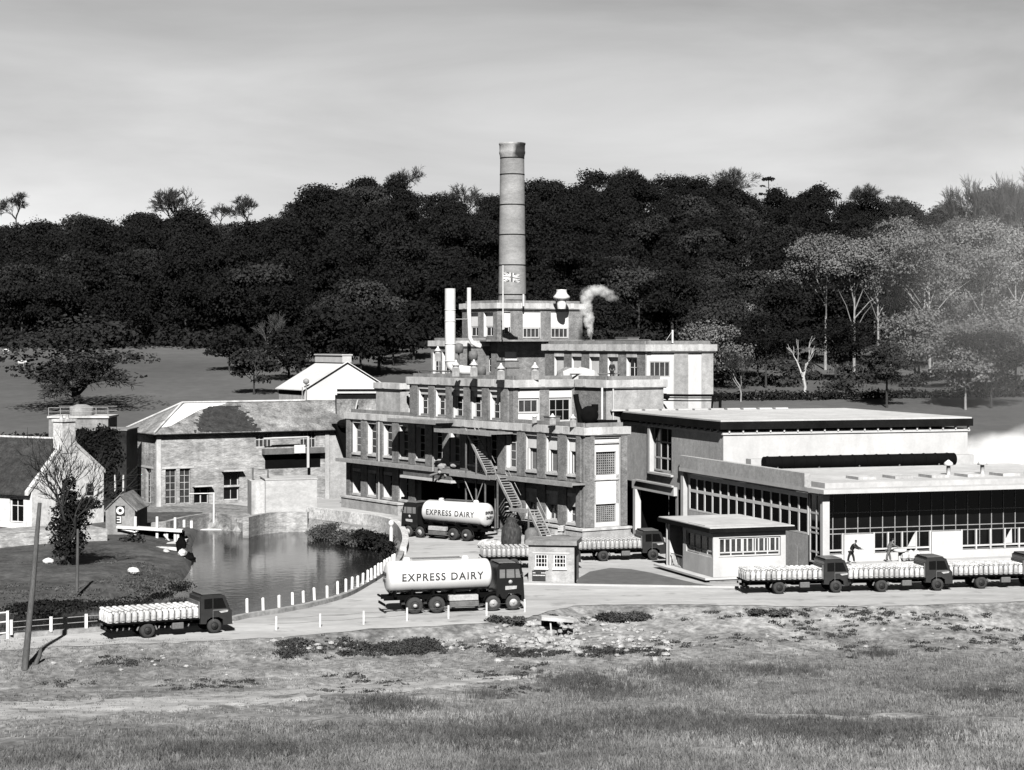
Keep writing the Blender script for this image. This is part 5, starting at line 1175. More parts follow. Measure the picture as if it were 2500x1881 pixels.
# slate roofed sheds between mill and works
sh=root('slate_shed',(-19,222,0),'low slate roofed shed wedged between mill and brick works','shed')
A_=D(700,1040,218); B_=D(852,1062,212); 
def gable_roof(P,d,n,L,W,ze,zr,parent,mm='slate',name='roof_slope',ov=.3,hip=0):
    inn=(-n[0],-n[1]); a=off(off(P,d,-ov),n,ov); b=off(off(P,d,L+ov),n,ov); c=off(b,inn,W+2*ov); e=off(a,inn,W+2*ov); r1=off(off(P,d,-ov+hip),inn,W/2); r2=off(off(P,d,L+ov),inn,W/2)
    for fc in ([p3(a,ze),p3(b,ze),p3(r2,zr),p3(r1,zr)],[p3(c,ze),p3(e,ze),p3(r1,zr),p3(r2,zr)]):
        m=MB(); k=4; m.add(list(fc)+[(v[0],v[1],v[2]-.12) for v in fc],[(0,1,2,3),(7,6,5,4)]+[(i,4+i,4+(i+1)%4,(i+1)%4) for i in range(4)]); m.build(name,M[mm],parent)
    return a,b,c,e,r1,r2
P=(-28.5,224.5); dS=norm2((1,.12)); nS=(dS[1],-dS[0]); 
m=MB(); m.box(P,dS,(-nS[0],-nS[1]),11.5,6,-.5,8.6); m.build('wall',M['brick_pale_lit'],sh); gable_roof(P,dS,nS,11.5,6,8.6,10.6,sh)
m=MB(); P=(-19.8,222.0); m.box(P,dS,(-nS[0],-nS[1]),5.0,6,10.9,11.2,0); m.box(off(P,nS,.2),dS,(-nS[0],-nS[1]),5.2,.1,11.55,11.75,1); m.box(off(P,dS,.2),dS,(-nS[0],-nS[1]),4.6,5,11.2,11.9,0); m.box(P,dS,(-nS[0],-nS[1]),4.6,6,-.5,10.9,2)
m.build('flat_annex',[M['fascia'],M['panel'],M['slate']],sh)
m=MB(); q=(-17.9,221.5); m.tube((q[0],q[1],8.6),(q[0]+.5,q[1],10.8),.08,k=6); m.build('drain_pipe',M['panel'],sh)
# ---------------------------------------------------------------- white gabled shed
ws0=D(745,950,234); WDd=norm2((.87,.49)); WNn=(WDd[1],-WDd[0]); WIi=(-WNn[0],-WNn[1])
ws=root('gabled_shed',(ws0[0]+3,ws0[1]+4,0),'white corrugated gabled shed with a boxed ridge vent behind the mill','shed')
P=ws0[:2]; Wg=10.8; Lr=7.9; ze=11.9; zr=14.95; ap=off(P,WDd,Wg/2); P2=off(P,WDd,Wg)
back=lambda q:off(q,WIi,Lr)
m=MB(); m.add([p3(P,0),p3(P2,0),p3(P2,ze),p3(ap,zr),p3(P,ze),p3(back(P),0),p3(back(P2),0),p3(back(P2),ze),p3(back(ap),zr),p3(back(P),ze)],[(0,1,2,3,4),(9,8,7,6,5),(0,4,9,5),(1,6,7,2)],0); m.build('wall',M['corr'],ws)
for (e_,f_) in ((P,-1),(P2,1)):
    o_=off(e_,WDd,f_*.45); fa=off(o_,WNn,.3); ba=off(o_,WIi,Lr+.3); ra=off(ap,WNn,.3); rb=off(ap,WIi,Lr+.3); dz=ze-.25
    m=MB(); fc=[p3(fa,dz),p3(ba,dz),p3(rb,zr+.05),p3(ra,zr+.05)]; m.add(fc+[(v[0],v[1],v[2]-.1) for v in fc],[(0,1,2,3),(7,6,5,4)]+[(i,4+i,4+(i+1)%4,(i+1)%4) for i in range(4)]); m.build('roof_slope',M['corr'],ws)
m=MB(); q=off(ap,WDd,-.6); m.box(off(q,WNn,.1),WDd,WIi,1.2,Lr+.2,zr-.1,zr+.75); m.box(off(off(q,WDd,-.12),WNn,.2),WDd,WIi,1.44,Lr+.4,zr+.753,zr+.9); m.build('ridge_vent',M['panel'],ws)
m=MB(); q=off(P,(-WDd[0],-WDd[1]),.05); m.box(off(q,WIi,1),WIi,(-WDd[0],-WDd[1]),Lr-1,.06,ze-.9,ze-.35); m.build('louvre',M['fascia'],ws)
m=MB(); m.box(off(P,WIi,.9),WIi,(-WDd[0],-WDd[1]),Lr-1,.1,6,ze-.95); m.build('side_panel',M['brick_pale_lit'],ws)
window(ws,P,WDd,WNn,.3,1.0,9.7,10.4,-.14,2,1,.06,.08); 
m=MB(); q=off(P,WNn,.3); m.tube(p3(q,9),p3(q,12.9),.07,k=6); m.lathe([(.1,0),(.35,.2),(.35,.5),(.1,.7)],(q[0],q[1],12.3),10); m.tube(p3(off(q,WDd,-.5),9),p3(off(q,WDd,-.5),12),.06,k=6); m.build('flue',M['ironl'],ws)
# ---------------------------------------------------------------- cottage
F4=D(78,1222,182); RD=(-.85,.53); GD=(.53,.85)  # ridge direction, gable direction
GNn=(.85,-.53); FNn=(-.53,-.85)
cot=root('cottage',(F4[0]-4,F4[1]+5,0),'whitewashed stone cottage with mossy roof and tall white gable chimney','cottage')
P=F4[:2]; Wc=9.4; Lc=11; zeb=3.5; zrb=8.1; P2=off(P,GD,Wc); ap=off(P,GD,Wc/2)
m=MB(); m.add([p3(P,-1.5),p3(P2,-1.5),p3(P2,4.9),p3(ap,zrb),p3(P,zeb)],[(0,1,2,3,4)],0)
wall(m,P,RD,FNn,Lc,-1.5,zeb,[(1.1,2.9,.55,2.9)],.25,0,0); wall(m,P2,RD,GD,Lc,-1.5,zeb); wall(m,off(P,RD,Lc),GD,RD,Wc,-1.5,zeb)
m.build('wall',mat('whitewash_rubble',.8,.2,1.6,fine=4,bump=.35,big=.05),cot)
def slab(fc,mm,parent,th=.14,name='roof_slope'):
    m=MB(); n=len(fc); m.add(list(fc)+[(v[0],v[1],v[2]-th) for v in fc],[tuple(range(n)),tuple(range(2*n-1,n-1,-1))]+[(i,n+i,n+(i+1)%n,(i+1)%n) for i in range(n)]); return m.build(name,M[mm],parent)
oo=.1
fa=off(off(P,FNn,.45),GNn,oo-.4); ra=off(ap,GNn,oo-.4); slab([p3(fa,zeb-.2),p3(off(fa,RD,Lc+.6),zeb-.2),p3(off(ra,RD,Lc+.6),zrb+.05),p3(ra,zrb+.05)],'slate_dark',cot)
fb=off(off(P2,GD,.3),GNn,oo-.4); slab([p3(fb,4.6),p3(ra,zrb+.05),p3(off(ra,RD,Lc+.6),zrb+.05),p3(off(fb,RD,Lc+.6),4.6)],'slate_dark',cot)
# raised gable parapet
m=MB(); 
for (a,za,b,zb_) in ((off(P,FNn,.5),zeb-.2,ap,zrb+.2),(ap,zrb+.2,off(P2,GD,.2),4.8)):
    m.extr([p3(a,za-.1),p3(a,za+.28),p3(b,zb_+.28),p3(b,zb_-.1)],(GNn[0]*.03,GNn[1]*.03,0),(-GNn[0]*.42,-GNn[1]*.42,0))
m.build('gable_coping',M['lime'],cot)
m=MB(); q=off(off(ap,GD,-.85),GNn,.05); m.box(q,GD,(-GNn[0],-GNn[1]),1.7,1.2,zrb-1.2,zrb+1.75,0); m.box(off(off(q,GD,-.12),GNn,.1),GD,(-GNn[0],-GNn[1]),1.94,1.4,zrb+1.753,zrb+2.0,0); m.build('chimney_stack',M['lime'],cot)
m=MB()
for t in (.45,1.25): qq=off(off(q,GD,t),(-GNn[0],-GNn[1]),.6); m.lathe([(.18,0),(.14,.35),(.18,.4)],(qq[0],qq[1],zrb+2.0),10)
m.build('chimney_pot',M['panel'],cot)
window(cot,P,RD,FNn,1.15,2.85,.6,2.85,.25,2,1,.1,.06,zb=[2.15]); window(cot,P,GD,GNn,6.9,7.7,3.0,3.9,-.13,1,2,.1,.05,mf='concd')
m=MB(); m.tube(p3(off(off(ra,RD,.2),FNn,0),zrb+.12),p3(off(ra,RD,Lc+.6),zrb+.12),.12,k=6); m.build('ridge_tiles',M['lime'],cot)
# second white gable peeping in at far left
q=D(0,1072,196); m=MB(); m.box((q[0]-4,q[1]),(1,0),(0,1),4.3,5,-.5,q[2]-.6); m.add([(q[0]-4,q[1],q[2]-.6),(q[0]+.9,q[1],q[2]-1.2),(q[0]-1.2,q[1]+2,q[2]+.9),(q[0]-4,q[1]+2,q[2]+.9)],[(0,1,2,3)])
tag(m.build('outhouse',M['white'],loc=(q[0]-2,q[1],0)),'white sunlit outhouse roof showing above the cottage at the left edge','outhouse')
# garden wall and terrace
m=MB(); a=G(-60,1372,-1.0); b_=G(262,1352,-1.0); d=norm2((b_[0]-a[0],b_[1]-a[1])); n=(-d[1],d[0]); m.box(a,d,n,math.hypot(b_[0]-a[0],b_[1]-a[1]),5.5,-1.6,1.15)
tag(m.build('garden_wall',M['stone'],loc=(a[0]+6,a[1]+1,-1)),'broad stone garden retaining wall in front of the cottage','wall')
# stone shed with the sign
sa=G(262,1352,-1.0); s0=D(258,1242,178); 
sdh=root('lean_shed',(s0[0]+1,s0[1]+2,0),'small steep gabled shed with a dark sign on its gable','shed')
P=s0[:2]; d=(1,0); n=(0,-1); zz=s0[2]; W0=2.65; ap_=(P[0]+W0/2,P[1]); za=D(296,1208,178)[2]
m=MB(); m.add([(P[0],P[1],-1),(P[0]+W0,P[1],-1),(P[0]+W0,P[1],zz),(ap_[0],P[1],za),(P[0],P[1],zz)],[(0,1,2,3,4)],0); m.box((P[0],P[1]+.01),(0,1),(1,0),6,W0,-1,zz)
m.build('wall',M['concd'],sdh)
for f_ in (0,1):
    xe=P[0]-.2 if f_==0 else P[0]+W0+.2; slab([(xe,P[1]-.15,zz-.2),(xe-(.8 if f_==0 else 0),P[1]+6,zz-.2),(ap_[0]-(.8 if f_==0 else 0),P[1]+6,za),(ap_[0],P[1]-.15,za)],'slate',sdh,.08)
m=MB(); m.abox(ap_[0]-.42,ap_[0]+.42,P[1]-.06,P[1]-.005,zz-.62,zz+.25); m.abox(ap_[0]-.42,ap_[0]+.12,P[1]-.06,P[1]-.005,zz-1.35,zz-.623); sg=m.build('signboard',mat('sign_black',.03,.1,4),loc=(ap_[0],P[1],zz)); tag(sg,'dark signboard with a white ring and a white reversed letter on the shed gable','sign')
m=MB(); cx_,cz_=ap_[0],zz-.18; k=28
for i in range(k):
    a0=2*math.pi*i/k;a1=2*math.pi*(i+1)/k; f=lambda r,a:(cx_+r*math.cos(a),P[1]-.07,cz_+r*math.sin(a)); m.quad(f(.17,a0),f(.36,a0),f(.36,a1),f(.17,a1))
m.build('ring_emblem',M['white'],sg)
m=MB(); x0=ap_[0]-.3; yy=P[1]-.075; m.abox(x0+.28,x0+.38,yy,yy+.01,zz-1.28,zz-.72)
for h in (-1.28,-1.03,-.80): m.abox(x0,x0+.28,yy,yy+.01,zz+h,zz+h+.08)
m.build('letter_emblem',M['white'],sg)
# dark ivy covered building between cottage and mill
iv=root('ivy_building',(-46,206,0),'dark ivy smothered flat building between cottage chimney and mill','building')
p0=D(188,1052,203); p1=D(318,1052,205); m=MB(); m.box(p0[:2],(1,0),(0,1),p1[0]-p0[0],6,-1,p0[2]); m.build('wall',M['stone_shaded'],iv)
m=MB(); m.box((p0[0]-.1,p0[1]-.1),(1,0),(0,1),p1[0]-p0[0]+.2,6.2,p0[2],p0[2]+.12); m.build('roof_slab',M['concd'],iv)
ells=[(random.uniform(p0[0],p1[0]-1.0),p0[1]-.1,random.uniform(1.5,p0[2]),.9,.3,.8) for i in range(90)]
V,F=leaf_cloud([e[:3] for e in ells],[e[3:] for e in ells],6500,.14,np.random.default_rng(4)); mesh_np('ivy',V,F,M['leafd'],parent=iv)
for px in (281,301): m=MB(); a=D(px,1160,201); b_=D(px,1200,201); m.tube(a,b_,.1,k=6); m.build('post',M['panel'],iv)
# flat water tank house with railing
tk=root('tank_house',(-50,222,0),'low flat tank house with a railed top behind the cottage','building')
a=D(119,1048,222); b_=D(264,1048,222); z0=z_of(1048,222); z1=z_of(1021,222)
m=MB(); wall(m,(a[0],222),(1,0),(0,-1),b_[0]-a[0],z0-3,z1,[(3.6,5.3,z0-.5,z0+.5)],.3,0,0); m.abox(a[0],b_[0],222.01,227,z0-3,z1-.01); m.build('wall',M['concd'],tk)
m=MB(); m.abox(a[0]-.15,b_[0]+.15,221.8,227.2,z1,z1+.22); m.build('roof_slab',M['conc'],tk)
m=MB(); zt3=z_of(996,222)
for i in range(6): x=a[0]+(b_[0]-a[0])*i/5; m.tube((x,221.9,z1+.2),(x,221.9,zt3),.04,k=5)
for h in (zt3,(zt3+z1)/2+.1): m.tube((a[0],221.9,h),(b_[0],221.9,h),.035,k=5); m.tube((a[0],227,h),(b_[0],227,h),.035,k=5)
m.build('railing',M['ironl'],tk)
m=MB(); q0_=D(168,1021,224);q1_=D(225,1021,224); m.lathe([((q1_[0]-q0_[0])/2,0),((q1_[0]-q0_[0])/2,z_of(994,224)-z1-.2),(.5,z_of(988,224)-z1-.2)],((q0_[0]+q1_[0])/2,224.5,z1+.2),20); m.build('tank',M['concd'],tk)
# boundary wall behind
m=MB(); a=D(60,1048,232); b_=D(320,1046,232); m.box(a[:2],(1,0),(0,1),b_[0]-a[0],.5,0,a[2]-1.2); tag(m.build('yard_wall',M['lime'],loc=(a[0],232,0)),'pale boundary wall behind the tank house','wall')
# garden tree: ivy clad trunk, bare branches
g=G(168,1400,-.6); tr_=root('garden_tree',g,'bare branched tree with a thick dark ivy clad trunk in front of the cottage','tree')
rng=np.random.default_rng(55); T,W_=bare_mb(11.5,4,rng,.26,depth=5,split=3,spread=.55,base=.34,minr=.02,up=.2)
T.v=[(v[0]+g[0],v[1]+g[1],v[2]+g[2]) for v in T.v]; W_.v=[(v[0]+g[0],v[1]+g[1],v[2]+g[2]) for v in W_.v]
T.build('trunk',M['bark'],tr_); W_.build('crown',M['bark'],tr_)
V,F=leaf_cloud([(g[0],g[1],g[2]+z) for z in (1.6,2.6,3.7,4.8,5.8,6.8)]+[(g[0]+1.5,g[1]+.3,g[2]+5.2),(g[0]+.7,g[1],g[2]+4.6)],[(1.2,1.0,.9),(1.5,1.2,1),(1.6,1.2,1),(1.3,1.1,.9),(.9,.8,.8),(.6,.5,.8),(1.0,.8,.7),(1.2,.9,.9)],5200,.11,rng); mesh_np('ivy',V,F,M['leafd'],parent=tr_)
veg('shrub',[(*D(305,1345,172),1.7,1.2,1.1),(*D(270,1358,171),1.2,1,.8),(*D(328,1325,173),.9,.9,.9)],1500,.12,'leafm','rounded shrub on the bank below the gabled shed','shrub',seed=21)
# ---------------------------------------------------------------- sluice
sl_=root('sluice_bridge',G(380,1330,0),'white timber sluice walkway with posts at the pond outlet','sluice')
Ys=178
m=MB(); a=D(287,1286,Ys);b_=D(446,1296,Ys); m.extr([(a[0],Ys-.5,a[2]-.12),(a[0],Ys+.6,a[2]-.12),(a[0],Ys+.6,a[2]+.1),(a[0],Ys-.5,a[2]+.1)],(0,0,0),(b_[0]-a[0],0,b_[2]-a[2])); m.build('deck',M['postw'],sl_)
for px,p0_,p1_ in ((330,1262,1362),(383,1262,1330),(427,1264,1335),(434,1296,1330),(449,1270,1288),(467,1272,1290),(407,1302,1330)):
    m=MB(); a=D(px,p0_,Ys-.2);b_=D(px,p1_,Ys-.2); m.box((a[0]-.1,a[1]),(1,0),(0,1),.22,.2,b_[2],a[2]); m.build('post',M['postw'],sl_)
m=MB(); a=D(323,1349,Ys-6);b_=D(455,1322,Ys-1); m.extr([(a[0],a[1],a[2]-.2),(a[0],a[1]+1.2,a[2]-.2),(a[0],a[1]+1.2,a[2]+.15),(a[0],a[1],a[2]+.15)],(0,0,0),(b_[0]-a[0],b_[1]-a[1],b_[2]-a[2])); m.build('apron_beam',M['postw'],sl_)
m=MB(); 
for (x0,y0,x1,y1) in ((287,1290,330,1300),(330,1300,345,1290),(420,1330,400,1305)): m.tube(D(x0,y0,Ys-.3),D(x1,y1,Ys-.3),.1,k=5)
m.build('brace',M['postw'],sl_)
m=MB(); a=D(290,1292,Ys+.8); b_=D(450,1298,Ys+.8); m.box(a[:2],(1,0),(0,1),b_[0]-a[0],.3,-1.3,a[2]-.2); m.build('sluice_wall',M['black'],sl_)
m=MB(); rr=random.Random(8)
m.ell(D(392,1346,171),(2.2,1.2,.35),12,jit=.2); m.ell(D(350,1352,170),(2.2,1.2,.35),12,jit=.2); m.ell(D(315,1362,168),(2.0,.9,.25),12,jit=.2)
for px,py in ((285,1368),(262,1372),(240,1374)): m.ell(D(px,py,167),(1.3,.6,.22),12,jit=.2)
tag(m.build('weir_apron',M['foam'],loc=D(340,1352,170)),'bright white spillway apron below the sluice walkway','spillway')
m=MB(); 
for px,py,r in ((405,1350,.4),(418,1372,.5),(445,1352,.5),(452,1370,.45)): m.ell(D(px,py,168),(r*.8,.5,r*.8),8,jit=.15)
tag(m.build('weir_rocks',M['lime'],loc=D(420,1365,168)),'white washed rocks standing at the pond outlet','rocks')
m=MB(); m.ell(D(443,1335,170),(.5,.5,.9),9,jit=.25); m.ell(D(462,1370,168),(.5,.5,.7),9,jit=.25); tag(m.build('wet_rocks',M['black'],loc=D(450,1350,169)),'dark wet rocks at the end of the sluice','rocks')
for j,(px,py,lb) in enumerate(((325,1395,'white boulder lying alone on the island grass'),(118,1372,'small pale rock by the garden wall'))):
    q=G(px,py,0); m=MB(); m.ell((q[0],q[1],.05),(.45,.3,.25),9,jit=.15); tag(m.build('boulder',M['white'],loc=(q[0],q[1],0)),lb,'boulder')
# island rough growth and pond banks
isl=[]
for i in range(60):
    px=rr.uniform(20,450); py=1492-(px-20)*.04-rr.uniform(0,22)-max(0,px-330)*.35; q=G(px,py,-.5); isl.append((q[0],q[1],-.65,1.0,.5,.22))
veg('island_scrub',isl,5000,.08,'leafd','dark scrub along the water side of the grassy island','scrub','stuff',seed=31)
isl=[]
for i in range(90):
    px=rr.uniform(-20,440); py=rr.uniform(1375,1470)-max(0,px-350)*.4; q=G(px,py,-.2); isl.append((q[0],q[1],-.12,1.2,1.2,.09))
veg('island_grass',isl,4500,.06,'ivyl','tufted grass over the island beside the pond','grass','stuff',seed=32)
bk=[]
for i in range(46):
    t=i/45; px=770+185*t; py=1300+38*t+rr.uniform(-16,4); q=G(px,py,-.6); bk.append((q[0],q[1]+.5,rr.uniform(-1.2,-.3),1.0,.8,.5))
veg('bank_ivy',bk,11000,.08,'ivyl','ivy and brambles hanging over the far right pond bank','ivy','stuff',seed=33)
bk=[(*G(915,1318,-.2)[:2],-.3,1.5,1.1,.7),(*G(940,1334,-.2)[:2],-.5,1.0,1,.8),(*G(890,1305,0)[:2],-.2,1.1,1,.6)]
veg('bank_bush',bk,2600,.12,'leafd','dark bush bulging over the wall at the pond bend','bush',seed=34)
# ---------------------------------------------------------------- vehicles  (local frame: +x forward, y across, z up)
def wheel(parent,x,y,r,w,dual=False,hub='rim',nm='wheel'):
    s=1 if y>0 else -1
    m=MB(); ww=w*(2.1 if dual else 1); m.lathe([(r*.55,-ww/2),(r*.93,-ww/2),(r,-ww/2+.05),(r,ww/2-.05),(r*.93,ww/2),(r*.55,ww/2)],(x,y,r),22,axis='y',cap=False); t=m.build(nm,M['tyre'],parent)
    o_=s*(ww/2-.03); m=MB(); m.lathe([(.02,0),(r*.56,0),(r*.56,-s*.03),(r*.42,-s*.1),(r*.2,-s*.02 if not dual else -s*.12),(r*.16,s*.03),(.02,s*.05)],(x,y+o_,r),18,axis='y'); m.build('rim',M[hub],t); return t
def lorry_proto():
    r=root('churn_lorry',(0,0,0),'flatbed churn lorry','lorry')
    m=MB(); m.abox(-2.45,3.1,-1.1,1.1,.9,1.0); m.build('load_bed',M['black'],r)
    m=MB(); m.abox(-2.3,5.0,-.45,-.35,.6,.85); m.abox(-2.3,5.0,.35,.45,.6,.85)
    for x in (-2.2,-.9,1.0,2.6): m.abox(x,x+.1,-1.05,1.05,.78,.9)
    m.abox(-2.3,-2.2,-1.0,1.0,.45,.62); m.tube((-.0,-.8,.42),(0,.8,.42),.1,k=8); m.tube((4.1,-.8,.42),(4.1,.8,.42),.07,k=8); m.build('chassis',M['black'],r)
    for s in (-1,1):
        wheel(r,0,s*.78,.43,.24,True); wheel(r,4.1,s*.92,.43,.25,False)
        m=MB(); m.path([(-.6,s*.8,.45),(-.45,s*.8,.8),(-.15,s*.8,.93),(.15,s*.8,.93),(.45,s*.8,.8),(.6,s*.8,.45)],.06,6); m.build('mudguard',M['iron'],r)
    m=MB(); m.abox(1.5,2.2,-1.0,-.62,.4,.8); m.build('fuel_tank',M['iron'],r,bevel=.05)
    m=MB(); m.abox(1.4,2.1,.62,1.0,.4,.8); m.build('battery_box',M['iron'],r,bevel=.03)
    # cab shell from a side profile
    prof=[(3.2,.62),(3.2,2.2),(3.4,2.34),(4.5,2.34),(4.72,2.22),(5.0,1.5),(5.16,1.3),(5.2,.5),(4.66,.5),(4.6,.82),(4.35,.97),(3.85,.97),(3.62,.82),(3.55,.62)]
    m=MB(); n=len(prof)
    vs=[(x,-1.03,z) for x,z in prof]+[(x,1.03,z) for x,z in prof]
    t=tessellate_polygon([[Vector((x,z,0)) for x,z in prof]]); m.add(vs,[(i,(i+1)%n,n+(i+1)%n,n+i) for i in range(n)]+[tuple(q) for q in t]+[tuple(n+i for i in reversed(q)) for q in t],0)
    cab=m.build('cab',M['cabl'],r,bevel=.06)
    m=MB(); m.abox(3.3,4.55,-.98,.98,2.345,2.40); m.build('cab_roof',M['roofcab'],cab,bevel=.03)
    for s in (-1,1):
        y=s*1.036; m=MB(); m.extr([(3.45,y,1.5),(3.45,y,2.08),(3.95,y,2.1),(3.95,y,1.5)],(0,0,0),(0,s*.012,0)); m.extr([(4.02,y,1.5),(4.02,y,2.1),(4.58,y,2.1),(4.83,y,1.5)],(0,0,0),(0,s*.012,0)); m.build('side_window',M['glass'],cab)
        m=MB(); m.extr([(3.98,y,.75),(3.98,y,1.42),(4.9,y,1.42),(4.9,y,1.36),(4.01,y,1.36),(4.01,y,.75)],(0,0,0),(0,s*.01,0)); m.build('door_trim',M['iron'],cab)
        m=MB(); m.lathe([(.0,.03),(.1,.02),(.12,0)],(5.2,s*.75,.95),12,axis='x'); m.build('headlight',M['riml'],cab)
    m=MB(); 
    for (y0,y1) in ((-.95,-.03),(.03,.95)): m.extr([(4.765,y0,2.12),(4.765,y1,2.12),(5.0,y1,1.56),(5.0,y0,1.56)],(.015,0,.004),(.03,0,.01))
    m.build('windscreen',M['glass'],cab)
    m=MB(); m.extr([(4.35,-1.045,1.32),(4.95,-1.045,1.36),(4.9,-1.045,1.25),(4.5,-1.045,1.2)],(0,0,0),(0,-.01,0)); m.extr([(4.35,1.045,1.32),(4.95,1.045,1.36),(4.9,1.045,1.25),(4.5,1.045,1.2)],(0,0,0),(0,.01,0)); m.build('door_badge',M['riml'],cab)
    m=MB(); m.abox(5.2,5.24,-.6,.6,.85,1.2); m.build('grille',M['iron'],cab); m=MB(); m.abox(5.21,5.32,-1.0,1.0,.5,.66); m.build('bumper',M['riml'],r,bevel=.02)
    m=MB(); m.abox(-2.5,-2.46,-.9,-.6,.62,.78); m.abox(-2.5,-2.46,.6,.9,.62,.78); m.build('tail_light',M['rim'],r)
    m=MB()
    for s in (-1,1):
        for z in (1.12,): m.tube((-2.4,s*1.08,z),(3.05,s*1.08,z),.012,k=4)
    m.abox(3.1,3.18,-1.0,1.0,.95,1.95); m.build('headboard',M['iron'],r)
    return r
lp=lorry_proto(); lt=tree_of(lp)
cm=MB(); cm.lathe([(.165,0),(.172,.03),(.168,.44),(.15,.52),(.105,.60),(.105,.64),(.14,.66),(.145,.72),(.09,.755),(.0,.76)],(0,0,0),11)
cm.path([(-.105,0,.6),(-.17,0,.58),(-.165,0,.5)],.014,4); cm.path([(.105,0,.6),(.17,0,.58),(.165,0,.5)],.014,4)
chp=cm.build('milk_churn',M['tin'],loc=(0,0,0)); chp['category']='milk churn'
firstc=[True]; rc=random.Random(12); stuffV=[]
def load(loc,rz,label,group,cols=15,rows=5,stuff=None):
    c,s=math.cos(rz),math.sin(rz)
    for i in range(cols):
        for j in range(rows):
            x=-2.24+i*.373+rc.uniform(-.01,.01); y=(-.86+j*.43)+rc.uniform(-.01,.01)
            X=loc[0]+x*c-y*s; Y=loc[1]+x*s+y*c
            if stuff is not None: stuff.append((X,Y,loc[2]+1.0,rc.uniform(0,6.28))); continue
            if firstc[0]: o=chp; firstc[0]=False
            else: o=chp.copy(); COL.objects.link(o)
            o.location=(X,Y,loc[2]+1.003); o.rotation_euler=(0,0,rc.uniform(0,6.28)); o['label']=label; o['group']=group
def veh(t,pxr,pyr,pxf,pyf,wb,label,first=False,group='flatbed lorries loaded with milk churns',z=0,side=-.9):
    """near side wheels seen at the two pixels; returns location, angle"""
    a=G(pxr,pyr,z); b_=G(pxf,pyf,z); ang=math.atan2(b_[1]-a[1],b_[0]-a[0]); 
    y=side; loc=(a[0]+math.sin(ang)*y,a[1]-math.cos(ang)*y,z+.006)
    place(t,loc,ang,label,group,first=first); return loc,ang
L1=veh(lt,360,1558,528,1546,4.1,'churn lorry on the road beside the pond fence at lower left',True)
load(*L1,'pale metal milk churn in the load of the lorry beside the pond','churns on the lorry by the pond')
L3=veh(lt,1902,1451,2029,1448,4.1,'churn lorry first in the queue of three before the glazed hall, nearest the small office'); load(*L3,'milk churn on the queue lorry nearest the small office','churns on the first queue lorry')
L4=veh(lt,2152,1446,2281,1443,4.1,'middle churn lorry of the three standing before the glazed hall'); load(*L4,'milk churn on the middle lorry of the queue before the glazed hall','churns on the middle queue lorry')
L5=veh(lt,2395,1438,2524,1435,4.1,'churn lorry cut off by the right edge of the photo'); load(*L5,'milk churn on the lorry cut off by the right edge','churns on the last queue lorry')
L2=veh(lt,1254,1391,1386,1389,4.1,'churn lorry half hidden behind the brick gatehouse'); load(*L2,'','',stuff=stuffV)
L6=veh(lt,1473,1371,1592,1368,4.1,'churn lorry between the gatehouse and the small office, cab hidden by the office'); load(*L6,'','',stuff=stuffV)
m=MB()
for (X,Y,z,a) in stuffV: m.lathe([(.165,0),(.172,.03),(.168,.44),(.15,.52),(.105,.60),(.105,.64),(.14,.66),(.145,.72),(.09,.755),(.0,.76)],(X,Y,z+.003),9)
tag(m.build('far_milk_churns',M['tin'],loc=(L2[0][0],L2[0][1],1.0)),'milk churns crowded on the two lorries standing behind the gatehouse','milk churns',None,'stuff')
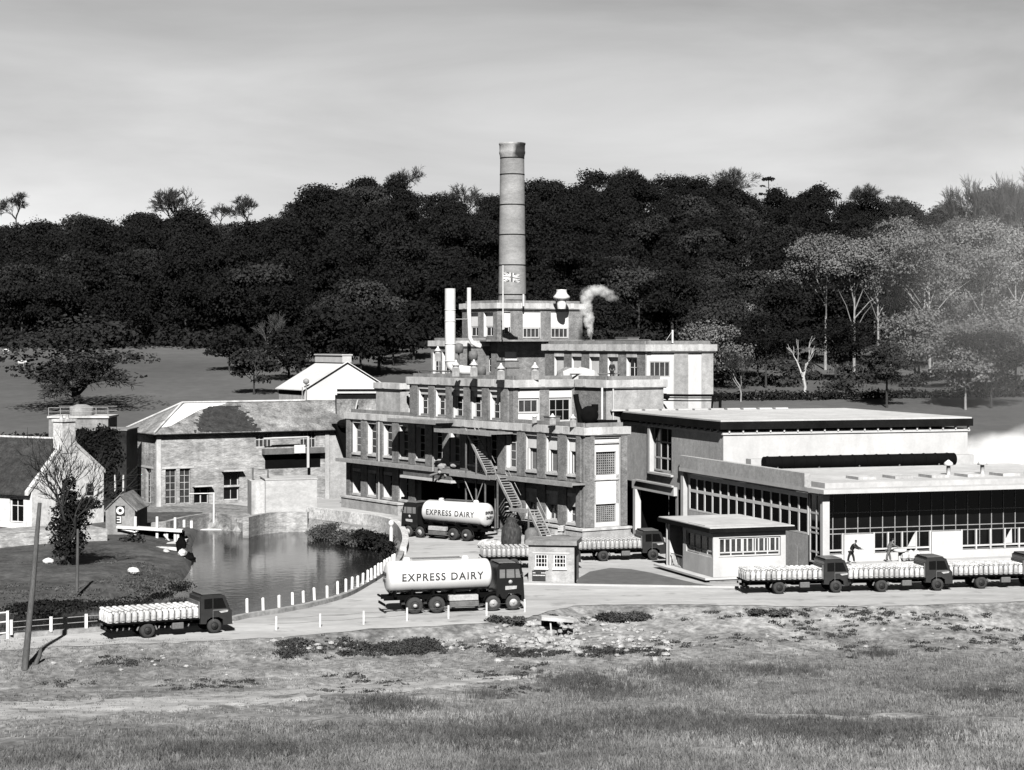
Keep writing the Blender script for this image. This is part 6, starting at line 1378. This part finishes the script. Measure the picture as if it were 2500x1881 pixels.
# lettering bent round the tank
def text_mesh(body,size,space=1.0):
    c=bpy.data.curves.new('lettering','FONT'); c.body=body; c.size=size; c.space_character=space; c.align_x='CENTER'; c.align_y='CENTER'; c.offset=.016
    o=bpy.data.objects.new('lettering',c); COL.objects.link(o); bpy.context.view_layer.update()
    me=bpy.data.meshes.new_from_object(o.evaluated_get(bpy.context.evaluated_depsgraph_get())); bm=bmesh.new(); bm.from_mesh(me)
    for k in range(-5,6): bmesh.ops.bisect_plane(bm,geom=bm.verts[:]+bm.edges[:]+bm.faces[:],plane_co=(0,k*size*.09+.003,0),plane_no=(0,1,0))
    bm.to_mesh(me); bm.free(); V=[tuple(v.co) for v in me.vertices]; F=[tuple(p.vertices) for p in me.polygons]
    bpy.data.objects.remove(o); bpy.data.meshes.remove(me); bpy.data.curves.remove(c); return V,F
def tanker_proto():
    r=root('milk_tanker',(0,0,0),'tanker','tanker lorry')
    R=1.03; zc=2.3; x0,x1=-1.75,5.28
    prof=[(.02,x0-.02),(R*.5,x0+.02),(R*.8,x0+.1),(R*.95,x0+.2),(R,x0+.34),(R,x1-.34),(R*.95,x1-.2),(R*.8,x1-.1),(R*.5,x1-.02),(.02,x1)]
    m=MB(); m.lathe(prof,(0,0,zc),48,axis='x'); tank=m.build('tank',M['tank'],r)
    m=MB()
    for x in (-.3,3.6): m.lathe([(.26,0),(.26,.12),(.2,.16),(.2,.22),(.0,.25)],(x,0,zc+R-.02),16)
    m.build('manhole_lid',M['tank'],tank)
    m=MB(); m.tube((-.0,-.28,zc+R+.12),(3.3,-.28,zc+R+.12),.03,k=6); m.tube((-.0,.28,zc+R+.12),(3.3,.28,zc+R+.12),.03,k=6); m.build('catwalk',M['iron'],tank)
    for s,off_x in ((-1,1.85),(1,1.85)):
        V,F=text_mesh('EXPRESS DAIRY',.66,1.22); vs=[]
        for (u,v,_) in V:
            ph=(v+.0)/R+.02; vs.append((off_x+u*(1 if s<0 else -1),s*(R+.012)*math.cos(ph),zc+(R+.012)*math.sin(ph)))
        m=MB(); m.add(vs,F); m.build('lettering',M['letter'],tank)
    for body,v0,sz in (('EXPRESS',.22,.30),('DAIRY',-.22,.30)):
        V,F=text_mesh(body,sz); m=MB(); m.add([(x0-.045+.13*(u*u+ (v+v0)**2)/(R*R)*1.0-.02,-u,zc+v+v0) for (u,v,_) in V],F); m.build('rear_lettering',M['letter'],tank)
    m=MB(); m.abox(-1.9,5.3,-.5,-.38,.85,1.15); m.abox(-1.9,5.3,.38,.5,.85,1.15)
    for x in (-1.3,-.2,1.2,2.6,4.2): m.abox(x,x+.14,-.9,.9,1.1,1.42)
    m.abox(-2.0,-1.9,-1.15,1.15,1.0,1.1); m.abox(-1.98,-1.9,-.9,.9,.55,.7)
    for x in (0,1.47,5.2,6.55): m.tube((x,-.9,.52),(x,.9,.52),.09,k=8)
    m.build('chassis',M['black'],r)
    for s in (-1,1):
        wheel(r,0,s*.82,.53,.27,True,'tyre'); wheel(r,1.47,s*.82,.53,.27,True,'tyre'); wheel(r,5.2,s*1.02,.5,.28,False,'riml'); wheel(r,6.55,s*1.02,.5,.28,False,'riml')
        for x in (0,1.47): m=MB(); m.lathe([(.12,-.05),(.12,.12),(.0,.14)] if s>0 else [(.12,.05),(.12,-.12),(.0,-.14)],(x,s*1.1,.53),14,axis='y'); m.build('hub',M['riml'],r)
        m=MB()
        for x in (0,1.47): m.path([(x-.66,s*.95,.75),(x-.5,s*.95,1.05),(x-.2,s*.95,1.17),(x+.2,s*.95,1.17),(x+.5,s*.95,1.05),(x+.66,s*.95,.75)],.07,6)
        m.path([(4.55,s*1.1,.7),(4.7,s*1.1,1.0),(5.0,s*1.1,1.15),(5.35,s*1.1,1.15)],.08,6); m.build('mudguard',M['black'],r)
        m=MB(); m.abox(2.25,4.2,*(sorted((s*.75,s*1.15))),.75,1.12); m.build('side_locker',M['riml'],r,bevel=.04)
        m=MB(); m.abox(2.3,4.25,*(sorted((s*.8,s*1.1))),.42,.72); m.build('air_tank',M['iron'],r,bevel=.04)
        m=MB(); m.tube((1.9,s*1.1,.4),(4.5,s*1.1,.4),.04,k=5); m.build('side_rail',M['iron'],r)
    prof=[(5.42,.75),(5.42,2.75),(5.55,2.98),(5.9,3.08),(6.6,3.08),(6.95,2.98),(7.1,2.6),(7.22,2.0),(7.3,.62),(7.12,.62),(7.08,.95),(6.85,1.1),(6.25,1.1),(6.0,.8),(5.78,.8),(5.6,1.1)]
    n=len(prof); t=tessellate_polygon([[Vector((x,z,0)) for x,z in prof]]); m=MB()
    m.add([(x,-1.15,z) for x,z in prof]+[(x,1.15,z) for x,z in prof],[(i,(i+1)%n,n+(i+1)%n,n+i) for i in range(n)]+[tuple(q) for q in t]+[tuple(n+i for i in reversed(q)) for q in t]); cab=m.build('cab',M['cab'],r,bevel=.09)
    m=MB(); m.abox(5.6,6.75,-1.0,1.0,3.05,3.13); m.build('cab_roof',M['iron'],cab,bevel=.05)
    for s in (-1,1):
        y=s*1.155; m=MB()
        for (a,b2,c,d_) in ((5.62,5.98,5.62,5.98),(6.08,6.6,6.08,6.62),(6.68,6.92,6.7,7.04)):
            m.extr([(c,y,2.12),(a,y,2.68),(b2,y,2.68),(d_,y,2.12)],(0,0,0),(0,s*.012,0))
        m.build('side_window',M['louvre'],cab)
        m=MB(); m.extr([(6.0,y,1.35),(6.75,y,1.4),(6.78,y,1.6),(6.0,y,1.6)],(0,0,0),(0,s*.012,0)); m.build('door_panel',M['riml'],cab)
        m=MB(); m.lathe([(.13,0),(.13,s*.015),(.0,s*.02)],(6.35,y,1.86),16,axis='y'); m.build('badge',M['riml'],cab)
        m=MB(); m.lathe([(.14,0),(.12,.06),(0,.07)],(7.27,s*.85,1.15),14,axis='x'); m.build('headlight',M['riml'],cab)
        m=MB(); m.tube((7.0,s*1.15,2.3),(7.15,s*1.35,2.4),.015,k=4); m.abox(7.1,7.14,*(sorted((s*1.3,s*1.42))),2.2,2.5); m.build('wing_mirror',M['iron'],cab)
    m=MB()
    for (y0,y1) in ((-1.05,-.04),(.04,1.05)): m.extr([(7.12,y0,2.72),(7.12,y1,2.72),(7.235,y1,2.05),(7.235,y0,2.05)],(.0,0,0),(.02,0,.003))
    m.build('windscreen',M['glass'],cab); m=MB(); m.abox(7.26,7.31,-.7,.7,.95,1.75); m.build('radiator_grille',M['iron'],cab)
    m=MB(); m.abox(7.28,7.4,-1.15,1.15,.5,.68); m.build('bumper',M['iron'],r,bevel=.03)
    return r
tp=tanker_proto(); tt=tree_of(tp)
veh(tt,1013,1500,1264,1490,6.55,'white milk tanker with dark cab facing right on the near road',True,'white milk tankers',side=-1.05)
# far tanker heads left and away
fa_=G(1140,1322,0); fr_=G(1016,1312,0); ang=math.radians(180-37)
place(tt,(fa_[0]+.55,fa_[1]+.71,.006),ang,'white milk tanker facing left towards the dark loading bay','white milk tankers')
# ---------------------------------------------------------------- people
def person(loc,rz,lab,pose='stand',cl='cloth',top='cloth',carry=None,hat=False):
    r=root('person',loc,lab,'person')
    def sk(name,verts,edges,rad,mm):
        me=bpy.data.meshes.new(name); me.from_pydata(verts,edges,[]); me.materials.append(M[mm]); o=bpy.data.objects.new(name,me); COL.objects.link(o); o.parent=r; ORG[o.name]=ORG[r.name]
        md=o.modifiers.new('skin','SKIN'); sv=me.skin_vertices[0].data if me.skin_vertices else None
        if sv is not None:
            for i,q_ in enumerate(sv): q_.radius=(rad[i],rad[i])
            sv[0].use_root=True
        else:
            bm=bmesh.new(); bm.from_mesh(me); ly=bm.verts.layers.skin.verify(); 
            for i,v in enumerate(bm.verts): v[ly].radius=(rad[i],rad[i])
            bm.verts.ensure_lookup_table(); bm.verts[0][ly].use_root=True; bm.to_mesh(me); bm.free()
        md.use_smooth_shade=True; s=o.modifiers.new('sub','SUBSURF'); s.levels=2; s.render_levels=2; return o
    if pose=='bend': hip=(0,0,.92);chest=(.2,0,1.27);neck=(.3,0,1.44);head=(.38,0,1.56)
    else: hip=(0,0,.92);chest=(.02,0,1.3);neck=(.02,0,1.5);head=(.04,0,1.66)
    arms=[]
    for s in (-1,1):
        sh_=(chest[0]+.03,s*.19,chest[2]+.1)
        if pose in('bend','reach'): arms.append([sh_,(sh_[0]+.2,s*.26,sh_[2]-.22),(sh_[0]+.48,s*.18,sh_[2]-.3),(sh_[0]+.58,s*.17,sh_[2]-.32)])
        else: arms.append([sh_,(sh_[0]-.02,s*.27,sh_[2]-.28),(sh_[0]+.1,s*.26,sh_[2]-.53),(sh_[0]+.13,s*.26,sh_[2]-.62)])
    st_=.14 if pose!='stand' else .05
    V=[hip,((hip[0]+chest[0])/2,0,(hip[2]+chest[2])/2),chest,neck,head,(head[0]+.01,0,head[2]+.1)]; E_=[(0,1),(1,2),(2,3),(3,4),(4,5)]; Rr=[.10,.10,.11,.05,.085,.07]
    for a in arms:
        b=len(V); V+=a; E_+=[(2,b),(b,b+1),(b+1,b+2),(b+2,b+3)]; Rr+=[.05,.04,.03,.035]
        for q in range(3): V.append((a[3][0]+.07,a[3][1]+(q-1)*.025,a[3][2]-.03)); E_.append((b+3,len(V)-1)); Rr.append(.012)
    for s in (-1,1):
        b=len(V); V+=[(0,s*.1,.86),(s*st_,s*.11,.48),(s*st_*1.4,s*.11,.09),(s*st_*1.4+.16,s*.12,.04)]; E_+=[(0,b),(b,b+1),(b+1,b+2),(b+2,b+3)]; Rr+=[.07,.05,.04,.04]
    sk('body',V,E_,Rr,'skin')
    V=[hip,((hip[0]+chest[0])/2,0,(hip[2]+chest[2])/2),chest,(neck[0]*.7+chest[0]*.3,0,neck[2]*.6+chest[2]*.4)]; E_=[(0,1),(1,2),(2,3)]; Rr=[.17,.17,.19,.09]
    for a in arms:
        b=len(V); V+=a[:3]; E_+=[(2,b),(b,b+1),(b+1,b+2)]; Rr+=[.09,.075,.06]
    sk('jacket',V,E_,Rr,top)
    V=[(0,0,.9)];E_=[];Rr=[.17]
    for s in (-1,1):
        b=len(V); V+=[(0,s*.1,.8),(s*st_,s*.11,.48),(s*st_*1.4,s*.11,.12)]; E_+=[(0,b),(b,b+1),(b+1,b+2)]; Rr+=[.12,.09,.075]
    sk('trousers',V,E_,Rr,cl)
    m=MB(); o_=ORG[r.name]; m.ell((o_[0]+head[0]-.015,o_[1],o_[2]+head[2]+.07),(.1,.095,.085),10)
    if hat: m.lathe([(.13,0),(.11,.05),(.0,.07)],(o_[0]+head[0]+.02,o_[1],o_[2]+head[2]+.1),12)
    m.build('cap' if hat else 'hair',M['hair'],r)
    r.rotation_euler=(0,0,rz); return r
z3=13.75; q=at_roof(1494,190.5); person((q[0],q[1],z3),-1.4,'person in dark overalls standing on the upper roof between the pale doors','stand','cloth','cloth')
def on_bed(Lx,x,y): 
    (lx,ly,lz),a=Lx; return (lx+x*math.cos(a)-y*math.sin(a),ly+x*math.sin(a)+y*math.cos(a),1.0)
q=G(2046,1438,0); person((q[0],q[1]+1.6,0.0),-1.2,'person in dark overalls standing between the first and second queue lorries','stand','cloth','cloth')
dk_=MB(); dz=1.0; 
# loading platform behind the queue
pf=root('loading_platform',(29,141.2,0),'long pale loading platform in front of the glazed hall','platform')
m=MB(); a=off(off(Q0,E,1.6),GN,1.3); m.box(a,E,Gv,24,1.2,-.1,1.35); m.build('deck',M['panel'],pf)
def on_pf(px): 
    X=(px-1250)*142/FX; P=off(off(Q0,E,0),GN,.75); t=((X-P[0])/E[0]); return (X,P[1]+E[1]*t,1.35)
person(on_pf(2084),-.5,'person in black bending on the platform behind the second queue lorry','bend','cloth','cloth')
person(on_pf(2182),.2,'person in grey reaching forward with a sack on the platform','bend','clothg','clothg')
g=on_pf(2212); m=MB(); m.lathe([(.15,-.12),(.5,-.1),(.5,.1),(.15,.12)],(g[0],g[1],1.35+.8),18); m.tube((g[0],g[1],1.35),(g[0],g[1],2.1),.12,k=8); tag(m.build('tipping_bowl',M['duct'],loc=g),'white round topped weighing bowl beside the bending grey worker','bowl')
for j,px in enumerate((2222,2240,2255)):
    g=on_pf(px); m=MB(); m.ell((g[0],g[1]-.2,1.75),(.3,.35,.42),9,jit=.12); tag(m.build('milk_sack',M['clothw'],loc=g),['white bundle right beside the weighing bowl','second white bundle right of the weighing bowl','last white bundle right of the weighing bowl'][j],'bundle')
# barrels and clutter under the staircase
g=G(1248,1352,0); m=MB(); m.lathe([(.75,0),(.85,.9),(.8,1.9),(.5,2.3),(.42,2.5),(.42,2.7),(.3,2.8)],(g[0],g[1]+2,0),16); tag(m.build('storage_vat',mat('slatted_vat',.05,.6,6,(1,1,.3)),loc=(g[0],g[1]+2,0)),'dark slatted vat standing below the staircase','vat')
m=MB(); m.lathe([(.55,0),(.62,.8),(.55,1.6),(.3,1.9)],(g[0]+1.7,g[1]+2.3,0),14); tag(m.build('storage_vat',M['iron'],loc=(g[0]+1.7,g[1]+2.3,0)),'smaller grey vat right of the dark slatted vat','vat')
for j,(px,py) in enumerate(((1192,1338),(1200,1345),(1212,1340))):
    g=G(px,py,0); m=MB(); m.ell((g[0],g[1],.25),(1.0-.2*j,.6,.45),10,jit=.15); tag(m.build('sand_heap',M['lime'],loc=(g[0],g[1],0)),['pale sand heap right behind the far tanker','small pale heap beside the sand heap','little pale mound nearest the vats'][j],'heap')
g=G(1385,1330,0); m=MB(); 
for k_ in range(2): m.lathe([(.15,-.12),(.4,-.12),(.45,0),(.4,.12),(.15,.12)],(g[0]+k_*1.0-1,g[1]-.5,.42),14,axis='y')
tag(m.build('spare_tyres',M['tyre'],loc=(g[0],g[1],0)),'two tyres leaning at the foot of the tower plinth','tyres')
q=PA(21.3,-1.2); r=root('bracket_lamp_cluster',(q[0],q[1],5.0),'cluster of pale pipes and valves at the corner above the loading bay','pipe cluster')
m=MB(); rr=random.Random(4)
for i in range(5): m.ell((q[0]+rr.uniform(-1.0,.9),q[1]+rr.uniform(-.5,.5),5.3+rr.uniform(-.9,.5)),(rr.uniform(.15,.4),.2,rr.uniform(.15,.35)),8,jit=.15)
m.tube((q[0]-1.2,q[1],5),(q[0]-1.2,q[1],6.4),.1,k=6); m.build('valve',M['ironl'],r)
m=MB(); m.path([(q[0]-1.5,q[1],4.6),(q[0]-.5,q[1],4.9),(q[0]+1.2,q[1],5.0),(q[0]+1.3,q[1],3.4)],.12,8); m.build('pipe',M['iron'],r)
# ---------------------------------------------------------------- verge: rubble, culvert, weeds, long grass
rr=random.Random(14)
def gpt(px,py,z=-.6):
    q=G(px,py,z); 
    z_=z
    for _ in range(25): z_=.5*z_+.5*zg(q[0],q[1]); q=G(px,py,z_)
    return q
m=MB()
def rocks(n,x0,x1,f,smin,smax):
    for i in range(n):
        px=rr.uniform(x0,x1); py=f(px); q=gpt(px,py); s=rr.uniform(smin,smax)*rr.random()**.7+.05; m.ell((q[0],q[1],q[2]+s*.15),(s,s*.8,s*.6),6,jit=.25,rnd=rr)
rocks(190,1180,1640,lambda x:rr.gauss(1560,22),.08,.32); rocks(60,1270,1420,lambda x:rr.uniform(1520,1590),.15,.5); rocks(60,650,1250,lambda x:rr.gauss(1575,9),.05,.2); rocks(22,1650,2400,lambda x:rr.gauss(1550,30),.05,.17); rocks(14,100,650,lambda x:rr.gauss(1612,14),.04,.14)
tag(m.build('rubble',M['rock'],loc=gpt(1400,1560)),'scattered broken stones on the bank below the road','rubble',None,'stuff')
cv=root('stone_culvert',gpt(1335,1560),'ruined stone culvert with a narrow dark opening in the road bank','culvert')
Yc=gpt(1335,1545)[1]
m=MB(); a=D(1270,1505,Yc+.8);b_=D(1400,1570,Yc)
for (x0,x1) in ((1262,1326),(1362,1410)):
    p=D(x0,1512,Yc);q=D(x1,1572,Yc)
    nx_=int((q[0]-p[0])/.33)
    for i in range(nx_):
        for j in range(5): 
            if rr.random()<.82-.05*j: m.ell((p[0]+(i+.5)*.33+rr.uniform(-.05,.05),Yc+rr.uniform(-.1,.3),q[2]+.1+j*.3),(.2,.25,.16),7,jit=.2,rnd=rr)
m.build('rubble_masonry',M['rock'],cv); m=MB(); p=D(1322,1506,Yc);q=D(1400,1512,Yc); m.extr([(p[0],Yc-.25,p[2]-.2),(p[0],Yc+.8,p[2]-.2),(p[0],Yc+.8,p[2]),(p[0],Yc-.25,p[2])],(0,0,0),(q[0]-p[0],0,q[2]-p[2])); m.build('capstone',M['conc'],cv)
m=MB(); p=D(1328,1510,Yc+.35);q=D(1360,1566,Yc+.35); m.abox(p[0],q[0],Yc+.3,Yc+.9,q[2],p[2]); m.build('opening',M['black'],cv); m=MB(); p=D(1343,1512,Yc); q=D(1347,1560,Yc); m.tube(p,q,.06,k=5); m.build('bar',M['conc'],cv)
wd=[]
def band(n,x0,x1,fy,r,h):
    for i in range(n):
        px=rr.uniform(x0,x1); q=gpt(px,fy(px)); k_=rr.uniform(.5,1.2); k_=k_*(1.0 if vnoise(np.array(px/34.0),np.array(7.0),1.0,3)>.36 else .35); wd.append((q[0],q[1],q[2]+.0,r*k_,r*k_*.8,h*k_*.6))
band(120,690,1230,lambda x:rr.gauss(1586-(x-690)*.012,8),.7,.38); band(70,1200,1640,lambda x:rr.gauss(1592,6),.6,.25); band(26,700,860,lambda x:rr.gauss(1570,6),.5,.4)
wd2=[]
cl_=[((rr.uniform(1420,2540),rr.uniform(1492,1600)) if j_%3 else (rr.uniform(-20,1400),rr.uniform(1600,1715))) for j_ in range(44)]
for i in range(420):
    c_=rr.choice(cl_); px=c_[0]+rr.gauss(0,38); py=c_[1]+rr.gauss(0,6); q=gpt(px,py); k_=rr.uniform(.3,1.0); wd2.append((q[0],q[1],q[2]+.0,.5*k_,.35*k_,.14*k_))
veg('small_weeds',wd2,14000,.05,'ivy','scattered small weeds over the bank and field','weeds','stuff',seed=44)
veg('weeds',wd,26000,.05,'ivy','dark weeds along the foot of the road bank','weeds','stuff',seed=41)
for j,(px,py,rx,h,lb,n_) in enumerate(((1525,1515,1.9,.75,'large dark bramble bush on the rubble bank',2600),(1235,1520,1.3,.5,'low dark bramble in front of the tanker front wheels',1100),(1880,1500,1.3,.45,'dark clump of weeds on the bank below the first queue lorry',1100),(1350,1512,.6,.3,'small tuft growing on the culvert',300),(730,1572,.9,.4,'small dark bush left of the wire fence end',500))):
    q=gpt(px,py); es=[(q[0]+rr.uniform(-rx,rx)*.8,q[1]+rr.uniform(-.6,.6),q[2]+h*.2,rx*rr.uniform(.25,.5),.45,h*rr.uniform(.25,.6)) for _ in range(11)]; veg('bramble_bush',es,n_*2,.06,'ivy',lb,'bush',seed=50+j)
# grass tufts in the foreground, blade mesh
def tufts(name,N_,fpx,label,m_,hmin,hmax,seed,blades=5,wd_=.018):
    rng=np.random.default_rng(seed); PX,PY=fpx(rng,N_); z=np.full(len(PX),-.5)
    for _ in range(40):
        Y=FX*(CH-z)/(PY-HZ); X=(PX-1250)*Y/FX; z=.5*z+.5*zt(X,Y)
    n=len(X); B=blades; X=np.repeat(X,B)+rng.normal(size=n*B)*.09; Y=np.repeat(Y,B)+rng.normal(size=n*B)*.09; z=zt(X,Y)-.03
    h=rng.uniform(hmin,hmax,n*B); a=rng.uniform(0,6.283,n*B); ln=rng.normal(size=(n*B,2))*.32*h[:,None]; w_=wd_*(.7+.6*rng.random(n*B))
    dx=np.cos(a)*w_; dy=np.sin(a)*w_
    b0=np.stack([X-dx,Y-dy,z],1); b1=np.stack([X+dx,Y+dy,z],1); m0=np.stack([X+dx*.7+ln[:,0]*.4,Y+dy*.7+ln[:,1]*.4,z+h*.6],1); m1=np.stack([X-dx*.7+ln[:,0]*.4,Y-dy*.7+ln[:,1]*.4,z+h*.6],1); t0=np.stack([X+ln[:,0]+.004,Y+ln[:,1],z+h],1); t1=np.stack([X+ln[:,0],Y+ln[:,1],z+h],1)
    V=np.stack([b0,b1,m0,m1,t0,t1],1).reshape(-1,3); i=np.arange(n*B)*6; F=np.concatenate([np.stack([i,i+1,i+2,i+3],1),np.stack([i+3,i+2,i+4,i+5],1)])
    o=mesh_np(name,V,F,M[m_],loc=(float(X.mean()),float(Y.mean()),0)); return tag(o,label,'grass',None,'stuff')
M['blade']=mat('dry_grass_blade',.22,.45,.5,fine=3,big=.5); M['blade_d']=mat('dark_grass_blade',.10,.35,.5,fine=3)
def fA(rng,N_):
    px=rng.uniform(-20,2520,N_*3); py=rng.uniform(1600,1895,N_*3)
    lim=np.interp(px,[0,900,1200,1500,1800,2500],[1830,1730,1690,1640,1600,1575]); keep=(py>lim+np.abs(rng.normal(size=N_*3))*45-10); i=np.where(keep)[0][:N_]; return px[i],py[i]
tufts('long_grass',30000,fA,'long dry grass over the lower right foreground','blade',.06,.26,61,wd_=.014)
def fB(rng,N_):
    cs=[(930,1718,70,14),(1410,1665,90,18),(1500,1690,120,16),(1640,1640,90,14),(1700,1668,70,12),(1020,1728,60,10),(1190,1700,50,8),(2150,1600,60,8),(1900,1640,120,10),(2400,1700,90,12),(1250,1800,200,30),(2050,1790,250,30),(600,1840,200,14),(1650,1770,200,20)]
    c=np.array(cs); w_=c[:,2]*c[:,3]; k=rng.choice(len(cs),N_,p=w_/w_.sum()); return c[k,0]+rng.normal(size=N_)*c[k,2]*.6,c[k,1]+rng.normal(size=N_)*c[k,3]*.7
tufts('dark_tussocks',6500,fB,'darker tussocks of grass in the lower foreground','blade_d',.15,.38,62,blades=7,wd_=.014)
def fC(rng,N_):
    px=rng.uniform(-20,2520,N_); py=rng.uniform(1560,1800,N_); return px,py
tufts('short_grass',9000,fC,'short grass tufts over the whole sloping field','blade',.05,.14,63,blades=6,wd_=.02)
# ---------------------------------------------------------------- steam
def steam_mat(name,dens,scale,lo,hi,col=.99,anis=-.25):
    m=bpy.data.materials.new(name); m.use_nodes=True; nt=m.node_tree; N=nt.nodes; L=nt.links; N.remove(N['Principled BSDF']); v=N.new('ShaderNodeVolumePrincipled'); v.inputs['Color'].default_value=(col,col,col,1); v.inputs['Anisotropy'].default_value=anis
    tc=N.new('ShaderNodeTexCoord'); n=N.new('ShaderNodeTexNoise'); n.inputs['Scale'].default_value=scale; n.inputs['Detail'].default_value=4; L.new(tc.outputs['Object'],n.inputs[0])
    r=N.new('ShaderNodeMapRange'); r.inputs[1].default_value=lo; r.inputs[2].default_value=hi; r.inputs[3].default_value=0; r.inputs[4].default_value=dens; L.new(n.outputs[0],r.inputs[0])
    return m,nt,N,L,v,r,tc
def ell_steam(name,c,r,dens,scale,lo,hi,label):
    """soft ellipsoid: density falls to nothing at its rim"""
    m,nt,N,L,v,rg_,tc=steam_mat(name+'_volume',dens,scale,lo,hi)
    mp=N.new('ShaderNodeMapping'); mp.inputs['Scale'].default_value=(1/r[0],1/r[1],1/r[2]); L.new(tc.outputs['Object'],mp.inputs[0])
    ln=N.new('ShaderNodeVectorMath'); ln.operation='LENGTH'; L.new(mp.outputs[0],ln.inputs[0])
    f=N.new('ShaderNodeMapRange'); f.inputs[1].default_value=.98; f.inputs[2].default_value=.35; f.inputs[3].default_value=0; f.inputs[4].default_value=1; L.new(ln.outputs['Value'],f.inputs[0])
    q=N.new('ShaderNodeMath'); q.operation='MULTIPLY'; L.new(rg_.outputs[0],q.inputs[0]); L.new(f.outputs[0],q.inputs[1]); L.new(q.outputs[0],v.inputs['Density']); L.new(v.outputs[0],N['Material Output'].inputs['Volume'])
    mb=MB(); mb.ell((0,0,0),r,20); mb.f=[f[::-1] for f in mb.f]; o=mb.build(name,m,loc=(0,0,0)); o.location=c; return tag(o,label,'steam',None,'stuff')
Y=205.
cl_o=D(2420,1135,Y+4); cld=root('steam_cloud',cl_o,'bright white steam billowing behind the glazed hall at the right edge','steam'); cld['kind']='stuff'
for (px,py,dy_,r_,dn) in ((2385,1138,0,(5,4,2.3),.9),(2440,1112,2,(6,5,2.8),.8),(2500,1125,1,(7,5,3.2),.9),(2470,1150,-3,(7,4,2.2),.9),(2420,1160,-5,(5,4,1.8),.8),(2560,1100,3,(6,5,3.5),.7),(2350,1160,-6,(4,3,1.3),.5)):
    c=D(px,py,Y+4+dy_); o=ell_steam('steam_puff',c,r_,dn,.45,.36,.6,'')
    for k_ in ('label','category','kind'): del o[k_]
    o.parent=cld; o.location=(c[0]-cl_o[0],c[1]-cl_o[1],c[2]-cl_o[2])
ctr=D(2330,1160,172); ell_steam('steam_drift',ctr,(8,3,1.6),.7,.4,.38,.62,'thin steam drifting over the glazed hall roof')
ctr=D(2540,660,292); ell_steam('steam_haze',ctr,(28,22,36),.0065,.05,.2,.7,'thin bright haze of steam veiling the trees at the right edge')
# curling plume on the main roof
Y=214; pts=[D(px,py,Y) for px,py in ((1443,818),(1440,800),(1432,775),(1426,752),(1427,730),(1436,714),(1450,707),(1462,712),(1474,724))]
plume=root('steam_plume',pts[0],'white steam plume curling from a pipe beside the top storey','steam'); plume['kind']='stuff'
for j,(px,py,rx,rz_2,dn) in enumerate([(1441,805,.38,.9,3.5),(1437,778,.62,1.15,3.2),(1430,750,.72,1.1,2.6),(1432,724,.75,.95,2.2),(1446,710,.85,.7,1.8),(1463,708,.95,.65,1.4),(1480,716,.9,.55,1.0),(1493,728,.8,.45,.6)]):
    c=D(px,py,Y); o=ell_steam('steam_puff',c,(rx*1.15,rx*1.15,rz_2*1.1),dn*.95,1.9,.4,.6,'')
    for k_ in ('label','category','kind'): del o[k_]
    o.parent=plume; o.location=(c[0]-pts[0][0],c[1]-pts[0][1],c[2]-pts[0][2])
m=MB()
m=MB(); m.path([D(1443,830,Y),D(1443,816,Y)],.09,6); tag(m.build('steam_pipe',M['iron'],loc=D(1443,830,Y)),'short pipe venting the steam plume','pipe')
